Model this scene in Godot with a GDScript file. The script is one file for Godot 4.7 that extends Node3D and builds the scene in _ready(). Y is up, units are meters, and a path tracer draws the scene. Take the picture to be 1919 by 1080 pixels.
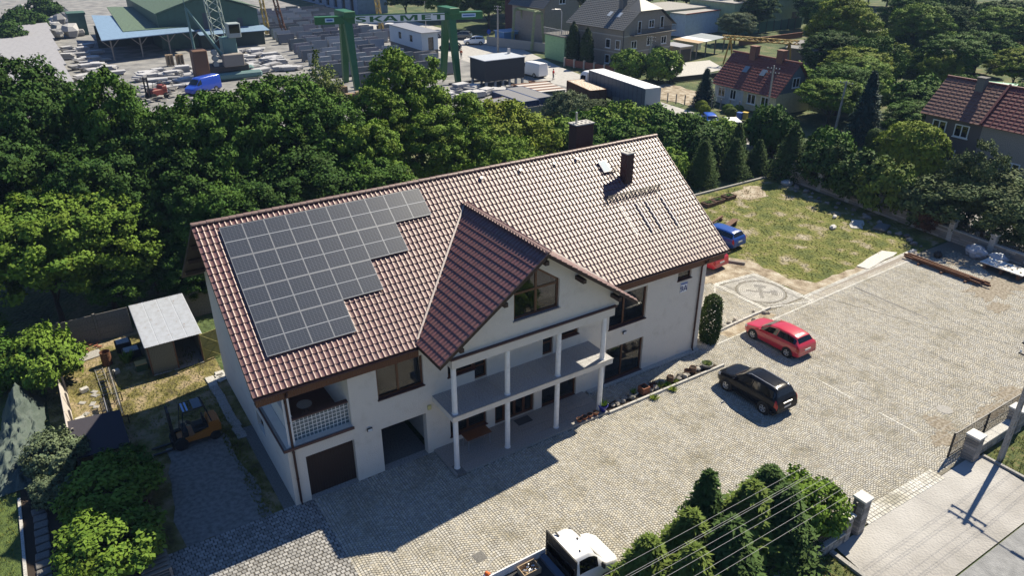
extends Node3D
# A house with a solar roof seen from the air, its cobbled yard, the trees behind and the stone yard beyond.
# x runs along the house front, z towards the viewer, origin at the front left corner of the house; metres.

var rng := RandomNumberGenerator.new()
var M := {}
var taken := {}
const CAM := Vector3(-5.925, 24.406, 27.376)

class MB:
	var v := PackedVector3Array()
	var n := PackedVector3Array()
	var uv := PackedVector2Array()
	var c := PackedColorArray()
	var ix := PackedInt32Array()
	var col := Color(1, 1, 1)
	func quad(a: Vector3, b: Vector3, cc: Vector3, d: Vector3) -> void:   # counter-clockwise seen from outside
		var nn := (b - a).cross(d - a)
		if nn.length_squared() < 1e-14:
			nn = (cc - b).cross(d - b)
		nn = nn.normalized()
		var i := v.size()
		v.append(a); v.append(b); v.append(cc); v.append(d)
		for k in 4:
			n.append(nn); c.append(col)
		uv.append(Vector2(0, 1)); uv.append(Vector2(1, 1)); uv.append(Vector2(1, 0)); uv.append(Vector2(0, 0))
		ix.append(i); ix.append(i + 2); ix.append(i + 1); ix.append(i); ix.append(i + 3); ix.append(i + 2)
	func tri(a: Vector3, b: Vector3, cc: Vector3) -> void:
		var nn := (b - a).cross(cc - a).normalized()
		var i := v.size()
		v.append(a); v.append(b); v.append(cc)
		for k in 3:
			n.append(nn); c.append(col); uv.append(Vector2.ZERO)
		ix.append(i); ix.append(i + 2); ix.append(i + 1)
	func bx(x0: float, y0: float, z0: float, x1: float, y1: float, z1: float, t := Transform3D()) -> void:
		var p := [Vector3(x0, y0, z0), Vector3(x1, y0, z0), Vector3(x1, y1, z0), Vector3(x0, y1, z0), Vector3(x0, y0, z1), Vector3(x1, y0, z1), Vector3(x1, y1, z1), Vector3(x0, y1, z1)]
		for k in 8: p[k] = t * p[k]
		quad(p[4], p[5], p[6], p[7]); quad(p[1], p[0], p[3], p[2]); quad(p[0], p[4], p[7], p[3])
		quad(p[5], p[1], p[2], p[6]); quad(p[7], p[6], p[2], p[3]); quad(p[0], p[1], p[5], p[4])
	func box(at: Vector3, s: Vector3, t := Transform3D()) -> void:
		bx(at.x - s.x / 2, at.y - s.y / 2, at.z - s.z / 2, at.x + s.x / 2, at.y + s.y / 2, at.z + s.z / 2, t)
	func cbox(at: Vector3, s: Vector3, e: float, t := Transform3D()) -> void:   # box with chamfered edges
		var h := s / 2
		var f := func(sx: int, sy: int, sz: int, ax: int) -> Vector3:
			var q := Vector3(sx * h.x, sy * h.y, sz * h.z)
			if ax != 0: q.x -= sx * e
			if ax != 1: q.y -= sy * e
			if ax != 2: q.z -= sz * e
			return t * (at + q)
		for sg in [-1, 1]:
			var o: Array
			o = [[-1, -1], [1, -1], [1, 1], [-1, 1]]
			if sg < 0: o.reverse()
			quad(f.call(o[0][0], o[0][1], sg, 2), f.call(o[1][0], o[1][1], sg, 2), f.call(o[2][0], o[2][1], sg, 2), f.call(o[3][0], o[3][1], sg, 2))
			quad(f.call(sg, o[0][0], o[0][1], 0), f.call(sg, o[1][0], o[1][1], 0), f.call(sg, o[2][0], o[2][1], 0), f.call(sg, o[3][0], o[3][1], 0))
			quad(f.call(o[0][1], sg, o[0][0], 1), f.call(o[1][1], sg, o[1][0], 1), f.call(o[2][1], sg, o[2][0], 1), f.call(o[3][1], sg, o[3][0], 1))
		for a in [-1, 1]:
			for b in [-1, 1]:
				var fl: bool = a * b > 0
				_q(f.call(a, b, -1, 0), f.call(a, b, 1, 0), f.call(a, b, 1, 1), f.call(a, b, -1, 1), fl)
				_q(f.call(-1, a, b, 1), f.call(1, a, b, 1), f.call(1, a, b, 2), f.call(-1, a, b, 2), fl)
				_q(f.call(b, -1, a, 2), f.call(b, 1, a, 2), f.call(b, 1, a, 0), f.call(b, -1, a, 0), fl)
				for cz in [-1, 1]:
					if a * b * cz > 0: tri(f.call(a, b, cz, 0), f.call(a, b, cz, 1), f.call(a, b, cz, 2))
					else: tri(f.call(a, b, cz, 0), f.call(a, b, cz, 2), f.call(a, b, cz, 1))
	func _q(a: Vector3, b: Vector3, cc: Vector3, d: Vector3, flip: bool) -> void:
		if flip: quad(d, cc, b, a)
		else: quad(a, b, cc, d)
	func grid(p: Array, closed := false) -> void:   # rows of points, smooth normals; rows run along i, points along j; outside to the left of i x j
		var rows := p.size()
		var cols: int = p[0].size()
		var base := v.size()
		for i in rows:
			for j in cols:
				var di: Vector3 = p[mini(i + 1, rows - 1)][j] - p[maxi(i - 1, 0)][j]
				var ja := j - 1
				var jb := j + 1
				if closed:
					ja = cols - 2 if j == 0 else j - 1
					jb = 1 if j == cols - 1 else j + 1
				var dj: Vector3 = p[i][mini(jb, cols - 1)] - p[i][maxi(ja, 0)]
				v.append(p[i][j]); n.append(di.cross(dj).normalized()); c.append(col)
				uv.append(Vector2(float(j) / (cols - 1), float(i) / maxi(rows - 1, 1)))
		for i in rows - 1:
			for j in cols - 1:
				var a := base + i * cols + j
				ix.append(a); ix.append(a + 1); ix.append(a + cols); ix.append(a + 1); ix.append(a + cols + 1); ix.append(a + cols)
	func cyl(a: Vector3, b: Vector3, r0: float, r1 := -1.0, seg := 10, caps := true) -> void:
		if r1 < 0: r1 = r0
		var d := (b - a).normalized()
		var s := d.cross(Vector3(0, 0, 1) if absf(d.z) < 0.9 else Vector3(1, 0, 0)).normalized()
		var w := d.cross(s)
		var lo := []; var hi := []
		for k in seg + 1:
			var q := TAU * k / seg
			var o := s * cos(q) + w * sin(q)
			lo.append(a + o * r0); hi.append(b + o * r1)
		grid([hi, lo], true)
		if caps:
			for k in seg:
				tri(b, hi[k], hi[k + 1]); tri(a, lo[k + 1], lo[k])
	func tube(pts: Array, r: float, seg := 6) -> void:
		var rows := []
		for i in pts.size():
			var d: Vector3 = (pts[mini(i + 1, pts.size() - 1)] - pts[maxi(i - 1, 0)]).normalized()
			var s := d.cross(Vector3(0, 1, 0) if absf(d.y) < 0.9 else Vector3(1, 0, 0)).normalized()
			var w := d.cross(s)
			var row := []
			for k in seg + 1: row.append(pts[i] + (s * cos(TAU * k / seg) + w * sin(TAU * k / seg)) * r)
			rows.append(row)
		rows.reverse()
		grid(rows, true)
	func lathe(prof: Array, seg := 14, at := Vector3.ZERO) -> void:   # Vector2(r, y) from the bottom outside upwards
		var rows := []
		for q in prof:
			var row := []
			for k in seg + 1: row.append(at + Vector3(q.x * cos(TAU * k / seg), q.y, -q.x * sin(TAU * k / seg)))
			rows.append(row)
		rows.reverse()
		grid(rows, true)
	func prism(poly: Array, z0: float, z1: float, t := Transform3D()) -> void:   # Vector2 outline, counter-clockwise, z1 the outer side
		var pk := PackedVector2Array(poly)
		var area := 0.0
		for k in pk.size(): area += pk[k].cross(pk[(k + 1) % pk.size()])
		if area < 0: pk.reverse()
		var f := Geometry2D.triangulate_polygon(pk)
		for k in range(0, f.size(), 3):
			var a := pk[f[k]]; var b := pk[f[k + 1]]; var d := pk[f[k + 2]]
			if (b - a).cross(d - a) < 0:
				var q := b
				b = d; d = q
			tri(t * Vector3(a.x, a.y, z1), t * Vector3(b.x, b.y, z1), t * Vector3(d.x, d.y, z1))
			tri(t * Vector3(a.x, a.y, z0), t * Vector3(d.x, d.y, z0), t * Vector3(b.x, b.y, z0))
		for k in pk.size():
			var a := pk[k]; var b := pk[(k + 1) % pk.size()]
			quad(t * Vector3(a.x, a.y, z0), t * Vector3(b.x, b.y, z0), t * Vector3(b.x, b.y, z1), t * Vector3(a.x, a.y, z1))
	func blob(at: Vector3, s: Vector3, rnd: RandomNumberGenerator, rough := 0.18, seg := 7, rings := 5, flat := 0.0) -> void:   # a lumpy stone
		var rows := []
		for i in rings + 1:
			var row := []
			var a := PI * i / rings
			for j in seg:
				var q := TAU * j / seg
				var k := 1.0 + rnd.randf_range(-rough, rough)
				if i == 0 or i == rings: k = 1.0
				var y := cos(a) * k
				if flat > 0: y = clampf(y, -flat, flat)
				row.append(at + Vector3(sin(a) * cos(q) * k * s.x, y * s.y, -sin(a) * sin(q) * k * s.z))
			row.append(row[0])
			rows.append(row)
		for i in rings:
			for j in seg:
				if i == 0: tri(rows[1][j], rows[1][j + 1], rows[0][0])
				elif i == rings - 1: tri(rows[i][j], rows[rings][0], rows[i][j + 1])
				else: quad(rows[i + 1][j], rows[i + 1][j + 1], rows[i][j + 1], rows[i][j])
	func wall(x0: float, x1: float, y0: float, y1: float, z0: float, z1: float, holes: Array, t := Transform3D()) -> void:   # a slab in x and y, z1 the outside, with holes [x0, y0, x1, y1]
		var xs := [x0, x1]; var ys := [y0, y1]
		for h in holes:
			for q in [h[0], h[2]]:
				if q > x0 and q < x1 and not q in xs: xs.append(q)
			for q in [h[1], h[3]]:
				if q > y0 and q < y1 and not q in ys: ys.append(q)
		xs.sort(); ys.sort()
		var solid := func(i: int, j: int) -> bool:
			if i < 0 or j < 0 or i >= xs.size() - 1 or j >= ys.size() - 1: return false
			var mx: float = (xs[i] + xs[i + 1]) / 2; var my: float = (ys[j] + ys[j + 1]) / 2
			for h in holes:
				if mx > h[0] and mx < h[2] and my > h[1] and my < h[3]: return false
			return true
		for i in xs.size() - 1:
			for j in ys.size() - 1:
				if not solid.call(i, j): continue
				var a: float = xs[i]; var b: float = xs[i + 1]; var d: float = ys[j]; var e: float = ys[j + 1]
				quad(t * Vector3(a, d, z1), t * Vector3(b, d, z1), t * Vector3(b, e, z1), t * Vector3(a, e, z1))
				quad(t * Vector3(b, d, z0), t * Vector3(a, d, z0), t * Vector3(a, e, z0), t * Vector3(b, e, z0))
				if not solid.call(i - 1, j): quad(t * Vector3(a, d, z0), t * Vector3(a, d, z1), t * Vector3(a, e, z1), t * Vector3(a, e, z0))
				if not solid.call(i + 1, j): quad(t * Vector3(b, d, z1), t * Vector3(b, d, z0), t * Vector3(b, e, z0), t * Vector3(b, e, z1))
				if not solid.call(i, j - 1): quad(t * Vector3(a, d, z0), t * Vector3(b, d, z0), t * Vector3(b, d, z1), t * Vector3(a, d, z1))
				if not solid.call(i, j + 1): quad(t * Vector3(a, e, z1), t * Vector3(b, e, z1), t * Vector3(b, e, z0), t * Vector3(a, e, z0))
	func mesh() -> ArrayMesh:
		var arr := []
		arr.resize(Mesh.ARRAY_MAX)
		arr[Mesh.ARRAY_VERTEX] = v; arr[Mesh.ARRAY_NORMAL] = n; arr[Mesh.ARRAY_TEX_UV] = uv; arr[Mesh.ARRAY_COLOR] = c; arr[Mesh.ARRAY_INDEX] = ix
		var m := ArrayMesh.new()
		m.add_surface_from_arrays(Mesh.PRIMITIVE_TRIANGLES, arr)
		return m

func numbered(called: String) -> String:
	taken[called] = taken.get(called, -1) + 1
	return called if taken[called] == 0 else "%s_%03d" % [called, taken[called]]

func tag(o: Node, label: String, category: String, group := "") -> Node:
	o.set_meta("label", label); o.set_meta("category", category)
	if group: o.set_meta("group", group)
	return o

func thing(called: String, label: String, category: String, at := Vector3.ZERO, turn := 0.0, group := "") -> Node3D:
	var o := Node3D.new()
	o.name = numbered(called)
	add_child(o)
	o.position = at; o.rotation.y = turn
	tag(o, label, category, group)
	return o

func part(parent: Node, called: String, shape, m: Material) -> MeshInstance3D:   # shape: an MB or a Mesh
	var o := MeshInstance3D.new()
	o.name = called
	o.mesh = shape.mesh() if shape is MB else shape
	o.material_override = m
	parent.add_child(o, true)
	return o

func solo(called: String, shape, m: Material, label: String, category: String, at := Vector3.ZERO, turn := 0.0, group := "") -> MeshInstance3D:
	var o := MeshInstance3D.new()
	o.name = numbered(called)
	o.mesh = shape.mesh() if shape is MB else shape
	o.material_override = m
	add_child(o)
	o.position = at; o.rotation.y = turn
	tag(o, label, category, group)
	return o

func struct(called: String, shape, m: Material) -> MeshInstance3D:
	var o := MeshInstance3D.new()
	o.name = numbered(called)
	o.mesh = shape.mesh() if shape is MB else shape
	o.material_override = m
	o.set_meta("kind", "structure")
	add_child(o)
	return o

func copy(o: Node3D, at: Vector3, turn := 0.0, label := "", group := "") -> Node3D:
	var r: Node3D = o.duplicate()
	r.name = numbered(String(o.name).rstrip("0123456789").rstrip("_"))
	add_child(r)
	r.position = at; r.rotation.y = turn
	if label: r.set_meta("label", label)
	if group: r.set_meta("group", group)
	return r

func scatter(parent: Node, called: String, mesh: Mesh, m: Material, ts: Array, cols := []) -> MultiMeshInstance3D:
	var mm := MultiMesh.new()
	mm.transform_format = MultiMesh.TRANSFORM_3D
	mm.use_colors = cols.size() > 0
	mm.mesh = mesh
	mm.instance_count = ts.size()
	for k in ts.size():
		mm.set_instance_transform(k, ts[k])
		if cols.size() > 0: mm.set_instance_color(k, cols[k])
	var o := MultiMeshInstance3D.new()
	o.name = called if parent != self else numbered(called)
	o.multimesh = mm
	o.material_override = m
	o.set_meta("kind", "stuff")
	parent.add_child(o, true)
	return o

func sheet(poly: Array, y: float) -> MB:   # Vector2(x, z) outline lying flat
	var b := MB.new()
	var pk := PackedVector2Array(poly)
	var f := Geometry2D.triangulate_polygon(pk)
	for k in range(0, f.size(), 3):
		var p := pk[f[k]]; var q := pk[f[k + 1]]; var r := pk[f[k + 2]]
		if (q - p).cross(r - p) > 0:
			var s := q
			q = r; r = s
		b.tri(Vector3(p.x, y, p.y), Vector3(q.x, y, q.y), Vector3(r.x, y, r.y))
	return b

func rect(x0: float, z0: float, x1: float, z1: float) -> Array:
	return [Vector2(x0, z0), Vector2(x1, z0), Vector2(x1, z1), Vector2(x0, z1)]

func ragged(poly: Array, step: float, amp: float) -> Array:   # an outline with an uneven edge
	var out := []
	for k in poly.size():
		var a: Vector2 = poly[k]; var b: Vector2 = poly[(k + 1) % poly.size()]
		var m := maxi(1, int(a.distance_to(b) / step))
		for i in m: out.append(a.lerp(b, float(i) / m) + Vector2(rng.randf_range(-amp, amp), rng.randf_range(-amp, amp)))
	return out

func L(r: float, g: float, b: float) -> Color:   # linear base colour
	return Color(r, g, b).linear_to_srgb()

func noise_tex(freq: float, ramp: Array, seed_ := 1, size := 512, octaves := 5, kind := FastNoiseLite.TYPE_SIMPLEX_SMOOTH, gain := 0.55) -> NoiseTexture2D:   # ramp: [offset, linear colour] pairs
	var f := FastNoiseLite.new()
	f.seed = seed_; f.frequency = freq; f.noise_type = kind
	f.fractal_octaves = octaves; f.fractal_gain = gain
	var t := NoiseTexture2D.new()
	t.width = size; t.height = size; t.seamless = true; t.noise = f
	if ramp.size():
		var g := Gradient.new()
		var off := PackedFloat32Array(); var cs := PackedColorArray()
		for k in ramp:
			off.append(k[0]); cs.append(L(k[1][0], k[1][1], k[1][2]))
		g.offsets = off; g.colors = cs
		t.color_ramp = g
	return t

func bump_tex(freq: float, strength: float, seed_ := 5, size := 512, octaves := 4) -> NoiseTexture2D:
	var t := noise_tex(freq, [], seed_, size, octaves)
	t.as_normal_map = true
	t.bump_strength = strength
	return t

func mat(col: Color, rough := 0.8, tex: Texture2D = null, scale := 1.0, bump: Texture2D = null, bscale := 1.0, metal := 0.0) -> StandardMaterial3D:
	var m := StandardMaterial3D.new()
	m.albedo_color = col
	m.roughness = rough
	m.metallic = metal
	if tex or bump:
		m.uv1_triplanar = true
		m.uv1_world_triplanar = true
		m.uv1_scale = Vector3.ONE * scale
	if tex: m.albedo_texture = tex
	if bump:
		m.normal_enabled = true
		m.normal_texture = bump
		m.normal_scale = bscale
	return m

func vcol(m: StandardMaterial3D) -> StandardMaterial3D:
	m.vertex_color_use_as_albedo = true
	return m

func text_mesh(s: String, height: float, depth := 0.01) -> TextMesh:
	var t := TextMesh.new()
	t.text = s
	var f := SystemFont.new()
	f.font_names = PackedStringArray(["Droid Sans"])
	f.font_weight = 700
	t.font = f
	t.font_size = 64
	t.pixel_size = height / 46.0
	t.depth = depth
	return t

func ordinal(k: int) -> String:
	return ["first", "second", "third", "fourth", "fifth", "sixth", "seventh", "eighth", "ninth", "tenth"][k]

func _ready() -> void:
	rng.seed = 20240517
	var cam := Camera3D.new()
	cam.name = "camera"
	cam.fov = rad_to_deg(2.0 * atan(540.0 / 1403.0))
	cam.far = 2000.0
	cam.near = 0.5
	add_child(cam)
	cam.position = CAM
	cam.rotation = Vector3(-0.467, -0.574, 0)
	var env := Environment.new()
	env.background_mode = Environment.BG_SKY
	var sm := ProceduralSkyMaterial.new()
	sm.sky_top_color = Color(0.28, 0.43, 0.66)
	sm.sky_horizon_color = Color(0.67, 0.76, 0.86)
	sm.sky_curve = 0.15
	sm.ground_bottom_color = Color(0.20, 0.22, 0.18)
	sm.ground_horizon_color = Color(0.45, 0.52, 0.58)
	sm.sun_angle_max = 4.0
	var sky := Sky.new()
	sky.sky_material = sm
	env.sky = sky
	env.background_energy_multiplier = 0.58
	env.tonemap_mode = Environment.TONE_MAPPER_LINEAR
	env.tonemap_exposure = 1.8
	env.sdfgi_enabled = true
	env.ssao_enabled = true
	env.ssil_enabled = true
	env.fog_enabled = true
	env.fog_density = 0.0002
	env.fog_light_color = Color(0.62, 0.74, 0.92)
	var we := WorldEnvironment.new()
	we.name = "environment"
	we.environment = env
	add_child(we)
	var sun := DirectionalLight3D.new()
	sun.name = "sun"
	sun.light_energy = 1.6
	sun.light_color = Color(1.0, 0.955, 0.865)
	sun.light_angular_distance = 0.55
	sun.shadow_enabled = true
	add_child(sun)
	sun.look_at_from_position(Vector3(0.87, 1.0, -0.21) * 100.0, Vector3.ZERO)
	materials()
	build_ground()
	build_house()
	build_solar()
	build_vegetation()
	build_yard()
	build_garden()
	build_street()
	build_stone_yard()
	build_neighbours()

func materials() -> void:
	var grime := noise_tex(0.012, [[0.0, [0.72, 0.72, 0.72]], [0.45, [0.93, 0.93, 0.93]], [1.0, [1.0, 1.0, 1.0]]], 3)
	var coarse := noise_tex(0.03, [[0.1, [0.55, 0.55, 0.55]], [0.5, [0.85, 0.85, 0.85]], [0.9, [1.0, 1.0, 1.0]]], 8)
	var fine := bump_tex(0.18, 3.0)
	var med := bump_tex(0.05, 4.0, 9)
	M.grime = grime; M.coarse = coarse; M.fine = fine; M.med = med
	M.plaster = mat(L(0.67, 0.62, 0.545), 0.9, noise_tex(0.012, [[0.0, [0.88, 0.87, 0.85]], [0.4, [0.98, 0.98, 0.98]], [1.0, [1, 1, 1]]], 4), 0.16, fine, 0.5)
	M.plaster_in = mat(L(0.55, 0.53, 0.5), 0.9, grime, 0.3)
	M.white = mat(L(0.78, 0.78, 0.77), 0.6, grime, 0.4)
	M.whitegloss = mat(L(0.78, 0.78, 0.78), 0.3)
	M.concrete = mat(L(0.36, 0.35, 0.33), 0.9, coarse, 0.6, fine, 0.6)
	M.concrete_light = mat(L(0.5, 0.49, 0.46), 0.9, coarse, 0.5, fine, 0.5)
	M.concrete_dark = mat(L(0.17, 0.165, 0.155), 0.92, coarse, 0.6, fine, 0.6)
	M.coping = mat(L(0.09, 0.04, 0.035), 0.6, grime, 0.5)
	M.porch_floor = mat(L(0.33, 0.31, 0.29), 0.55, coarse, 0.8)
	M.slab_top = mat(L(0.40, 0.40, 0.40), 0.5, coarse, 0.7)
	M.tile = mat(L(1, 1, 1), 0.46, noise_tex(0.04, [[0.1, [0.78, 0.76, 0.76]], [0.6, [1, 1, 1]]], 12), 0.35)
	M.tile.vertex_color_use_as_albedo = true
	M.tile.metallic_specular = 0.6
	M.tile.clearcoat_enabled = true
	M.tile.clearcoat = 0.8
	M.tile.clearcoat_roughness = 0.5
	M.tile_plain = mat(L(0.135, 0.052, 0.042), 0.4, coarse, 0.7)
	M.ridge = mat(L(0.20, 0.13, 0.115), 0.5, coarse, 0.9)
	M.deck = mat(L(0.03, 0.018, 0.014), 0.8)
	M.wood = mat(L(0.145, 0.052, 0.02), 0.55, coarse, 1.4)
	M.wood_dark = mat(L(0.045, 0.021, 0.013), 0.6, coarse, 1.4)
	M.frame = mat(L(0.115, 0.042, 0.016), 0.35, coarse, 1.0)
	M.garage = mat(L(0.035, 0.017, 0.012), 0.5, coarse, 1.2)
	M.metal_brown = mat(L(0.05, 0.022, 0.018), 0.35, null, 1.0, null, 1.0, 0.3)
	M.zinc = mat(L(0.5, 0.5, 0.52), 0.4, coarse, 0.8, null, 1.0, 0.6)
	M.steel_dark = mat(L(0.03, 0.03, 0.034), 0.45, null, 1.0, null, 1.0, 0.4)
	M.black = mat(L(0.012, 0.012, 0.013), 0.6)
	M.rubber = mat(L(0.014, 0.014, 0.015), 0.85)
	M.alu = mat(L(0.62, 0.63, 0.65), 0.3, null, 1.0, null, 1.0, 0.8)
	M.glass = StandardMaterial3D.new()
	M.glass.albedo_color = Color(0.06, 0.08, 0.09, 0.55)
	M.glass.transparency = BaseMaterial3D.TRANSPARENCY_ALPHA
	M.glass.roughness = 0.03
	M.glass.metallic_specular = 0.6
	M.carglass = mat(L(0.006, 0.007, 0.008), 0.05)
	M.carglass.metallic_specular = 0.6
	M.glassblock = mat(L(0.10, 0.14, 0.16), 0.1)
	M.curtain = mat(L(0.32, 0.33, 0.34), 0.9)
	M.terracotta = mat(L(0.30, 0.11, 0.055), 0.8, coarse, 2.0)
	M.soil = mat(L(0.035, 0.024, 0.016), 1.0, coarse, 2.0)
	M.stone = vcol(mat(L(1, 1, 1), 0.9, coarse, 1.6, med, 0.5))
	M.rust = mat(L(1, 1, 1), 0.85, noise_tex(0.03, [[0.2, [0.035, 0.016, 0.01]], [0.5, [0.14, 0.055, 0.025]], [0.8, [0.24, 0.12, 0.06]]], 21), 0.9)
	M.rotwood = mat(L(1, 1, 1), 0.85, noise_tex(0.03, [[0.2, [0.06, 0.03, 0.018]], [0.6, [0.17, 0.085, 0.05]], [0.9, [0.28, 0.2, 0.14]]], 22), 1.1)
	M.greywood = mat(L(0.30, 0.27, 0.24), 0.9, coarse, 1.4)
	M.palewood = mat(L(0.46, 0.34, 0.21), 0.85, coarse, 1.4)
	M.bark = mat(L(0.075, 0.055, 0.04), 0.95, coarse, 1.5, med, 0.7)
	M.granite = vcol(mat(L(1, 1, 1), 0.6, coarse, 0.7))
	M.red_paint = mat(L(0.46, 0.022, 0.04), 0.28)
	M.red_paint.clearcoat_enabled = true
	M.red_paint.clearcoat = 1.0
	M.red_paint.clearcoat_roughness = 0.05
	M.black_paint = mat(L(0.008, 0.009, 0.012), 0.25)
	M.black_paint.clearcoat_enabled = true
	M.black_paint.clearcoat = 0.25
	M.black_paint.metallic_specular = 0.22
	M.black_paint.clearcoat_roughness = 0.05
	M.tail = mat(L(0.35, 0.012, 0.014), 0.15)
	M.lamp = mat(L(0.6, 0.62, 0.64), 0.1)
	M.plate = mat(L(0.5, 0.5, 0.49), 0.6)
	M.tarp = mat(L(0.075, 0.105, 0.09), 0.75, coarse, 0.8, bump_tex(0.012, 9.0, 31), 1.0)
	M.tin = mat(L(1, 1, 1), 0.45, noise_tex(0.012, [[0.06, [0.24, 0.13, 0.08]], [0.13, [0.40, 0.42, 0.45]], [0.5, [0.44, 0.47, 0.52]], [0.9, [0.48, 0.51, 0.56]]], 23), 0.35, null, 1.0, 0.35)
	M.shed_wall = mat(L(0.20, 0.20, 0.16), 0.6, coarse, 0.8, null, 1.0, 0.2)
	M.wire = mat(L(0.3, 0.3, 0.3), 0.5)
	M.panel_frame = mat(L(0.27, 0.28, 0.30), 0.5, null, 1.0, null, 1.0, 0.5)
	M.film = mat(L(0.42, 0.47, 0.54), 0.25, coarse, 1.3, bump_tex(0.02, 9.0, 33), 1.0)

func paint(r: float, g: float, b: float, rough := 0.3) -> StandardMaterial3D:
	var m := mat(L(r, g, b), rough)
	m.clearcoat_enabled = true
	m.clearcoat = 0.8
	m.clearcoat_roughness = 0.06
	return m

const ROOF_S := 0.7597      # rise per metre of the main roof
const EAVE_Y := 6.666
const EAVE_Z := 0.5
const RIDGE_Y := 11.885
const RIDGE_Z := -6.37
const DORM_S := 0.706
const DORM_X := 12.0
const DORM_Y := 10.75
const DORM_Z := 2.66

func tile_mesh(w: float, len: float) -> ArrayMesh:   # one roof tile: x across, -z up the slope, y off the roof; lower edge at z = 0
	var b := MB.new()
	var prof := [Vector2(0, 0.002), Vector2(w * 0.10, 0.002), Vector2(w * 0.46, 0.004), Vector2(w * 0.54, 0.022), Vector2(w * 0.66, 0.046), Vector2(w * 0.78, 0.052), Vector2(w * 0.9, 0.040), Vector2(w * 1.0, 0.010)]
	var lift := 0.044
	var lo := []; var hi := []; var un := []
	for q in prof:
		lo.append(Vector3(q.x, q.y + lift, 0)); hi.append(Vector3(q.x, q.y + 0.002, -len * 1.04)); un.append(Vector3(q.x, q.y - 0.004, 0))
	b.grid([hi, lo])
	for k in prof.size() - 1:
		b.quad(un[k], un[k + 1], lo[k + 1], lo[k])
	b.quad(lo[7], Vector3(w, 0, 0), Vector3(w, 0, -len), hi[7])
	b.quad(Vector3(0, 0, 0), lo[0], hi[0], Vector3(0, 0, -len))
	return b.mesh()

func window_unit(parent: Node, x0: float, y0: float, x1: float, y1: float, z: float, mull: Array, trans := [], sill := true, called := "window", t := Transform3D(), fm: Material = null, sm: Material = null, fw := 0.09) -> MeshInstance3D:
	var b := MB.new()
	if fm == null: fm = M.frame
	b.bx(x0, y0, z - 0.05, x0 + fw, y1, z + 0.04, t); b.bx(x1 - fw, y0, z - 0.05, x1, y1, z + 0.04, t)
	b.bx(x0 + fw, y0, z - 0.05, x1 - fw, y0 + fw, z + 0.035, t); b.bx(x0 + fw, y1 - fw, z - 0.05, x1 - fw, y1, z + 0.035, t)
	for q in mull: b.bx(q - fw * 0.6, y0 + fw, z - 0.04, q + fw * 0.6, y1 - fw, z + 0.03, t)
	for q in trans: b.bx(x0 + fw, q - fw * 0.5, z - 0.035, x1 - fw, q + fw * 0.5, z + 0.025, t)
	var w := part(parent, called, b, fm)
	w.set_meta("label", "")
	w.remove_meta("label")
	var xs := [x0 + fw]
	xs.append_array(mull); xs.append(x1 - fw)
	for k in xs.size() - 1:
		var g := MB.new()
		g.bx(xs[k], y0 + fw, z - 0.012, xs[k + 1], y1 - fw, z, t)
		part(w, "pane", g, M.glass)
	if sill:
		var s := MB.new()
		s.bx(x0 - 0.04, y0 - 0.05, z - 0.02, x1 + 0.04, y0 + 0.004, 0.07, t)
		part(w, "sill", s, sm if sm else M.coping)
	return w

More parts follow.
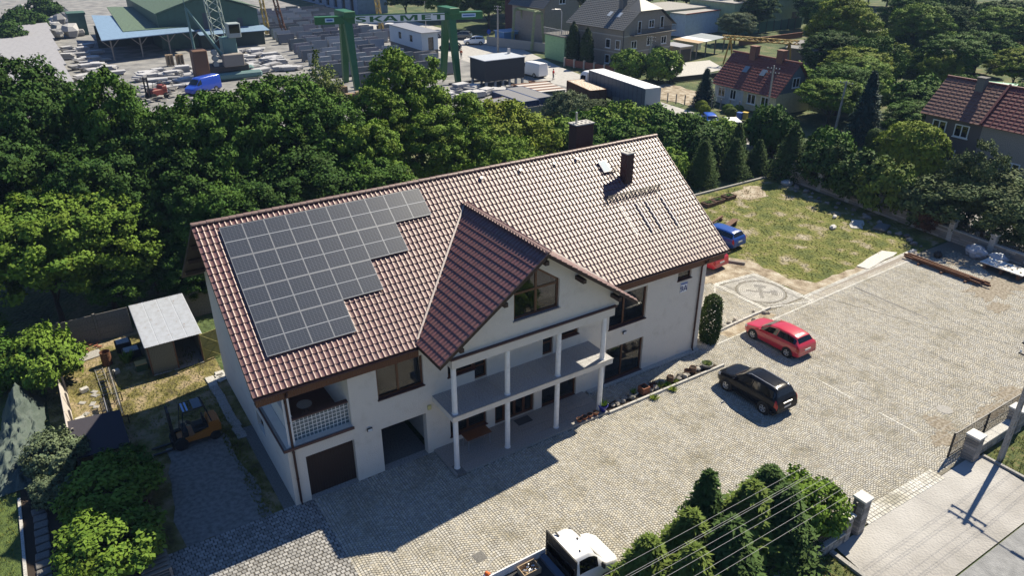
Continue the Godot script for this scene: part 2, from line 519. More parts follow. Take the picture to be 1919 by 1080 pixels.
func build_house() -> void:
	var LX := 25.45
	var D := 12.74
	var h := thing("house", "large cream plastered house with brown tiled roof and columned two-storey porch", "house")
	# front wall; holes are openings
	var b := MB.new()
	var holes := [[0.75, -1.0, 3.06, 2.48], [4.42, -1.0, 6.78, 2.5], [4.42, 4.17, 6.78, 5.84], [0.0, 3.28, 3.05, 5.95],
		[8.08, 0.5, 10.22, 2.35], [10.72, 0.12, 13.2, 2.4], [13.7, 0.12, 16.02, 2.35],
		[8.07, 4.1, 9.56, 5.6], [9.56, 3.4, 10.28, 5.6], [13.69, 3.4, 14.36, 5.6], [14.9, 4.1, 16.02, 5.6],
		[18.16, 3.6, 20.84, 5.66], [18.08, 0.12, 20.86, 2.34], [23.14, 5.3, 24.22, 5.8]]
	b.wall(0, LX, -0.3, 6.75, -0.38, 0, holes)
	part(h, "front_wall", b, M.plaster)
	b = MB.new()   # left gable wall, with the open corner balcony cut out
	var tl := Transform3D(Basis(Vector3(0, 0, 1), Vector3(0, 1, 0), Vector3(-1, 0, 0)), Vector3(0, 0, -D))   # local x -> +z, outside -> -x
	b.wall(0, D - 0.38, -0.3, 6.75, -0.38, 0, [[D - 4.5, 3.28, D - 0.38, 5.95], [D - 5.45, 1.15, D - 4.15, 2.1]], tl)
	b.prism([Vector2(-D, 6.75), Vector2(0, 6.75), Vector2(-0.25, 6.95), Vector2(-D / 2, 11.6), Vector2(-D + 0.25, 6.95)], 0.0, 0.38, Transform3D(Basis(Vector3(0, 0, 1), Vector3(0, 1, 0), Vector3(1, 0, 0)), Vector3(0, 0, 0)))
	part(h, "gable_wall", b, M.plaster)
	b = MB.new()
	b.bx(LX - 0.38, -0.3, -D, LX, 6.75, -0.38)
	b.prism([Vector2(-D, 6.75), Vector2(0, 6.75), Vector2(-0.25, 6.95), Vector2(-D / 2, 11.6), Vector2(-D + 0.25, 6.95)], LX - 0.38, LX, Transform3D(Basis(Vector3(0, 0, 1), Vector3(0, 1, 0), Vector3(1, 0, 0)), Vector3(0, 0, 0)))
	part(h, "gable_wall", b, M.plaster)
	b = MB.new(); b.bx(0.38, -0.3, -D, LX - 0.38, 6.75, -D + 0.38); part(h, "rear_wall", b, M.plaster)
	b = MB.new(); b.bx(0.38, 3.0, -D + 0.4, LX - 0.4, 3.2, -0.4); b.bx(0.38, 6.5, -D + 0.4, LX - 0.4, 6.7, -0.4); b.bx(7.2, -0.2, -9, 7.4, 6.5, -0.4); b.bx(17.2, -0.2, -9, 17.4, 6.5, -0.4); b.bx(0.4, -0.2, -6.2, LX - 0.4, 6.5, -6.0)
	part(h, "inner_floors", b, M.plaster_in)
	# roof decks
	b = MB.new()
	var sl := Vector3(0, RIDGE_Y - EAVE_Y, RIDGE_Z - EAVE_Z)
	var nrm := Vector3(0, EAVE_Z - RIDGE_Z, RIDGE_Y - EAVE_Y).normalized()
	var run := sl.length()
	for back in [false, true]:
		var x0 := -1.1; var x1 := LX + 1.15
		var t := Transform3D(Basis(Vector3(1, 0, 0), nrm, -sl.normalized()), Vector3(0, EAVE_Y, EAVE_Z) - nrm * 0.03)
		if back: t = Transform3D(Basis(Vector3(-1, 0, 0), Vector3(0, nrm.y, -nrm.z), -Vector3(0, sl.y, -sl.z).normalized()), Vector3(LX + 0.05, EAVE_Y, -D - EAVE_Z) - Vector3(0, nrm.y, -nrm.z) * 0.03)
		b.bx(x0, -0.14, -run + 0.04, x1, 0, 0, t)
	var roof := part(h, "roof", b, M.deck)
	# tiles
	var tw := 0.245
	var tl_ := 0.375
	var tm := tile_mesh(tw, tl_)
	var tb := Basis(Vector3(1, 0, 0), nrm, -sl.normalized())
	var all := []
	var rows := int(run / tl_)
	var cols := int(27.7 / tw)
	for r in rows + 1:
		for q in cols:
			var p := Vector3(-1.1 + q * tw, EAVE_Y, EAVE_Z + 0.02) + sl.normalized() * (r * tl_) - nrm * 0.03
			# hidden under the cross gable
			var xr := absf(p.x + tw / 2 - DORM_X)
			if DORM_Y - DORM_S * xr > p.y + 0.25: continue
			if r == rows and run - r * tl_ < 0.12: continue
			all.append([Transform3D(tb, p), p])
	# cross gable: two slopes; the tiles stop at the valley
	var dn := Vector3(-DORM_S, 1, 0).normalized()
	var dup_ := Vector3(1, DORM_S, 0).normalized()
	var dlen := 5.65 / dup_.x
	for side in [-1, 1]:
		var up := Vector3(dup_.x * -side, dup_.y, 0)
		var nn := Vector3(DORM_S * side, 1, 0).normalized()
		var bas := Basis(Vector3(0, 0, -side), nn, -up) if side > 0 else Basis(Vector3(0, 0, 1), nn, -up)
		for r in int(dlen / tl_) + 1:
			for q in 34:
				var zz := DORM_Z - (q + (1 if side < 0 else 0)) * tw
				var p := Vector3(DORM_X + side * 5.66, DORM_Y - DORM_S * 5.66, 0) + up * (r * tl_)
				p.z = zz
				var mid := p + up * tl_ * 0.5
				var roof_y := EAVE_Y + (EAVE_Z - (zz + (tw / 2 if side < 0 else -tw / 2))) * ROOF_S
				if mid.y < roof_y - 0.1: continue
				if r * tl_ > dlen - 0.12: continue
				all.append([Transform3D(bas, p - nn * 0.03), p])
	all.sort_custom(func(a, c): return a[1].distance_squared_to(CAM) < c[1].distance_squared_to(CAM))
	var tcol := func() -> Color:
		var k := rng.randf_range(0.90, 1.10)
		return Color(0.128 * k, 0.047 * k * rng.randf_range(0.92, 1.08), 0.040 * k)
	var shades := []
	for k in 5:
		var c: Color = tcol.call()
		var m: StandardMaterial3D = M.tile.duplicate()
		m.vertex_color_use_as_albedo = false
		m.albedo_color = c.linear_to_srgb()
		shades.append(m)
	var rest := []; var rc := []
	for k in all.size():
		if k < 300:
			var o := part(roof, "roof_tile", tm, shades[rng.randi() % 5])
			o.transform = all[k][0]
		else:
			rest.append(all[k][0]); rc.append(tcol.call())
	scatter(roof, "roof_tiles", tm, M.tile, rest, rc)
	# ridge tiles
	var rb := MB.new()
	var pr := []
	for end in [[0.0, 0.115], [0.04, 0.13], [0.30, 0.118], [0.33, 0.112]]:
		var row := []
		for k in 9:
			var a := PI * (0.02 + 0.96 * k / 8.0)
			row.append(Vector3(end[0], sin(a) * end[1] * 0.85, cos(a) * end[1] * 1.1))
		pr.append(row)
	rb.grid(pr)
	rb.cyl(Vector3(0.0, -0.02, 0), Vector3(0.012, -0.02, 0), 0.128, 0.128, 10)
	var rmesh := rb.mesh()
	for k in 84:
		var o := part(roof, "ridge_tile", rmesh, M.ridge)
		o.position = Vector3(-1.1 + k * 0.33, RIDGE_Y + 0.01 + rng.randf_range(-0.006, 0.006), RIDGE_Z)
	# cross gable roof deck and its ridge
	b = MB.new()
	for side in [-1, 1]:
		var e := Vector3(DORM_X + side * 5.65, DORM_Y - DORM_S * 5.65, 0)
		var zv_e := EAVE_Z - (e.y - EAVE_Y) / ROOF_S
		var zv_r := EAVE_Z - (DORM_Y - EAVE_Y) / ROOF_S
		var a := Vector3(e.x, e.y - 0.05, DORM_Z); var c := Vector3(DORM_X, DORM_Y - 0.05, DORM_Z); var d := Vector3(DORM_X, DORM_Y - 0.05, zv_r); var f := Vector3(e.x, e.y - 0.05, zv_e)
		var dy := Vector3(0, -0.17, 0)
		if side < 0:
			b.quad(a, c, d, f); b.quad(a + dy, f + dy, d + dy, c + dy); b.quad(a + dy, c + dy, c, a); b.quad(f + dy, a + dy, a, f)
		else:
			b.quad(f, d, c, a); b.quad(c + dy, d + dy, f + dy, a + dy); b.quad(c + dy, a + dy, a, c); b.quad(a + dy, f + dy, f, a)
	var droof := part(h, "cross_gable_roof", b, M.wood_dark)
	for k in 23:
		var o := part(droof, "ridge_tile", rmesh, M.ridge)
		o.rotation.y = -PI / 2
		o.position = Vector3(DORM_X, DORM_Y + 0.02, -4.85 + k * 0.33)
	b = MB.new()   # valley flashing strips, pale metal
	for side in [-1, 1]:
		var p0 := Vector3(DORM_X + side * 0.1, 10.72, EAVE_Z - (10.68 - EAVE_Y) / ROOF_S)
		var p1 := Vector3(DORM_X + side * 5.55, 6.86, EAVE_Z - (6.83 - EAVE_Y) / ROOF_S)
		var across := Vector3(0.06, 0, 0)
		b.quad(p1 - across, p1 + across, p0 + across, p0 - across)
		b.quad(p1 - across - nrm * 0.06, p1 - across, p0 - across, p0 - across - nrm * 0.06)
	var vf := part(droof, "valley_flashing", b, mat(L(0.42, 0.36, 0.34), 0.5, M.coarse, 1.0))
	vf.position = Vector3(0, 0.07, 0.03)
	b = MB.new()   # purlin ends and barge boards of the cross gable
	for q in [[12.0, 10.35], [14.2, 8.85], [16.5, 7.25], [9.8, 8.85], [7.5, 7.25]]:
		b.bx(q[0] - 0.1, q[1] - 0.22, 1.9, q[0] + 0.1, q[1] - 0.02, 2.6)
	part(droof, "purlin", b, M.wood_dark)
	# soffits and purlins of the left gable overhang
	b = MB.new()
	for z in [-0.6, -2.4, -4.4, -6.37, -8.4, -10.4, -12.2]:
		var y := minf(EAVE_Y + (EAVE_Z - z) * ROOF_S, EAVE_Y + (z + D + EAVE_Z) * ROOF_S) - 0.2
		b.bx(-1.0, y - 0.2, z - 0.09, 0.0, y, z + 0.09)
	part(h, "purlin", b, M.wood_dark)
	# boarded eaves band
	b = MB.new()
	for seg in [[-1.0, 6.45], [17.6, LX + 1.05]]:
		b.bx(seg[0], 6.04, 0.0, seg[1], 6.08, 0.30)
		var x: float = seg[0]
		while x < seg[1] - 0.02:
			b.bx(x + 0.006, 6.03, 0.30, minf(x + 0.108, seg[1]), 6.52, 0.325)
			x += 0.11
	b.bx(-1.0, 6.04, -D, -0.98, 6.08, -D + 0.1)
	part(h, "eaves_boarding", b, M.wood)
	for seg in [[-1.1, 6.4], [17.6, LX + 1.15]]:
		b = MB.new()
		var row0 := []; var row1 := []
		for k in 7:
			var a := PI + PI * k / 6.0
			row0.append(Vector3(seg[0], 6.6 + sin(a) * 0.075, EAVE_Z + 0.07 + cos(a) * 0.075)); row1.append(Vector3(seg[1], 6.6 + sin(a) * 0.075, EAVE_Z + 0.07 + cos(a) * 0.075))
		b.grid([row1, row0])
		b.bx(seg[0], 6.6, EAVE_Z + 0.143, seg[1], 6.615, EAVE_Z + 0.158)
		part(h, "gutter", b, M.metal_brown)
	for q in [[0.24, 0.1], [24.96, 0.09]]:
		b = MB.new()
		b.tube([Vector3(q[0], 6.52, EAVE_Z + 0.07), Vector3(q[0], 6.36, EAVE_Z + 0.05), Vector3(q[0], 6.0, 0.2), Vector3(q[0], 5.8, q[1]), Vector3(q[0], 0.25, q[1]), Vector3(q[0], 0.1, q[1] + 0.1)], 0.055, 8)
		for y in [1.5, 3.0, 4.6]: b.cyl(Vector3(q[0], y, q[1]), Vector3(q[0], y + 0.05, q[1]), 0.068, 0.068, 8)
		part(h, "downpipe", b, M.metal_brown)
	# corner balcony: slab with red brown coping, glass block parapet, posts
	b = MB.new()
	b.bx(-0.14, 3.2, -4.9, 3.05, 3.26, 0.12); b.bx(-0.02, 3.0, -4.5, 3.4, 3.2, -0.02)
	var bal := part(h, "corner_balcony", b, M.porch_floor)
	b = MB.new(); b.bx(-0.19, 3.17, -4.95, -0.14, 3.3, 0.17); b.bx(-0.14, 3.17, 0.12, 3.09, 3.3, 0.17); part(bal, "coping", b, M.coping)
	b = MB.new(); b.bx(0.4, 3.26, -4.5, 0.55, 4.3, -0.45); b.bx(0.36, 4.3, -4.5, 0.6, 4.36, -0.3); part(bal, "parapet", b, M.plaster)
	b = MB.new(); b.bx(0.36, 4.43, -0.45, 3.05, 4.5, -0.22); part(bal, "parapet_cap", b, M.coping)
	b = MB.new(); b.bx(0.55, 3.262, -4.5, 3.05, 3.275, -0.45); part(bal, "floor", b, M.coping)
	b = MB.new(); b.bx(0.0, 3.28, -4.85, 3.3, 6.2, -4.5); b.bx(3.05, 3.28, -4.5, 3.4, 6.2, -0.38); b.bx(0.0, 5.95, -4.5, 3.4, 6.2, -0.38); part(bal, "balcony_wall", b, M.plaster)
	b = MB.new(); b.cbox(Vector3.ZERO, Vector3(0.160, 0.160, 0.09), 0.008)
	var gb := b.mesh()
	b = MB.new()
	b.bx(0.42, 3.26, -0.39, 3.05, 4.43, -0.312)
	part(bal, "mortar", b, M.white)
	for i in 14:
		for j in 6:
			var o := part(bal, "glass_block", gb, M.glassblock)
			o.position = Vector3(0.52 + i * 0.187, 3.37 + j * 0.19, -0.35)
	for x in [0.16, 0.37]:
		b = MB.new(); b.bx(x - 0.04, 3.26, -0.12, x + 0.04, 6.0, -0.04); part(h, "balcony_post", b, M.whitegloss)
	b = MB.new(); b.bx(0, 5.95, -0.38, 3.05, 6.1, 0.0); part(h, "balcony_beam", b, M.plaster)
	# garage doors
	b = MB.new(); b.bx(0.75, 0.0, -0.32, 3.06, 2.48, -0.28)
	var gd := part(h, "garage_door", b, M.garage)
	for k in 18:
		var pb := MB.new()
		pb.bx(0.76 + k * 0.128, 0.02, -0.28, 0.76 + k * 0.128 + 0.118, 2.46, -0.262)
		part(gd, "plank", pb, M.garage)
	b = MB.new(); b.bx(4.3, -0.06, -6.0, 6.9, 0.0, -0.385); part(h, "garage_floor", b, M.concrete_dark)
	for q in [[0.75, 3.06], [4.42, 6.78]]:
		b = MB.new(); b.bx(q[0], -0.15, -0.38, q[1], 0.012, 0.04); part(h, "threshold", b, M.concrete)
	b = MB.new(); b.bx(4.42, 2.2, -1.9, 6.78, 2.24, -0.5); part(h, "raised_garage_door", b, M.garage)
	# windows
	window_unit(h, 4.42, 4.17, 6.78, 5.84, -0.16, [5.5])
	window_unit(h, 18.16, 3.6, 20.84, 5.66, -0.16, [19.25], [])
	window_unit(h, 18.08, 0.12, 20.86, 2.34, -0.16, [19.35], [])
	window_unit(h, 23.14, 5.3, 24.22, 5.8, -0.14, [])
	window_unit(h, 8.08, 0.5, 10.22, 2.35, -0.16, [9.15])
	window_unit(h, 13.7, 0.12, 16.02, 2.35, -0.16, [14.8])
	window_unit(h, 8.07, 4.1, 9.56, 5.6, -0.16, [])
	window_unit(h, 14.9, 4.1, 16.02, 5.6, -0.16, [])
	window_unit(h, 9.56, 3.41, 10.28, 5.6, -0.16, [], [4.1], false, "balcony_door")
	window_unit(h, 13.69, 3.41, 14.36, 5.6, -0.16, [], [4.1], false, "balcony_door")
	window_unit(h, 10.72, 0.13, 13.2, 2.4, -0.16, [11.35, 12.0, 12.6], [], false, "entrance_door", Transform3D(), null, null, 0.13)
	window_unit(h, D - 5.45, 1.15, D - 4.15, 2.1, -0.2, [], [], false, "window", tl)
	for q in [[4.6, 6.7, 4.2, 5.8], [18.3, 20.7, 3.8, 5.6], [18.2, 20.8, 0.3, 2.3], [13.8, 16.0, 0.2, 2.3], [8.2, 10.1, 0.6, 2.3]]:
		b = MB.new()
		var r0 := []; var r1 := []
		var x: float = q[0]
		var k := 0
		while x < q[1]:
			var z := -0.62 + (0.05 if k % 2 else -0.03)
			r0.append(Vector3(x, q[2], z)); r1.append(Vector3(x, q[3], z))
			x += 0.09; k += 1
		b.grid([r1, r0])
		part(h, "curtain", b, M.curtain)
	# two-storey porch
	b = MB.new(); b.bx(7.1, -0.2, 0.0, 16.5, 0.12, 2.3)
	var porch := part(h, "porch_floor", b, M.concrete)
	b = MB.new(); b.cbox(Vector3.ZERO, Vector3(0.588, 0.012, 0.565), 0.003)
	var pt := b.mesh()
	for i in 16:
		for j in 4:
			part(porch, "floor_tile", pt, M.porch_floor).position = Vector3(7.1 + 0.294 + i * 0.5875, 0.123, 0.29 + j * 0.575)
	b = MB.new(); b.bx(7.15, 3.05, 0.0, 16.75, 3.36, 2.1)
	var slab := part(h, "balcony_slab", b, M.plaster)
	for i in 16:
		for j in 4:
			part(slab, "floor_tile", pt, M.slab_top).position = Vector3(7.15 + 0.3 + i * 0.6, 3.364, 0.27 + j * 0.525)
	b = MB.new(); b.bx(7.12, 3.33, 2.1, 16.78, 3.37, 2.13); part(slab, "edge_strip", b, M.zinc)
	b = MB.new(); b.bx(7.25, 5.93, 1.55, 16.7, 6.42, 2.05); b.bx(7.25, 5.95, -0.0, 7.5, 6.42, 1.55); b.bx(16.45, 5.95, 0.0, 16.7, 6.42, 1.55); b.bx(7.5, 6.1, 0.0, 16.45, 6.3, 1.55)
	part(h, "porch_beam", b, M.plaster)
	b = MB.new(); b.bx(7.17, 6.42, 1.85, 16.78, 6.49, 2.12); part(h, "beam_coping", b, M.coping)
	for y in [[0.13, 3.05], [3.37, 5.93]]:
		for x in [7.41, 10.32, 13.34, 16.21]:
			b = MB.new()
			b.cyl(Vector3(x, y[0] + 0.05, 1.84), Vector3(x, y[1] - 0.05, 1.84), 0.135, 0.128, 18, false)
			b.cyl(Vector3(x, y[0], 1.84), Vector3(x, y[0] + 0.05, 1.84), 0.16, 0.15, 18)
			b.cyl(Vector3(x, y[1] - 0.05, 1.84), Vector3(x, y[1], 1.84), 0.145, 0.155, 18)
			part(h, "column", b, M.white)
	b = MB.new(); b.bx(7.2, -0.2, 1.62, 7.62, 0.13, 2.4); part(h, "column_footing", b, M.concrete_dark)
	# gable wall of the cross gable with its pentagonal window
	b = MB.new()
	var gw := [Vector2(10.62, 7.38), Vector2(13.2, 7.38), Vector2(13.2, 8.9), Vector2(11.91, 9.81), Vector2(10.62, 8.9)]
	var top := func(x: float) -> float: return DORM_Y - 0.2 - DORM_S * absf(x - DORM_X)
	for z in [[1.6, 1.95]]:
		b.prism([Vector2(7.0, 6.42), Vector2(10.62, 6.42), Vector2(10.62, top.call(10.62)), Vector2(7.0, top.call(7.0))], z[0], z[1])
		b.prism([Vector2(13.2, 6.42), Vector2(17.0, 6.42), Vector2(17.0, top.call(17.0)), Vector2(13.2, top.call(13.2))], z[0], z[1])
		b.prism([Vector2(10.62, 6.42), Vector2(13.2, 6.42), Vector2(13.2, 7.38), Vector2(10.62, 7.38)], z[0], z[1])
		b.prism([Vector2(10.62, 8.9), Vector2(11.91, 9.81), Vector2(11.91, top.call(11.91)), Vector2(10.62, top.call(10.62))], z[0], z[1])
		b.prism([Vector2(11.91, 9.81), Vector2(13.2, 8.9), Vector2(13.2, top.call(13.2)), Vector2(12.0, top.call(12.0)), Vector2(11.91, top.call(11.91))], z[0], z[1])
	part(h, "cross_gable_wall", b, M.plaster)
	b = MB.new(); b.bx(7.3, 6.43, -4.0, 16.7, 6.5, 1.6); b.bx(8.0, 6.5, -0.6, 16.0, 7.2, -0.5); b.bx(9.6, 7.2, -0.6, 14.4, 8.6, -0.5); part(h, "attic_floor", b, M.plaster_in)
	b = MB.new()
	var fz0 := 1.76; var fz1 := 1.84
	b.bx(10.62, 7.38, fz0, 10.73, 8.9, fz1); b.bx(13.09, 7.38, fz0, 13.2, 8.9, fz1); b.bx(10.73, 7.38, fz0, 13.09, 7.49, fz1 - 0.004); b.bx(10.73, 8.64, fz0, 13.09, 8.75, fz1 - 0.004); b.bx(11.85, 7.49, fz0, 11.97, 9.72, fz1 - 0.008)
	b.prism([Vector2(10.62, 8.9), Vector2(10.62, 8.77), Vector2(11.91, 9.68), Vector2(11.91, 9.81)], fz0, fz1 - 0.002)
	b.prism([Vector2(13.2, 8.9), Vector2(11.91, 9.81), Vector2(11.91, 9.68), Vector2(13.2, 8.77)], fz0, fz1 - 0.003)
	var gwin := part(h, "gable_window", b, M.frame)
	for q in [[10.7, 11.88], [11.94, 13.12]]:
		b = MB.new(); b.bx(q[0], 7.45, 1.79, q[1], 8.66, 1.8); part(gwin, "pane", b, M.glass)
	b = MB.new(); b.prism([Vector2(10.7, 8.72), Vector2(11.87, 8.72), Vector2(11.87, 9.7), Vector2(10.7, 8.87)], 1.79, 1.8); part(gwin, "pane", b, M.glass)
	b = MB.new(); b.prism([Vector2(11.95, 8.72), Vector2(13.12, 8.72), Vector2(13.12, 8.87), Vector2(11.95, 9.7)], 1.79, 1.8); part(gwin, "pane", b, M.glass)
	b = MB.new(); b.bx(10.56, 7.33, 1.8, 13.26, 7.382, 2.03); part(gwin, "sill", b, M.zinc)
	# plinth strip, wall fittings
	b = MB.new(); b.bx(16.75, -0.1, 0.0, LX, 0.09, 0.28); part(h, "plinth_kerb", b, M.concrete_light)
	b = MB.new(); b.cbox(Vector3(6.96, 2.79, 0.05), Vector3(0.2, 0.26, 0.1), 0.02); part(h, "alarm_box", b, mat(L(0.55, 0.5, 0.22), 0.5))
	for q in [[3.83, 2.78], [19.27, 3.14]]:
		b = MB.new(); b.cbox(Vector3(q[0], q[1], 0.1), Vector3(0.26, 0.17, 0.09), 0.015); b.bx(q[0] - 0.03, q[1] - 0.03, 0.0, q[0] + 0.03, q[1] + 0.03, 0.06)
		var wl := part(h, "floodlight", b, M.black)
		b = MB.new(); b.bx(q[0] - 0.11, q[1] - 0.065, 0.145, q[0] + 0.11, q[1] + 0.065, 0.15); part(wl, "lens", b, M.lamp)
	b = MB.new(); b.cbox(Vector3(23.68, 4.77, 0.02), Vector3(0.56, 0.62, 0.04), 0.008)
	var sg := part(h, "house_number_sign", b, mat(L(0.75, 0.77, 0.8), 0.4))
	b = MB.new(); b.bx(23.43, 4.97, 0.041, 23.93, 5.06, 0.045); b.bx(23.4, 4.465, 0.041, 23.415, 5.075, 0.044); b.bx(23.945, 4.465, 0.041, 23.96, 5.075, 0.044); part(sg, "blue_band", b, mat(L(0.03, 0.07, 0.28), 0.4))
	var num := part(sg, "number", text_mesh("9A", 0.34), mat(L(0.02, 0.04, 0.16), 0.4))
	num.position = Vector3(23.68, 4.7, 0.046)
	# chimneys, hatch, snow guards
	var chim := func(c: Vector3, s: Vector2, y0: float, y1: float, called: String) -> MeshInstance3D:
		var q := MB.new()
		var y := y0
		var k := 0
		while y < y1 - 0.05:
			var e := 0.0 if k % 2 == 0 else 0.003
			q.bx(c.x - s.x / 2 - e, y, c.z - s.y / 2 - e, c.x + s.x / 2 + e, y + 0.068, c.z + s.y / 2 + e)
			q.bx(c.x - s.x / 2 + 0.012, y + 0.068, c.z - s.y / 2 + 0.012, c.x + s.x / 2 - 0.012, y + 0.08, c.z + s.y / 2 - 0.012)
			y += 0.08; k += 1
		var o := part(h, called, q, M.chimney)
		q = MB.new()
		q.wall(c.x - s.x / 2 - 0.05, c.x + s.x / 2 + 0.05, c.z - s.y / 2 - 0.05, c.z + s.y / 2 + 0.05, y, y + 0.07, flues(c, s), Transform3D(Basis(Vector3(1, 0, 0), Vector3(0, 0, 1), Vector3(0, 1, 0)), Vector3.ZERO))
		part(o, "cap", q, M.concrete_light)
		return o
	M.chimney = mat(L(0.085, 0.040, 0.032), 0.7, M.coarse, 1.2)
	chim.call(Vector3(22.5, 0, -4.3), Vector2(0.52, 0.55), 9.6, 11.95, "chimney")
	var big: MeshInstance3D = chim.call(Vector3(22.1, 0, -8.2), Vector2(1.3, 0.75), 9.5, 12.9, "chimney")
	b = MB.new(); b.cyl(Vector3(21.7, 12.9, -8.2), Vector3(21.7, 13.6, -8.2), 0.07, 0.07, 10); part(big, "flue_pipe", b, M.alu)
	var on_roof := func(x: float, z: float) -> Vector3: return Vector3(x, EAVE_Y + (EAVE_Z - z) * ROOF_S, z)
	var rt := Basis(Vector3(1, 0, 0), nrm, -sl.normalized())
	b = MB.new()
	b.cbox(Vector3(0, 0.1, 0), Vector3(0.55, 0.1, 0.8), 0.015, Transform3D(rt, on_roof.call(21.5, -5.18)))
	var hatch := part(h, "roof_hatch", b, M.zinc)
	b = MB.new(); b.box(Vector3(0, 0.155, 0), Vector3(0.46, 0.012, 0.7), Transform3D(rt, on_roof.call(21.5, -5.18))); part(hatch, "pane", b, mat(L(0.6, 0.66, 0.68), 0.1))
	for g in [[20.4, 24.4, -3.52], [21.85, 22.2, -4.9]]:
		b = MB.new()
		var t := Transform3D(rt, on_roof.call(g[0], g[2]))
		var w: float = g[1] - g[0]
		var x := 0.0
		while x < w:
			b.box(Vector3(x, 0.2, 0), Vector3(0.03, 0.3, 0.03), t); b.box(Vector3(x, 0.07, 0.1), Vector3(0.03, 0.03, 0.3), t)
			x += 0.36
		for yy in [0.08, 0.2, 0.33]: b.box(Vector3(w / 2, yy, 0.01), Vector3(w, 0.035, 0.02), t)
		part(h, "snow_guard", b, M.black)
	for q in [21.0, 22.15, 22.88, 24.1]:
		b = MB.new()
		var t := Transform3D(rt, on_roof.call(q, -2.2))
		b.box(Vector3(0, 0.095, 0), Vector3(0.05, 0.02, 2.05), t)
		for k in 6: b.box(Vector3(0, 0.085, -0.9 + k * 0.36), Vector3(0.12, 0.03, 0.04), t)
		part(h, "roof_ladder_rail", b, M.white)
	for q in [[13.6, -5.9], [16.1, -5.9], [18.4, -5.9], [20.0, -5.9]]:
		b = MB.new(); b.box(Vector3(0, 0.1, 0), Vector3(0.16, 0.09, 0.16), Transform3D(rt, on_roof.call(q[0], q[1]))); part(h, "roof_vent", b, M.zinc)

func flues(c: Vector3, s: Vector2) -> Array:
	var out := []
	var n := int(s.x / 0.32)
	for i in n:
		for j in 2 if s.y > 0.5 else 1:
			var x := c.x - s.x / 2 + s.x * (i + 0.5) / n
			var z := c.z - s.y / 2 + s.y * (j + 0.5) / 2
			out.append([x - 0.08, z - 0.09, x + 0.08, z + 0.09])
	return out

func build_solar() -> void:
	# cells drawn on one panel: printed grid of half cells
	var im := Image.create(192, 320, false, Image.FORMAT_RGB8)
	im.fill(L(0.115, 0.13, 0.155))
	for half in 2:
		for i in 6:
			for j in 10:
				var k := rng.randf_range(0.9, 1.12)
				im.fill_rect(Rect2i(3 + i * 31 + 1, 4 + half * 158 + j * 15 + 1, 29, 13), L(0.018 * k, 0.026 * k, 0.044 * k))
				for q in 2: im.fill_rect(Rect2i(3 + i * 31 + 10 + q * 10, 4 + half * 158 + j * 15 + 1, 1, 13), L(0.03, 0.037, 0.05))
	im.fill_rect(Rect2i(0, 156, 192, 5), L(0.34, 0.36, 0.39))
	var cm := StandardMaterial3D.new()
	cm.albedo_texture = ImageTexture.create_from_image(im)
	cm.roughness = 0.36
	cm.metallic_specular = 0.5
	var b := MB.new()
	var W := 0.985; var H := 1.655
	b.bx(-W / 2, 0, -H / 2, -W / 2 + 0.011, 0.035, H / 2); b.bx(W / 2 - 0.011, 0, -H / 2, W / 2, 0.035, H / 2)
	b.bx(-W / 2 + 0.011, 0, -H / 2, W / 2 - 0.011, 0.035, -H / 2 + 0.013); b.bx(-W / 2 + 0.011, 0, H / 2 - 0.013, W / 2 - 0.011, 0.035, H / 2)
	b.bx(-W / 2 + 0.011, 0.0, -H / 2 + 0.013, W / 2 - 0.011, 0.006, H / 2 - 0.013)
	b.bx(-0.35, -0.09, -0.5, -0.31, 0.0, -0.44); b.bx(0.31, -0.09, -0.5, 0.35, 0.0, -0.44); b.bx(-0.35, -0.09, 0.44, -0.31, 0.0, 0.5); b.bx(0.31, -0.09, 0.44, 0.35, 0.0, 0.5)
	var fm := b.mesh()
	b = MB.new()
	b.quad(Vector3(-W / 2 + 0.011, 0.031, H / 2 - 0.013), Vector3(W / 2 - 0.011, 0.031, H / 2 - 0.013), Vector3(W / 2 - 0.011, 0.031, -H / 2 + 0.013), Vector3(-W / 2 + 0.011, 0.031, -H / 2 + 0.013))
	var gm := b.mesh()
	var slope := Vector3(0, RIDGE_Y - EAVE_Y, RIDGE_Z - EAVE_Z).normalized()
	var nrm := Vector3(0, EAVE_Z - RIDGE_Z, RIDGE_Y - EAVE_Y).normalized()
	var rows := ["top", "second", "third", "bottom"]
	for r in 4:
		for k in 10 - 2 * r:
			var at := Vector3(-0.02 + (k + 0.5) * 0.994, 11.605, -6.0) - slope * (0.8275 + r * 1.663) + nrm * 0.09
			var o := thing("solar_panel", "dark blue solar panel, %s from the left in the %s row on the roof" % [ordinal(k), rows[r]], "solar panel", at, 0.0, "solar panels on the roof")
			o.basis = Basis(Vector3(1, 0, 0), nrm, -slope)
			part(o, "frame", fm, M.panel_frame)
			part(o, "cells", gm, cm)

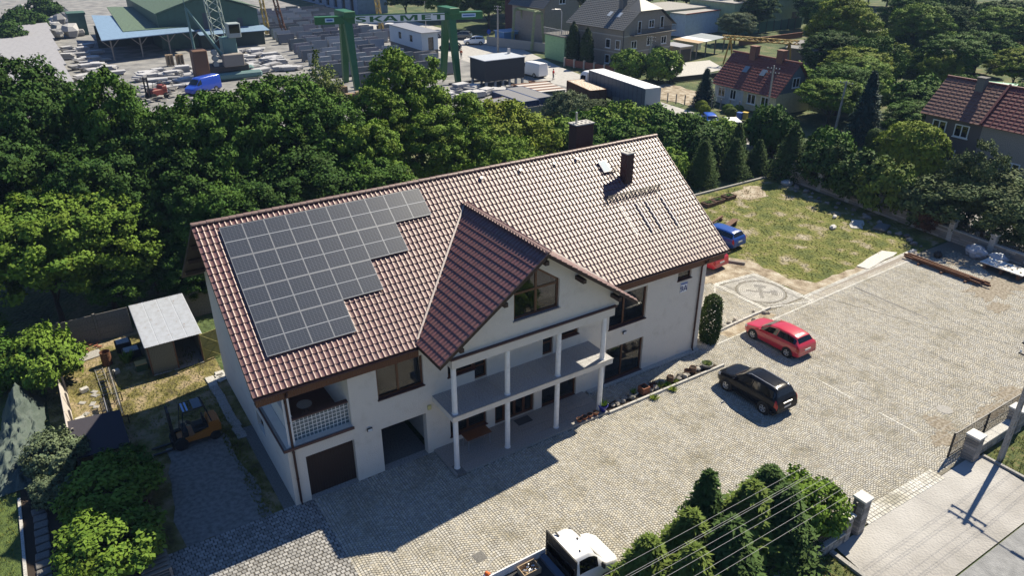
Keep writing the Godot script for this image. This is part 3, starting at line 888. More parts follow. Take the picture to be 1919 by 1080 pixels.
func build_ground() -> void:
	var g1 := noise_tex(0.006, [[0.15, [0.030, 0.050, 0.014]], [0.45, [0.055, 0.085, 0.022]], [0.7, [0.10, 0.11, 0.04]], [0.95, [0.17, 0.14, 0.085]]], 41, 1024, 6)
	struct("ground", sheet(rect(-500, -700, 700, 160), -0.09), mat(Color.WHITE, 0.95, g1, 0.03, M.fine, 0.8))
	# lawn east of the house: grass worn to bare sandy earth
	var lt := noise_tex(0.0075, [[0.18, [0.065, 0.085, 0.014]], [0.45, [0.115, 0.128, 0.022]], [0.58, [0.15, 0.148, 0.036]], [0.68, [0.215, 0.19, 0.10]], [0.80, [0.28, 0.245, 0.17]], [0.95, [0.36, 0.32, 0.24]]], 77, 1024, 7)
	M.lawn = mat(Color.WHITE, 0.97, lt, 0.05, bump_tex(0.12, 6.0, 3), 0.9)
	struct("lawn", sheet(ragged(rect(25.6, -20.6, 56.4, -0.9), 1.2, 0.25), -0.03), M.lawn)
	# bare sandy earth along the lawn's edge
	var st := noise_tex(0.012, [[0.1, [0.17, 0.13, 0.085]], [0.5, [0.31, 0.26, 0.19]], [0.9, [0.46, 0.42, 0.34]]], 78, 512, 6)
	M.sand = mat(Color.WHITE, 0.97, st, 0.12, bump_tex(0.1, 5.0, 4), 0.8)
	struct("bare_earth", sheet(ragged([Vector2(33.2, -6.4), Vector2(35.5, -9.6), Vector2(37.2, -9.4), Vector2(38.4, -7.2), Vector2(38.6, -3.6), Vector2(39.5, -1.9), Vector2(44.6, -1.9), Vector2(44.8, -1.0), Vector2(37.3, -1.0), Vector2(37.0, -5.4), Vector2(33.2, -5.9)], 0.7, 0.22), -0.012), M.sand)
	struct("bare_earth", sheet(ragged([Vector2(48.5, -18.6), Vector2(51.8, -19.6), Vector2(53.5, -18.6), Vector2(51.5, -16.6), Vector2(49.2, -16.4)], 0.6, 0.3), -0.016), M.sand)
	struct("bare_earth", sheet(ragged([Vector2(25.8, -12.5), Vector2(36.0, -11.0), Vector2(36.5, -9.0), Vector2(33.4, -6.1), Vector2(25.8, -6.0)], 0.7, 0.15), -0.014), M.sand)
	# sand joints under the cobbles, and the cobbles, laid in arcs
	M.joint = mat(L(0.185, 0.17, 0.135), 0.98, M.coarse, 0.5)
	var yard := struct("courtyard_paving", sheet([Vector2(0.8, 0.0), Vector2(25.45, 0.0), Vector2(25.45, -6.2), Vector2(33.05, -6.2), Vector2(37.0, -5.5), Vector2(37.0, -0.9), Vector2(56.0, -0.9), Vector2(56.0, 14.9), Vector2(0.8, 14.9)], -0.018), M.joint)
	var b := MB.new()
	var hs := 0.5; var ht := 0.42
	b.quad(Vector3(-ht, 0, ht), Vector3(ht, 0, ht), Vector3(ht, 0, -ht), Vector3(-ht, 0, -ht))
	for k in 4:
		var q := Basis(Vector3.UP, k * PI / 2)
		b.quad(q * Vector3(-hs, -0.03, hs), q * Vector3(hs, -0.03, hs), q * Vector3(ht, 0, ht), q * Vector3(-ht, 0, ht))
	var cm := b.mesh()
	var ts := []; var cs := []
	var W := 1.28; var R := 0.92; var pitch := 0.135
	var inside := func(x: float, z: float) -> bool:
		if z < 0.02 and x < 25.5: return false
		if x > 7.05 and x < 16.6 and z < 2.32: return false
		if x > 16.6 and x < 25.1 and z > 1.55 and z < 2.32: return false
		if x > 16.7 and x < 25.5 and z < 0.3: return false
		if z < -0.75: return x > 25.5 and x < 33.0 and z > -6.1
		return x > 0.85 and x < 52.5 + 1.2 * sin(z * 0.9) - maxf(0, 3.0 - z) * 0.6 and z < 14.75
	var x := 0.4
	var column := 0
	while x < 56.0:
		var z := -7.0 - (0.07 if column % 2 else 0.0)
		while z < 16.5:
			var a := -0.765
			while a < 0.765:
				var px := x + W / 2 + sin(a) * R
				var pz := z - cos(a) * R + R * 0.7
				if inside.call(px, pz):
					var s := pitch * rng.randf_range(0.84, 0.97)
					var bs := Basis(Vector3.UP, -a + rng.randf_range(-0.13, 0.13)).scaled_local(Vector3(s * rng.randf_range(0.88, 1.04), 1, s * cos(a)))
					bs = bs.rotated(Vector3(1, 0, 0), rng.randf_range(-0.05, 0.05)).rotated(Vector3(0, 0, 1), rng.randf_range(-0.05, 0.05))
					ts.append(Transform3D(bs, Vector3(px, rng.randf_range(-0.004, 0.004), pz)))
					var k := rng.randf_range(0.78, 1.15)
					var wm := rng.randf_range(0.0, 1.0)
					cs.append(Color(k * lerpf(0.38, 0.415, wm), k * lerpf(0.374, 0.385, wm), k * lerpf(0.352, 0.315, wm)))
				a += pitch / R
			z += pitch
		x += W; column += 1
	M.cobble = vcol(mat(Color.WHITE, 0.85, noise_tex(0.008, [[0.08, [0.62, 0.60, 0.52]], [0.34, [0.9, 0.89, 0.86]], [0.6, [1, 1, 1]]], 55, 1024, 6), 0.045))
	scatter(yard, "cobbles", cm, M.cobble, ts, cs)
	# straight rows of pale setts: borders and lines laid across the yard
	ts = []; cs = []
	var pale := func(ax: float, az: float, bx_: float, bz: float, w: float, n: int) -> void:
		var d := Vector2(bx_ - ax, bz - az)
		var m := int(d.length() / 0.2)
		for i in m:
			for j in n:
				var p := Vector2(ax, az) + d * ((i + 0.5) / m) + d.normalized().orthogonal() * (w * (j - (n - 1) / 2.0))
				ts.append(Transform3D(Basis(Vector3.UP, -d.angle() + rng.randf_range(-0.06, 0.06)).scaled_local(Vector3(0.19, 1, w * 0.95)), Vector3(p.x, 0.012 + rng.randf_range(-0.003, 0.003), p.y)))
				var k := rng.randf_range(0.8, 1.15)
				cs.append(Color(0.50 * k, 0.49 * k, 0.455 * k))
	pale.call(33.15, -1.25, 33.15, -5.8, 0.17, 2); pale.call(33.2, -5.7, 37.0, -5.3, 0.17, 2); pale.call(36.95, -5.3, 36.95, -0.2, 0.17, 2)
	pale.call(37.0, -0.9, 51.4, -1.45, 0.16, 2); pale.call(26.9, 0.35, 36.8, -0.05, 0.16, 1); pale.call(36.8, -0.05, 50.5, -0.5, 0.16, 1)
	pale.call(28.85, 6.0, 28.88, 8.7, 0.12, 1); pale.call(28.92, 10.2, 28.95, 12.4, 0.12, 1); pale.call(21.0, 14.6, 26.8, 14.75, 0.2, 4)
	pale.call(27.4, -0.45, 33.1, -5.7, 0.15, 1); pale.call(33.1, -1.3, 36.9, -0.15, 0.15, 1)
	scatter(yard, "pale_setts", cm, M.cobble, ts, cs)
	# emblem laid in dark and light stones: a ring with crossed hammers
	ts = []; cs = []
	var put := func(px: float, pz: float, ang: float, s: float, k: float) -> void:
		ts.append(Transform3D(Basis(Vector3.UP, ang).scaled_local(Vector3(s, 1, s)), Vector3(px, 0.002 + rng.randf_range(-0.003, 0.003), pz)))
		cs.append(Color(k * 1.0, k * 0.97, k * 0.9))
	var hammer := func(p: Vector2) -> bool:
		for q in [[Vector2(-0.75, 0.75), Vector2(0.75, -0.75)], [Vector2(-0.75, -0.75), Vector2(0.75, 0.75)]]:
			var d: Vector2 = (q[1] - q[0]).normalized()
			var l: float = (p - q[0]).dot(d)
			var s: float = absf((p - q[0]).cross(d))
			if s < 0.13 and l > 0 and l < 2.1: return true
			if s < 0.45 and absf(l - 1.95) < 0.2: return true
		return false
	var ec := Vector2(35.0, -3.1)
	var er := 0.14
	while er < 1.75:
		var m := int(TAU * er / 0.135)
		for k in m:
			var a := TAU * k / m
			var p := Vector2(cos(a), sin(a)) * er
			var dark: bool = hammer.call(p) or (er > 1.52 and er < 1.68)
			put.call(ec.x + p.x, ec.y + p.y, -a, 0.125, rng.randf_range(0.24, 0.31) if dark else rng.randf_range(0.40, 0.52))
		er += 0.135
	var gx := 33.3
	while gx < 36.85:
		var gz := -5.25
		while gz < -0.9:
			var p := Vector2(gx, gz) - ec
			var edge: float = -5.75 + (gx - 33.15) * 0.1
			if p.length() > 1.80 and gz > edge and gz < -1.2 + (gx - 33.1) * 0.3:
				var fr := minf(minf(gx - 33.3, 36.8 - gx), minf(gz - edge, -1.2 + (gx - 33.1) * 0.3 - gz))
				put.call(gx, gz, rng.randf_range(-0.1, 0.1), 0.125, rng.randf_range(0.25, 0.31) if fr > 0.22 and fr < 0.37 else rng.randf_range(0.35, 0.5))
			gz += 0.137
		gx += 0.137
	scatter(yard, "emblem_stones", cm, M.cobble, ts, cs)
	b = sheet(rect(33.15, -5.9, 37.0, -0.2), -0.014)
	part(yard, "emblem_bed", b, M.joint)
	# gravel strip beside the lawn kerb, drain slot, slab, manholes
	struct("gravel_strip", sheet([Vector2(37.1, -0.8), Vector2(51.4, -1.35), Vector2(50.5, -0.6), Vector2(36.9, -0.12)], -0.006), mat(Color.WHITE, 0.95, noise_tex(0.08, [[0.2, [0.14, 0.12, 0.1]], [0.8, [0.34, 0.31, 0.27]]], 60), 0.5))
	b = MB.new()
	for k in 7: b.bx(41.22, 0.004, 0.1 + k * 0.8, 41.34, 0.008, 0.1 + k * 0.8 + 0.78)
	struct("drain_channel", b, M.steel_dark)
	b = MB.new(); b.prism(ragged([Vector2(44.6, -2.0), Vector2(48.8, -2.75), Vector2(49.5, -1.75), Vector2(44.8, -1.15)], 0.8, 0.07), -0.05, 0.03, Transform3D(Basis(Vector3(1, 0, 0), Vector3(0, 0, 1), Vector3(0, -1, 0)), Vector3.ZERO))
	struct("concrete_pad", b, mat(L(0.62, 0.59, 0.54), 0.95, M.coarse, 0.5))
	b = MB.new(); b.cyl(Vector3(32.2, -0.01, 12.0), Vector3(32.2, 0.012, 12.0), 0.42, 0.41, 20); solo("manhole_cover", b, M.concrete, "round pale manhole cover in the cobbles near the railing", "manhole cover")
	b = MB.new(); b.bx(5.25, -0.01, 6.95, 5.75, 0.008, 7.45); b.bx(5.32, 0.008, 7.02, 5.68, 0.013, 7.38); solo("manhole_cover", b, M.concrete_dark, "square grey drain cover near the white flatbed truck", "manhole cover")
	# earth and dirt lying over the far cobbles
	var dt := mat(Color.WHITE, 0.97, noise_tex(0.03, [[0.2, [0.15, 0.125, 0.09]], [0.6, [0.25, 0.22, 0.175]], [0.9, [0.34, 0.31, 0.26]]], 79, 512, 6), 0.3, bump_tex(0.1, 4.0, 4), 0.7)
	for q in [[49.6, 5.6, 3.0, 1.6], [51.6, 8.8, 2.4, 2.6], [46.8, 7.4, 1.2, 0.7], [34.2, 13.4, 1.6, 0.5], [30.8, 12.6, 0.7, 0.9], [29.6, 13.4, 0.9, 0.7], [36.8, 13.2, 1.6, 0.7], [44.5, 11.6, 1.7, 1.2], [40.8, 13.6, 1.6, 0.6], [52.6, 1.6, 1.7, 1.6], [48.0, 12.6, 2.2, 1.2]]:
		var pts := []
		var nn := 34
		for i in nn:
			var k := rng.randf_range(0.55, 1.1)
			pts.append(Vector2(q[0] + cos(TAU * i / nn) * q[2] * k, q[1] + sin(TAU * i / nn) * q[3] * k))
		struct("dirt_patch", sheet(pts, 0.007), dt)
	# kerb between lawn and conifers
	b = MB.new(); b.bx(44.0, -0.1, -20.35, 55.8, 0.14, -20.15); struct("kerb", b, M.concrete)
	# west side: rougher drive
	M.drive = mat(Color.WHITE, 0.95, noise_tex(0.02, [[0.1, [0.13, 0.125, 0.115]], [0.5, [0.19, 0.185, 0.175]], [0.9, [0.24, 0.235, 0.22]]], 61, 512, 6), 0.3, M.fine, 0.7)
	struct("drive", sheet(ragged([Vector2(-4.2, -7.5), Vector2(-1.5, -7.8), Vector2(-1.1, -0.1), Vector2(-4.9, -0.1), Vector2(-4.7, -3.0)], 0.9, 0.2), -0.03), M.drive)
	var wt := noise_tex(0.012, [[0.2, [0.07, 0.06, 0.02]], [0.45, [0.14, 0.125, 0.035]], [0.6, [0.2, 0.165, 0.08]], [0.8, [0.27, 0.21, 0.13]]], 62, 512, 6)
	M.side_yard = mat(Color.WHITE, 0.97, wt, 0.09, bump_tex(0.1, 5.0, 6), 0.9)
	struct("side_yard", sheet(rect(-9.0, -21.9, 0.0, 3.0), -0.05), M.side_yard)
	struct("garden_lawn", sheet(rect(-40, -24, -10.75, 10), -0.04), mat(Color.WHITE, 0.95, noise_tex(0.03, [[0.2, [0.045, 0.075, 0.015]], [0.8, [0.09, 0.13, 0.025]]], 63), 0.2, bump_tex(0.15, 6.0, 3), 1.0))
	var setts := struct("sett_paving", sheet(rect(-8.2, -0.1, 0.82, 14.9), -0.02), mat(L(0.10, 0.09, 0.075), 0.98, M.coarse, 0.5))
	var all := []
	var z2 := 0.0
	var r2 := 0
	while z2 < 14.5:
		var sx := -6.3 + (0.11 if r2 % 2 else 0.0)
		while sx < 0.8:
			all.append(Vector3(sx + rng.randf_range(-0.012, 0.012), rng.randf_range(-0.004, 0.004), z2 + rng.randf_range(-0.012, 0.012)))
			sx += 0.215
		z2 += 0.185; r2 += 1
	all.sort_custom(func(a, c): return (Vector2(a.x, a.z) - Vector2(-2.2, 1.0)).length() < (Vector2(c.x, c.z) - Vector2(-2.2, 1.0)).length())
	var tones := []
	for k in 4:
		var q: float = [0.23, 0.28, 0.33, 0.38][k]
		tones.append(mat(L(q, q * 0.985, q * 0.95), 0.85, M.coarse, 1.2))
	ts = []; cs = []
	for k in all.size():
		var bs := Basis(Vector3.UP, rng.randf_range(-0.06, 0.06)).scaled_local(Vector3(0.2 * rng.randf_range(0.9, 1.02), 1.2, 0.172 * rng.randf_range(0.92, 1.02)))
		if k < 300:
			part(setts, "sett", cm, tones[rng.randi() % 4]).transform = Transform3D(bs, all[k])
		else:
			ts.append(Transform3D(bs, all[k]))
			var q := rng.randf_range(0.23, 0.4)
			cs.append(Color(q, q * 0.985, q * 0.95))
	scatter(setts, "setts", cm, vcol(mat(Color.WHITE, 0.85, M.coarse, 1.2)), ts, cs)
	# flagstones along the west wall
	b = MB.new(); b.bx(-0.55, -0.09, -7.2, -0.01, -0.005, 0.0); var fl := struct("wall_path", b, M.concrete_dark)
	for k in 12:
		b = MB.new(); b.cbox(Vector3.ZERO, Vector3(0.48, 0.06, 0.55), 0.012)
		var o := part(fl, "flagstone", b, M.concrete if k > 1 else M.concrete_light)
		o.position = Vector3(-0.75 + rng.randf_range(-0.05, 0.05) - (0.1 if k < 3 else 0.0), 0.0, -12.9 + k * 0.57); o.rotation.y = rng.randf_range(-0.08, 0.08)
	for k in 3:
		b = MB.new(); b.cbox(Vector3.ZERO, Vector3(0.5, 0.07, 0.55), 0.012)
		var o := part(fl, "flagstone", b, M.concrete_light)
		o.position = Vector3(-0.2 - k * 0.05, 0.0, -13.2 + k * 0.3); o.rotation.y = 0.2 * k
	# gate apron, pavement, carriageway, verges
	M.apron = mat(Color.WHITE, 0.95, noise_tex(0.006, [[0.15, [0.27, 0.26, 0.245]], [0.5, [0.335, 0.325, 0.31]], [0.9, [0.39, 0.38, 0.365]]], 64, 512, 6), 0.07, M.fine, 0.4)
	struct("apron", sheet([Vector2(18.6, 15.0), Vector2(30.0, 14.9), Vector2(29.7, 17.4), Vector2(45, 18.4), Vector2(60, 18.62), Vector2(60, 18.7), Vector2(17.8, 18.65), Vector2(18.3, 16.8)], -0.012), M.apron)
	M.asphalt = mat(Color.WHITE, 0.9, noise_tex(0.03, [[0.1, [0.17, 0.175, 0.18]], [0.9, [0.255, 0.26, 0.265]]], 65, 512, 6), 0.12, M.fine, 0.5)
	struct("road", sheet(rect(-60, 18.72, 75, 26), -0.03), M.asphalt)
	b = MB.new(); b.bx(18.05, -0.1, 15.1, 18.25, 0.12, 18.6); struct("kerb", b, M.concrete)
	b = MB.new(); b.bx(29.9, -0.1, 15.2, 30.05, 0.1, 17.3); struct("kerb", b, M.concrete)
	var road2 := mat(Color.WHITE, 0.9, noise_tex(0.02, [[0.1, [0.30, 0.295, 0.285]], [0.9, [0.40, 0.39, 0.37]]], 66, 512, 6), 0.1)
	struct("street", sheet([Vector2(58.2, 40), Vector2(58.6, -8), Vector2(62.0, -30), Vector2(64.0, -48), Vector2(66.0, -60), Vector2(63, -90), Vector2(64, -160), Vector2(80, -160), Vector2(79, -100), Vector2(74, -80), Vector2(71, -60), Vector2(69.5, -40), Vector2(66, -25), Vector2(63.6, -8), Vector2(63.4, 40)], -0.05), road2)
	# the stone yard's hard standing
	struct("stone_yard_ground", sheet(rect(-60, -400, 66.5, -60), -0.06), mat(Color.WHITE, 0.95, noise_tex(0.01, [[0.1, [0.12, 0.12, 0.125]], [0.5, [0.19, 0.19, 0.188]], [0.9, [0.26, 0.255, 0.245]]], 67, 512, 6), 0.05))

# ---- foliage: meshes are built once and shared; each tree is trunk (with limbs) and crown

func leaf(b: MB, p: Vector3, out: Vector3, s: float, ln: float, fold := 0.35) -> void:
	var r := Vector3(rng.randf_range(-1, 1), rng.randf_range(-1, 1), rng.randf_range(-1, 1))
	var nn := (out * 0.75 + r * 0.75 + Vector3(0, 0.35, 0)).normalized()
	var d := nn.cross(Vector3(rng.randf_range(-1, 1), rng.randf_range(-1, 1), rng.randf_range(-1, 1))).normalized()
	var w := nn.cross(d)
	var i := b.v.size()
	b.v.append(p); b.v.append(p + d * ln * 0.45 + w * s * 0.5 + nn * s * fold * 0.5); b.v.append(p + d * ln - nn * s * fold * 0.4); b.v.append(p + d * ln * 0.45 - w * s * 0.5 + nn * s * fold * 0.5)
	var sn := (nn + out * 0.5).normalized()
	for k in 4:
		b.n.append(sn); b.c.append(b.col); b.uv.append(Vector2.ZERO)
	b.ix.append(i); b.ix.append(i + 1); b.ix.append(i + 2); b.ix.append(i); b.ix.append(i + 2); b.ix.append(i + 3)

func tint(lo: float, hi: float, warm := 0.12) -> Color:
	var k := rng.randf_range(lo, hi)
	var w := rng.randf_range(-warm, warm)
	return Color(k * (1.0 + w), k, k * (1.0 - w))

# a crown of leaf clumps spread over an uneven ellipsoid; radii per axis, cy the centre's height
func crown(rx: float, ry: float, cy: float, clumps: int, per: int, size: float, cr: float, lobes: int, inner := 0.25, droop := 0.0) -> MB:
	var b := MB.new()
	var lob := []
	for k in lobes:
		var a := TAU * k / lobes + rng.randf_range(-0.4, 0.4)
		var up := rng.randf_range(-0.55, 0.95)
		lob.append(Vector3(cos(a) * sqrt(maxf(0.05, 1 - up * up)), up, sin(a) * sqrt(maxf(0.05, 1 - up * up))).normalized())
	for k in clumps:
		var d := Vector3(rng.randfn(), rng.randfn() * 0.9 + 0.12, rng.randfn()).normalized()
		var best := -1.0
		for l in lob: best = maxf(best, d.dot(l))
		var reach := 0.60 + 0.46 * smoothstep(0.5, 1.0, best) + rng.randf_range(-0.11, 0.11)
		if rng.randf() < inner: reach *= rng.randf_range(0.45, 0.85)
		var c := Vector3(d.x * rx, d.y * ry, d.z * rx) * reach + Vector3(0, cy, 0)
		var cc := tint(0.68, 1.3)
		var r := cr * rng.randf_range(0.65, 1.3)
		for q in per:
			var e := Vector3(rng.randfn(), rng.randfn() * 0.7, rng.randfn()).normalized()
			var p := c + e * r * pow(rng.randf(), 0.45) * Vector3(1, 0.75, 1)
			p.y -= droop * r * rng.randf() * 2.0
			var kk := rng.randf_range(0.85, 1.18)
			b.col = Color(cc.r * kk, cc.g * kk, cc.b * kk)
			var s := size * rng.randf_range(0.55, 1.45)
			leaf(b, p, (e + d).normalized(), s, s * 1.5)
	return b

func trunk(h: float, r: float, spread: float, top: float, n := 7) -> MB:
	var b := MB.new()
	var pts := []
	for k in 6: pts.append(Vector3(rng.randf_range(-0.12, 0.12) * k * 0.4, h * k / 5.0, rng.randf_range(-0.12, 0.12) * k * 0.4))
	for k in 5: b.cyl(pts[k], pts[k + 1], r * (1.0 - 0.14 * k), r * (1.0 - 0.14 * (k + 1)), 8, false)
	for k in n:
		var a := TAU * k / n + rng.randf_range(-0.3, 0.3)
		var s: Vector3 = pts[2 + k % 4]
		var m := s + Vector3(cos(a) * spread * 0.45, (top - s.y) * 0.4, sin(a) * spread * 0.45)
		var e := s + Vector3(cos(a) * spread * 0.85, (top - s.y) * rng.randf_range(0.6, 0.9), sin(a) * spread * 0.85)
		b.cyl(s, m, r * 0.42, r * 0.28, 6, false); b.cyl(m, e, r * 0.28, r * 0.08, 6, false)
		for q in 2: b.cyl(m, m + Vector3(rng.randf_range(-1, 1), rng.randf_range(0.4, 1.2), rng.randf_range(-1, 1)) * spread * 0.3, r * 0.18, r * 0.04, 5, false)
	return b

# layered conifer: whorls of drooping boughs set with short needle sprays
func conifer(h: float, r: float, layers: int, boughs: int, sprays: int, size: float, lift := -0.25, base := 0.03) -> MB:
	var b := MB.new()
	for k in layers:
		var f := float(k) / layers
		var y := h * (base + (1 - base) * f)
		var rad := r * pow(1 - f, 0.85) + 0.08
		var nb := maxi(4, int(boughs * (0.4 + 0.6 * (1 - f))))
		for q in nb:
			var a := TAU * (q + (0.5 if k % 2 else 0.0)) / nb + rng.randf_range(-0.2, 0.2)
			var rr := rad * rng.randf_range(0.78, 1.1)
			var dir := Vector3(cos(a), 0, sin(a))
			var cc := tint(0.75, 1.25, 0.08)
			for s in sprays:
				var t := pow(rng.randf(), 0.7)
				var side := rng.randf_range(-1, 1) * 0.30 * rr * (0.25 + t * 0.6)
				var p := dir * rr * t + Vector3(-dir.z, 0, dir.x) * side + Vector3(0, y + lift * rr * t * t + rng.randf_range(-0.07, 0.07), 0)
				var kk := rng.randf_range(0.85, 1.2)
				b.col = Color(cc.r * kk, cc.g * kk, cc.b * kk)
				leaf(b, p, (dir * 0.6 + Vector3(0, 0.7, 0)).normalized(), size * rng.randf_range(0.35, 0.6), size * rng.randf_range(0.9, 1.6), 0.5)
	return b

# dense clipped or columnar shrub: leaves on a shell of given profile, Vector2(r, y)
func shell(prof: Array, count: int, size: float, rough := 0.08) -> MB:
	var b := MB.new()
	var area := []
	var tot := 0.0
	for k in prof.size() - 1:
		var a: float = (prof[k].x + prof[k + 1].x + 0.02) * prof[k].distance_to(prof[k + 1])
		tot += a; area.append(tot)
	var ns := FastNoiseLite.new()
	ns.seed = rng.randi() % 1000; ns.frequency = 0.9
	for i in count:
		var pick := rng.randf() * tot
		var k := 0
		while area[k] < pick: k += 1
		var q: Vector2 = prof[k].lerp(prof[k + 1], rng.randf())
		var a := rng.randf() * TAU
		var dir := Vector3(cos(a), 0, sin(a))
		var nz := ns.get_noise_3d(dir.x * 2.0, q.y, dir.z * 2.0)
		var rr := q.x * (1.0 + nz * rough * 3.0) - rng.randf() * rough
		var e: Vector2 = (prof[k + 1] - prof[k]).normalized()
		var out := (dir * e.y + Vector3(0, -e.x, 0)).normalized()
		b.col = tint(0.8, 1.2, 0.1) * (1.0 + nz * 0.3)
		leaf(b, dir * rr + Vector3(0, q.y, 0), out, size * rng.randf_range(0.6, 1.2), size * rng.randf_range(1.0, 1.8))
	return b

func leafmat(r: float, g: float, b: float, rough := 0.7, trans := 0.5) -> StandardMaterial3D:
	var m := vcol(mat(L(r, g, b), rough))
	m.metallic_specular = 0.2
	m.backlight_enabled = true
	m.backlight = L(r * trans * 1.1, g * trans * 1.3, b * trans * 0.5)
	m.cull_mode = BaseMaterial3D.CULL_DISABLED
	return m

func tree(called: String, label: String, category: String, at: Vector3, turn: float, cr: Mesh, lm: Material, tr: Mesh, sc: Vector3, group := "", bark: Material = null) -> Node3D:
	var o := thing(called, label, category, at, 0.0, group)
	o.rotation.y = turn
	o.scale = sc
	if tr: part(o, "trunk", tr, bark if bark else M.bark)
	part(o, "crown", cr, lm)
	return o

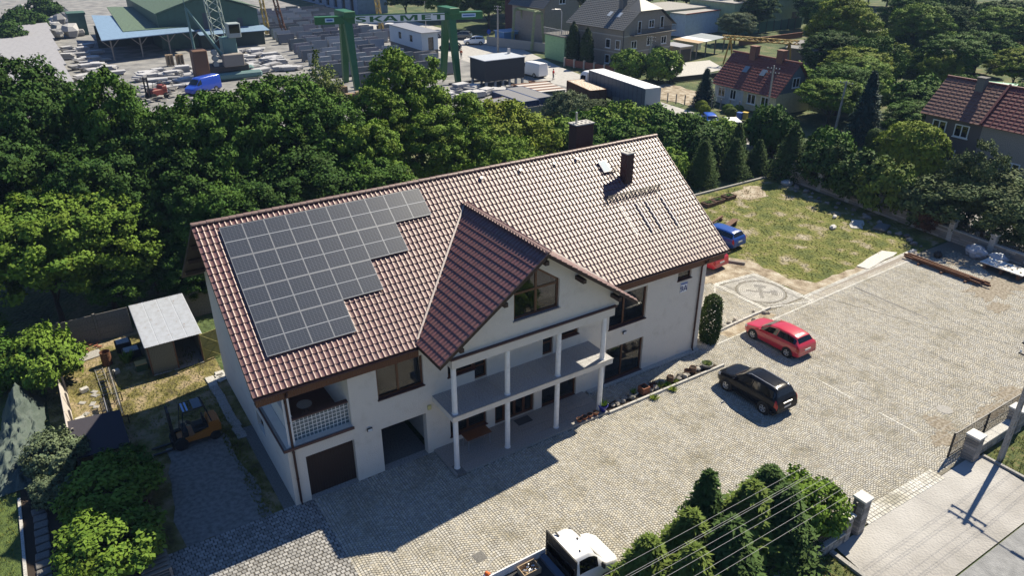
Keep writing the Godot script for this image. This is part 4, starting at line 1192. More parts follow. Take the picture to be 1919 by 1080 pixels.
func build_vegetation() -> void:
	M.leaf_dark = leafmat(0.040, 0.086, 0.017)
	M.leaf_mid = leafmat(0.064, 0.130, 0.021)
	M.leaf_light = leafmat(0.122, 0.198, 0.028)
	M.leaf_yellow = leafmat(0.165, 0.215, 0.028)
	M.leaf_willow = leafmat(0.125, 0.165, 0.045)
	M.leaf_grey = leafmat(0.128, 0.165, 0.091)
	M.leaf_pine = leafmat(0.08, 0.115, 0.045, 0.7, 0.25)
	M.leaf_spruce = leafmat(0.055, 0.098, 0.026, 0.7, 0.3)
	M.leaf_spruce_light = leafmat(0.105, 0.150, 0.030, 0.7, 0.3)
	M.leaf_blue = leafmat(0.030, 0.065, 0.052, 0.6, 0.2)
	M.leaf_thuja = leafmat(0.035, 0.060, 0.014, 0.6, 0.25)
	# shared meshes, at the sizes they are mostly used
	M.broad = []
	for k in 3: M.broad.append(crown(4.6, 5.2, 8.2, 300, 120, 0.19, 0.72, 10).mesh())
	M.tall = crown(3.0, 5.6, 8.8, 230, 100, 0.18, 0.6, 10, 0.3).mesh()
	M.willow = crown(4.4, 4.0, 5.2, 190, 100, 0.2, 0.8, 8, 0.25, 0.35).mesh()
	M.birch = crown(2.3, 4.2, 7.4, 120, 75, 0.15, 0.55, 8, 0.4, 0.9).mesh()
	M.bush = []
	for k in 2: M.bush.append(crown(1.9, 1.6, 1.7, 95, 85, 0.2, 0.5, 7, 0.25).mesh())
	M.finebush = crown(1.6, 1.5, 1.5, 120, 100, 0.12, 0.38, 7, 0.25, 0.3).mesh()
	M.trunks = []
	for k in 2: M.trunks.append(trunk(5.5, 0.24, 3.6, 10.5).mesh())
	M.trunk_s = trunk(1.2, 0.09, 1.1, 2.6).mesh()
	M.trunk_straight = trunk(9.0, 0.17, 1.2, 9.6, 4).mesh()
	M.trunk_conifer = trunk(4.6, 0.11, 0.5, 5.0, 3).mesh()
	M.spruce = conifer(6.0, 1.75, 24, 12, 46, 0.24, -0.05).mesh()
	M.cone = conifer(4.2, 1.7, 22, 14, 48, 0.15, 0.10).mesh()
	M.pine = crown(2.6, 2.9, 3.3, 170, 110, 0.11, 0.5, 11, 0.3).mesh()
	M.thuja_col = shell([Vector2(0.02, 0.03), Vector2(0.55, 0.1), Vector2(0.64, 0.9), Vector2(0.62, 2.3), Vector2(0.48, 3.0), Vector2(0.12, 3.3), Vector2(0.0, 3.32)], 5200, 0.10, 0.09).mesh()
	M.thuja_tall = shell([Vector2(0.02, 0.03), Vector2(0.95, 0.2), Vector2(1.1, 1.8), Vector2(0.95, 4.2), Vector2(0.5, 5.9), Vector2(0.05, 6.6), Vector2(0.0, 6.62)], 4200, 0.2, 0.12).mesh()
	M.clipped = shell([Vector2(0.05, 0.02), Vector2(2.4, 0.25), Vector2(2.9, 1.6), Vector2(2.7, 3.0), Vector2(1.8, 4.0), Vector2(0.5, 4.45), Vector2(0.0, 4.5)], 11000, 0.2, 0.16).mesh()

	# --- wood behind the house; top given by x, z and height
	var wood := [
		# x, z, height, width scale, crown, leaf, label
		[-6.0, -40.0, 14.8, 0.9, "b0", "dark", "tall dark tree in the upper left corner of the wood"],
		[-5.4, -35.0, 13.5, 0.85, "b1", "dark", "dark tree left of the pointed tree in front of the grey roofs"],
		[-10.0, -31.0, 12.3, 0.95, "b2", "dark", "dark tree at the left picture edge above the walnut bushes"],
		[-0.7, -33.0, 14.4, 0.72, "b0", "mid", "pointed green tree in front of the stone yard's grey roofs"],
		[0.9, -30.5, 11.6, 0.75, "b1", "dark", "dark tree on the right flank of the pointed green tree"],
		[-3.5, -28.8, 10.8, 0.8, "b2", "dark", "shaded tree in the hollow below the pointed green tree"],
		[1.4, -27.0, 9.6, 0.72, "b0", "dark", "dark tree low in the gap left of the maples"],
		[4.6, -30.0, 12.8, 0.8, "b1", "mid", "leftmost of the dense maples behind the solar roof"],
		[7.6, -31.0, 13.3, 0.9, "b2", "mid", "second dense maple from the left behind the solar roof"],
		[11.0, -32.0, 13.1, 0.95, "b0", "mid", "third and broadest dense maple behind the solar roof"],
		[13.9, -31.0, 11.5, 0.8, "b1", "mid", "rightmost dense maple below the birch"],
		[15.8, -28.5, 10.0, 0.7, "b2", "light", "lighter tree between the maples and the poplars"],
		[10.5, -26.0, 8.8, 0.85, "b0", "dark", "dark tree standing below the maples just behind the ridge"],
		[14.6, -25.2, 7.6, 0.75, "b1", "mid", "tree close behind the ridge above the end of the solar panels"],
		[6.4, -25.6, 8.2, 0.7, "b2", "dark", "dark tree behind the ridge above the middle of the solar panels"],
		[3.4, -24.2, 8.0, 0.6, "b1", "mid", "green tree rising just above the left end of the roof ridge"],
		[18.9, -46.0, 12.8, 0.9, "birch", "willow", "slender pale birch with drooping twigs beside the green gantry"],
		[21.5, -34.0, 14.0, 0.8, "tall", "light", "tallest bright green poplar with pointed top before the gantry"],
		[24.3, -35.0, 13.1, 0.8, "tall", "light", "bright green poplar right of the tallest one"],
		[19.1, -32.5, 11.6, 0.8, "tall", "light", "shorter bright poplar at the left foot of the tall ones"],
		[26.5, -32.0, 10.2, 0.85, "tall", "light", "shorter bright poplar at the right foot of the tall ones"],
		[22.6, -29.0, 9.6, 0.8, "tall", "light", "bright poplar in front of the tall ones, just behind the ridge"],
		[31.3, -34.0, 8.3, 1.05, "willow", "yellow", "round light green willow left of the large chimney"],
		[36.2, -36.5, 6.8, 0.95, "willow", "yellow", "light green willow between the chimney and the round willow"],
		[28.0, -27.5, 7.2, 0.8, "willow", "light", "low light tree directly behind the middle of the ridge"],
		[50.0, -47.0, 4.9, 0.62, "willow", "grey", "grey green silvery bush tree before the blue containers"],
	]
	var n := 0
	for w in wood:
		var at := Vector3(w[0], -0.08, w[1])
		var key: String = w[4]
		var mesh: Mesh
		var ref := 13.9
		var tr: Mesh = M.trunks[n % 2]
		match key:
			"b0", "b1", "b2": mesh = M.broad[int(key.right(1))]
			"tall": mesh = M.tall; ref = 14.7
			"willow": mesh = M.willow; ref = 9.4; tr = M.trunk_s
			"birch": mesh = M.birch; ref = 11.8; tr = M.trunk_straight
		var sy: float = w[2] / ref
		var sx: float = w[3]
		tree("birch_tree" if key == "birch" else "poplar_tree" if key == "tall" else "willow_tree" if key == "willow" else "leafy_tree", w[6], "tree", at, n * 1.37, mesh, M["leaf_" + w[5]], tr, Vector3(sx, sy, sx), "trees behind the house", mat(L(0.5, 0.48, 0.44), 0.8, M.coarse, 1.0) if key == "birch" else null)
		n += 1
	for w in [[41.0, -36.0, 4.8, 1.25, "light", "round shrub right of the small chimney"], [44.6, -37.5, 4.6, 1.3, "mid", "leafy shrub above the right end of the ridge"], [48.4, -38.5, 4.3, 1.25, "light", "bright shrub below the grey sheet fence"], [52.0, -38.5, 4.8, 1.35, "light", "bright leafy tree with upright shoots before the trailer"], [55.6, -36.5, 4.2, 1.3, "mid", "leafy shrub left of the blue car"], [58.8, -34.5, 3.4, 1.1, "mid", "low shrub beside the blue car"], [47.2, -32.5, 4.2, 1.25, "mid", "dark leafy shrub between ridge end and conifers"], [51.2, -31.0, 3.9, 1.3, "mid", "leafy shrub behind the lawn's conifers"], [44.2, -28.5, 3.6, 1.15, "light", "light shrub at the roof's right edge"], [42.0, -32.0, 4.0, 1.15, "mid", "shrub peeping over the ridge right of the small chimney"], [46.6, -25.2, 3.2, 1.0, "light", "light shrub left of the first conifer"], [56.0, -29.5, 3.6, 1.2, "dark", "dark shrub in front of the blue car's street"], [60.0, -30.0, 3.4, 1.1, "light", "light shrub at the street corner behind the conifers"], [53.6, -27.2, 3.8, 1.2, "dark", "dark shrub behind the tallest narrow conifer"], [38.6, -40.0, 5.0, 1.2, "grey", "greyish shrub between the willow and the silvery bush"]]:
		tree("leafy_shrub", w[5], "shrub", Vector3(w[0], -0.06, w[1]), n * 0.9, M.bush[n % 2], M["leaf_" + w[4]], M.trunk_s, Vector3(w[3], w[2] / 3.5, w[3]), "shrubs behind the lawn")
		n += 1
	# --- bushes and small trees west of the house
	var west := [
		[-7.4, -25.2, 9.0, 2.0, "light", "broad light green walnut bush at the left edge"], [-4.2, -25.6, 8.4, 1.8, "light", "broad light green bush beside the concrete fence"],
		[-13.5, -22.0, 4.6, 1.5, "mid", "green bush under the light one at the left picture edge"], [-3.6, -24.4, 4.4, 1.1, "mid", "green bush looking over the concrete fence left of the shed"],
		[0.6, -22.6, 4.6, 1.0, "dark", "dark shrub between the tin shed and the house wall"], [-1.3, -26.4, 5.8, 1.2, "mid", "green bush behind the tin shed roof"]]
	for w in west:
		tree("bush", w[5], "bush", Vector3(w[0], -0.06, w[1]), n * 0.9, M.broad[n % 3], M["leaf_" + w[4]], M.trunks[0], Vector3(w[3] * 0.42, w[2] / 13.9, w[3] * 0.42), "bushes west of the house")
		n += 1
	# --- conifers along the lawn's far edge
	for w in [[48.6, -22.3, 4.6, 1.05, "first conifer from the left along the lawn kerb"], [52.9, -22.2, 4.2, 1.1, "second conifer from the left along the lawn kerb"], [56.3, -22.0, 3.6, 0.9, "third conifer from the left along the lawn kerb, shorter"], [55.2, -24.0, 5.0, 0.95, "narrow conifer behind the lawn kerb, rising between its neighbours"], [50.8, -24.3, 4.2, 1.0, "conifer in the second row behind the lawn kerb"]]:
		tree("conifer", w[4], "conifer", Vector3(w[0], -0.05, w[1]), n * 0.8, M.cone, M.leaf_spruce, null, Vector3(w[3], w[2] / 4.2, w[3]), "conifers at the end of the lawn")
		n += 1
	# dark spreading yews and spruces behind the stone wall
	for w in [[57.6, -19.0, 5.6, 1.15, "cone", "spruce", "dark spreading conifer behind the corner of the stone wall"], [58.4, -14.8, 4.6, 1.2, "bush", "spruce", "dark yew behind the stone wall, left of the gap"], [57.8, -11.4, 4.6, 1.25, "bush", "spruce", "dark yew behind the stone wall at the gap"], [57.2, -8.0, 4.8, 1.25, "bush", "spruce_light", "dark yew with yellow tips behind the stone wall"], [57.0, -4.9, 3.8, 1.1, "bush", "pine", "low dark shrub beside the big pine"], [60.5, -17.2, 5.2, 1.1, "bush", "mid", "green shrub behind the dark yews"], [61.0, -24.0, 5.6, 1.1, "bush", "dark", "dark shrub behind the narrow conifers"], [64.0, -27.5, 5.0, 1.2, "bush", "mid", "green shrub below the leaning pole by the blue spruce"]]:
		tree("yew" if w[4] == "bush" else "conifer", w[6], "shrub", Vector3(w[0], -0.05, w[1]), n * 0.8, M.cone if w[4] == "cone" else M.bush[n % 2], M["leaf_" + w[5]], M.trunk_s, Vector3(w[3] * (1.2 if w[4] == "cone" else 1.0), w[2] / (4.2 if w[4] == "cone" else 3.5), w[3] * (1.2 if w[4] == "cone" else 1.0)), "shrubs behind the stone wall")
		n += 1
	tree("pine_tree", "big dark pine with a pointed top behind the stone wall", "tree", Vector3(58.3, 0, 0.2), 0.4, M.pine, M.leaf_pine, M.trunk_s, Vector3(1.55, 0.9, 1.75))
	tree("pine_tree", "upper pointed leader of the pine clump before the grey house", "tree", Vector3(58.6, 0, -1.9), 1.4, M.pine, M.leaf_pine, M.trunk_s, Vector3(0.85, 1.18, 0.85))
	tree("pine_tree", "lower right bough of the pine clump by the railing", "tree", Vector3(58.0, 0, 3.2), 2.4, M.pine, M.leaf_pine, M.trunk_s, Vector3(0.95, 0.55, 0.95))
	tree("dead_shrub", "brown dead juniper beside the pine at the stone wall", "shrub", Vector3(55.9, 0.2, -3.0), 0.3, M.finebush, leafmat(0.11, 0.055, 0.03, 0.8, 0.1), null, Vector3(0.75, 0.75, 0.75))
	# --- garden trees across the street
	tree("blue_spruce", "tall blue green spruce across the street before the leafy trees", "tree", Vector3(75.8, 0, -23.2), 0.2, M.spruce, M.leaf_blue, M.trunk_conifer, Vector3(1.25, 1.37, 1.25))
	tree("blue_spruce", "blue green spruce left of the white and yellow terraced house", "tree", Vector3(73.7, 0, -46.4), 0.9, M.spruce, M.leaf_blue, M.trunk_conifer, Vector3(1.0, 0.85, 1.0))
	tree("clipped_tree", "large round clipped yellow green tree in front of the grey brick house", "tree", Vector3(70.6, 0, -14.0), 0.0, M.clipped, M.leaf_yellow, M.trunk_s, Vector3(1.1, 1.1, 1.1))
	tree("thuja", "small dark pointed thuja left of the clipped round tree", "thuja", Vector3(73.2, 0, -20.0), 0.0, M.thuja_col, M.leaf_spruce, null, Vector3(1.3, 0.8, 1.3))
	tree("thuja", "left of the two dark columnar thujas beside the grey house", "thuja", Vector3(78.4, 0, -83.0), 0.0, M.thuja_tall, M.leaf_thuja, null, Vector3(1.05, 1.05, 1.05), "columnar thujas by the grey house")
	tree("thuja", "right of the two dark columnar thujas beside the grey house", "thuja", Vector3(78.0, 0, -78.5), 1.0, M.thuja_tall, M.leaf_thuja, null, Vector3(1.05, 0.98, 1.05), "columnar thujas by the grey house")
	tree("bush", "round green tree left of the power pole before the grey house", "bush", Vector3(77.2, 0, -66.5), 0.5, M.bush[0], M.leaf_light, M.trunk_s, Vector3(1.35, 1.25, 1.35))
	tree("bush", "round green tree right of the power pole before the grey house", "bush", Vector3(80.2, 0, -62.5), 1.5, M.bush[1], M.leaf_light, M.trunk_s, Vector3(1.4, 1.45, 1.4))
	var east := [[113.0, -53.3, 11.2, 1.25, "yellow", "tall bright linden between the grey roofs at upper right"], [104.0, -48.5, 7.0, 1.0, "dark", "dark tree below the tall linden"], [98.0, -40.0, 6.4, 1.0, "yellow", "yellow green tree right of the red tiled terrace"], [92.5, -36.0, 6.0, 0.95, "light", "light tree behind the red tiled terrace's gable"], [84.5, -33.0, 6.2, 0.9, "mid", "leafy tree against the red tiled terrace's gable"], [79.5, -30.5, 5.6, 0.9, "light", "bright tree left of the blue spruce"], [80.0, -19.5, 4.5, 0.8, "mid", "leafy tree right of the blue spruce"], [88.0, -22.5, 5.0, 0.85, "mid", "leafy tree behind the brown tiled house's left end"], [114.6, -35.3, 7.4, 1.05, "mid", "round leafy tree above the brown tiled house"], [122.0, -29.0, 5.6, 0.9, "yellow", "light round tree by the greenhouse"], [128.0, -38.0, 6.5, 1.0, "mid", "leafy tree behind the greenhouse"], [138.8, -50.8, 9.0, 1.1, "dark", "dark conifer-like tree at upper right"], [128.0, -49.0, 9.5, 1.15, "light", "tall leafy tree right of the linden"], [150.0, -46.0, 8.0, 1.2, "light", "leafy tree on the right picture edge"], [146.0, -62.0, 10.0, 1.2, "mid", "tall tree at the upper right"], [160.0, -64.0, 11.0, 1.3, "dark", "dark tall tree near the upper right corner"], [133.0, -72.0, 9.0, 1.1, "mid", "tree behind the linden"], [119.0, -82.0, 6.0, 0.8, "grey", "grey willow before the pale green hall"], [136.0, -92.0, 8.0, 1.1, "dark", "dark tree right of the pale green hall"], [150.0, -86.0, 9.0, 1.2, "dark", "dark tree at the top right of the pale green hall"], [170.0, -100.0, 11.0, 1.4, "mid", "far tree at the top right"], [178.0, -76.0, 10.0, 1.4, "light", "far light tree at the top right corner"], [165.0, -52.0, 8.0, 1.2, "dark", "dark tree on the right edge above the greenhouse"]]
	for w in east:
		tree("leafy_tree", w[5], "tree", Vector3(w[0], -0.08, w[1]), n * 1.1, M.broad[n % 3], M["leaf_" + w[4]], M.trunks[n % 2], Vector3(w[3] * 0.92, w[2] / 13.0, w[3] * 0.92), "garden trees across the street")
		n += 1
	var fill := 0
	for k in 54:
		var x := rng.randf_range(84.0, 185.0)
		var z := -16.0 - (x - 84.0) * 0.12 - rng.randf_range(0.0, 52.0)
		if x < 112 and z < -47: continue
		if x < 128 and z < -64: continue
		if Vector2(x, z).distance_to(Vector2(114.6, -27)) < 6: continue
		tree("garden_tree", "leafy tree or shrub in the dense gardens at the upper right", "tree", Vector3(x, -0.08, z), n, M.bush[n % 2] if k % 2 else M.willow, M[["leaf_mid", "leaf_light", "leaf_dark", "leaf_yellow", "leaf_mid"][k % 5]], M.trunk_s, Vector3.ONE * (rng.randf_range(1.0, 1.7) if k % 2 else rng.randf_range(0.5, 0.85)), "trees of the far gardens")
		n += 1
	# far belt of trees behind the stone yard and the neighbours, along the top of the picture
	for k in 34:
		var x := 80.0 + (k % 17) * 8.0 + rng.randf_range(-2, 2)
		var z := -132.0 + (k % 17) * 1.5 + rng.randf_range(-5, 5) - (18.0 if k > 16 else 0.0)
		tree("leafy_tree", "tall dark tree of the far belt along the top of the picture", "tree", Vector3(x, -0.08, z), n * 1.1, M.broad[n % 3], M.leaf_dark if k % 3 else M.leaf_mid, M.trunks[n % 2], Vector3(1.15, rng.randf_range(0.75, 1.0), 1.15), "far belt of trees")
		n += 1
	for w in [[-6.0, -150.0, "dark bush by the stone heap, nearest of three at the upper left"], [-2.0, -168.0, "dark bush by the stone heap, middle of three at the upper left"], [3.0, -190.0, "dark bush by the stone heap, farthest of three at the upper left"]]:
		tree("leafy_tree", w[2], "bush", Vector3(w[0], -0.08, w[1]), n * 1.1, M.bush[n % 2], M.leaf_dark, M.trunk_s, Vector3(1.9, 1.8, 1.9), "trees by the stone heap")
		n += 1
	# --- near: columnar thuja at the house corner, spruces by the gate
	tree("thuja", "dark green columnar thuja at the right corner of the house", "thuja", Vector3(26.75, 0, -0.25), 0.0, M.thuja_col, M.leaf_thuja, null, Vector3.ONE)
	for w in [[13.2, 12.2, 4.7, 0.85, "spruce", "pointed young spruce at the left of the roadside clump"], [11.6, 12.9, 4.0, 1.05, "spruce_light", "spruce with yellowish tips left of the pointed one"], [9.4, 13.0, 3.9, 1.05, "spruce_light", "low spruce beside the white flatbed truck's cab"], [16.5, 12.7, 3.7, 1.1, "spruce", "spruce at the top right of the roadside clump"], [14.6, 13.3, 4.2, 1.2, "spruce_light", "broad yellow green spruce in the middle of the roadside clump"], [15.9, 14.0, 3.9, 1.1, "spruce", "dark spruce at the right front of the roadside clump"], [12.4, 14.2, 4.2, 1.15, "spruce", "dark spruce at the bottom of the roadside clump"], [10.4, 14.3, 4.0, 1.1, "spruce_light", "yellow green spruce at the bottom picture edge beside the truck"]]:
		tree("spruce_tree", w[5], "tree", Vector3(w[0], 0, w[1]), n * 0.7, M.spruce, M["leaf_" + w[4]], M.trunk_s, Vector3(w[3], w[2] / 6.0, w[3]), "spruces beside the gate")
		n += 1
	tree("shrub", "light green feathery shrub behind the gate pillar's low wall", "shrub", Vector3(18.2, 0, 13.6), 0.3, M.finebush, M.leaf_light, M.trunk_s, Vector3(0.95, 0.95, 0.95))
	# shrubs and climber in the west garden
	tree("climbing_vine", "bright green climber mounded over the garden fence at the left", "vine", Vector3(-8.6, 0, -17.6), 0.0, M.finebush, M.leaf_light, M.trunk_s, Vector3(1.05, 1.05, 1.6))
	tree("climbing_vine", "bright green climber at the left edge below the walnut bush", "vine", Vector3(-10.5, 0, -18.6), 0.7, M.finebush, M.leaf_mid, M.trunk_s, Vector3(1.2, 0.95, 1.3))
	tree("weeping_shrub", "yellow green weeping shrub in the middle of the west garden edge", "shrub", Vector3(-7.0, 0, -4.1), 0.3, M.finebush, M.leaf_light, M.trunk_s, Vector3(1.15, 0.8, 1.1))
	tree("weeping_shrub", "dark green shrub above the yellow green weeping one", "shrub", Vector3(-6.4, 0, -5.9), 1.3, M.finebush, M.leaf_mid, M.trunk_s, Vector3(0.95, 0.55, 0.8))
	tree("weeping_shrub", "bright feathery shrub at the bottom left of the picture", "shrub", Vector3(-7.4, 0, -0.6), 0.9, M.finebush, M.leaf_light, M.trunk_s, Vector3(1.15, 0.8, 1.2))
	tree("silver_shrub", "grey green willow shrub beside the green tarpaulin", "shrub", Vector3(-8.9, 0, -8.6), 0.3, M.finebush, M.leaf_grey, M.trunk_s, Vector3(0.75, 0.68, 0.9))
	tree("silver_shrub", "small grey green shrub at the end of the tarpaulin", "shrub", Vector3(-9.2, 0, -6.4), 1.3, M.finebush, M.leaf_grey, M.trunk_s, Vector3(0.5, 0.45, 0.55))

# ---- vehicles: a body lofted over stations [s from the nose, roof height, shoulder height, shoulder half width, roof half width, sill height]

func st_point(S: Array, k: float, v: float, side: float, off := 0.0) -> Vector3:
	var i := clampi(int(k), 0, S.size() - 2)
	var f := k - i
	var r := []
	for q in 6: r.append(lerpf(S[i][q], S[i + 1][q], f))
	var top: float = r[1]; var sh: float = r[2]; var w: float = r[3]; var wt: float = r[4]; var y0: float = r[5]
	var ring := [Vector2(w * 0.90, y0), Vector2(w * 0.985, y0 + 0.12), Vector2(w, lerpf(y0, sh, 0.62)), Vector2(w * 0.965, sh), Vector2(wt, lerpf(sh, top, 0.9)), Vector2(wt * 0.62, lerpf(sh, top, 0.985)), Vector2(0, top)]
	var j := clampi(int(v), 0, 5)
	var p: Vector2 = ring[j].lerp(ring[j + 1], v - j)
	var e: Vector2 = (ring[j + 1] - ring[j]).normalized()
	p += Vector2(e.y, -e.x) * off
	return Vector3(p.x * side, p.y, r[0])

func st_patch(b: MB, S: Array, k0: float, k1: float, v0: float, v1: float, side: float, off: float, nk := 6, nv := 4) -> void:
	var rows := []
	for i in nk + 1:
		var row := []
		for j in nv + 1:
			row.append(st_point(S, lerpf(k0, k1, float(i) / nk), lerpf(v0, v1, float(j) / nv), side, off))
		rows.append(row)
	if side < 0: rows.reverse()
	rows.reverse()
	b.grid(rows)

func st_body(S: Array) -> MB:
	var b := MB.new()
	for side in [-1.0, 1.0]:
		st_patch(b, S, 0, S.size() - 1, 0, 6, side, 0.0, (S.size() - 1) * 2, 12)
		for k in [0, S.size() - 1]:   # close nose and tail
			for j in 12:
				var a := st_point(S, k, j / 2.0, side); var c := st_point(S, k, (j + 1) / 2.0, side)
				var ac := Vector3(0, a.y, a.z); var cc := Vector3(0, c.y, c.z)
				if (k == 0) == (side > 0): b.quad(a, ac, cc, c)
				else: b.quad(ac, a, c, cc)
	return b

func add_wheels(o: Node3D, half: float, zs: Array, r: float, rimm: Material, spokes := 5, wid := 0.2) -> void:
	var t := MB.new()
	t.lathe([Vector2(r * 0.62, 0), Vector2(r * 0.94, 0), Vector2(r, 0.03), Vector2(r, wid - 0.03), Vector2(r * 0.94, wid), Vector2(r * 0.62, wid)], 22)
	var tm := t.mesh()
	t = MB.new()
	t.lathe([Vector2(r * 0.64, wid - 0.05), Vector2(r * 0.64, wid - 0.01), Vector2(r * 0.58, wid - 0.004), Vector2(r * 0.55, wid - 0.03)], 22)
	for k in spokes:
		var a := TAU * k / spokes
		t.box(Vector3(0, wid - 0.02, -r * 0.32), Vector3(r * 0.15, 0.022, r * 0.58), Transform3D(Basis(Vector3.UP, a + 0.12), Vector3.ZERO))
		t.box(Vector3(0, wid - 0.02, -r * 0.32), Vector3(r * 0.10, 0.02, r * 0.58), Transform3D(Basis(Vector3.UP, a - 0.16), Vector3.ZERO))
	t.cyl(Vector3(0, wid - 0.03, 0), Vector3(0, wid - 0.004, 0), r * 0.16, r * 0.14, 12)
	var rm := t.mesh()
	t = MB.new()
	t.cyl(Vector3(0, 0.02, 0), Vector3(0, wid - 0.06, 0), r * 0.63, r * 0.63, 18)
	var hub := t.mesh()
	for s in [-1, 1]:
		for z in zs:
			var w := Node3D.new()
			w.name = "wheel"
			o.add_child(w, true)
			w.transform = Transform3D(Basis(Vector3(0, 0, 1), -s * PI / 2), Vector3(s * (half - wid + 0.025), r, z))
			part(w, "tyre", tm, M.rubber)
			part(w, "rim", rm, rimm)
			part(w, "brake_hub", hub, M.steel_dark)

func arches(b: MB, half: float, zs: Array, r: float) -> void:
	for s in [-1, 1]:
		for z in zs:
			b.cyl(Vector3(s * (half - 0.25), r, z), Vector3(s * (half + 0.003), r, z), r * 1.17, r * 1.17, 22)

const HATCH := [[0.0, 0.60, 0.56, 0.62, 0.5, 0.30], [0.07, 0.70, 0.65, 0.76, 0.62, 0.22], [0.32, 0.79, 0.74, 0.86, 0.70, 0.18], [0.95, 0.92, 0.86, 0.89, 0.73, 0.18], [1.15, 0.98, 0.90, 0.895, 0.71, 0.18], [1.85, 1.38, 0.93, 0.895, 0.60, 0.18], [2.4, 1.46, 0.95, 0.895, 0.585, 0.18], [3.2, 1.46, 0.97, 0.895, 0.575, 0.18], [3.78, 1.39, 0.99, 0.885, 0.565, 0.20], [4.08, 1.06, 0.98, 0.86, 0.66, 0.24], [4.2, 0.92, 0.88, 0.84, 0.7, 0.28], [4.28, 0.62, 0.58, 0.80, 0.7, 0.34]]
const SUV := [[0.0, 0.74, 0.70, 0.62, 0.52, 0.36], [0.08, 0.86, 0.80, 0.78, 0.64, 0.30], [0.35, 0.95, 0.88, 0.87, 0.72, 0.26], [0.98, 1.06, 0.98, 0.90, 0.75, 0.26], [1.16, 1.12, 1.02, 0.905, 0.73, 0.26], [1.78, 1.56, 1.06, 0.905, 0.63, 0.26], [2.3, 1.66, 1.08, 0.905, 0.62, 0.26], [3.2, 1.66, 1.10, 0.905, 0.61, 0.26], [3.88, 1.60, 1.12, 0.895, 0.60, 0.28], [4.12, 1.22, 1.1, 0.875, 0.70, 0.32], [4.24, 1.02, 0.98, 0.86, 0.72, 0.36], [4.32, 0.7, 0.66, 0.82, 0.7, 0.42]]
const WAGON := [[0.0, 0.60, 0.56, 0.62, 0.5, 0.30], [0.07, 0.70, 0.65, 0.76, 0.62, 0.22], [0.34, 0.79, 0.74, 0.86, 0.70, 0.18], [1.0, 0.92, 0.86, 0.90, 0.73, 0.18], [1.22, 0.98, 0.90, 0.905, 0.71, 0.18], [1.95, 1.38, 0.93, 0.905, 0.60, 0.18], [2.5, 1.47, 0.95, 0.905, 0.585, 0.18], [3.6, 1.47, 0.98, 0.905, 0.58, 0.18], [4.28, 1.42, 1.0, 0.89, 0.57, 0.20], [4.52, 1.06, 1.0, 0.87, 0.68, 0.24], [4.6, 0.92, 0.88, 0.85, 0.7, 0.28], [4.67, 0.62, 0.58, 0.80, 0.7, 0.34]]
const VAN := [[0.0, 0.75, 0.70, 0.7, 0.6, 0.38], [0.08, 0.95, 0.88, 0.85, 0.7, 0.3], [0.55, 1.15, 1.08, 0.97, 0.84, 0.28], [0.85, 1.28, 1.18, 0.99, 0.86, 0.28], [1.55, 2.05, 1.25, 1.0, 0.82, 0.28], [1.9, 2.3, 1.3, 1.0, 0.84, 0.28], [3.4, 2.36, 1.32, 1.0, 0.86, 0.28], [5.3, 2.36, 1.32, 1.0, 0.86, 0.3], [5.45, 2.33, 1.3, 0.99, 0.85, 0.34], [5.46, 0.7, 0.68, 0.99, 0.9, 0.36]]

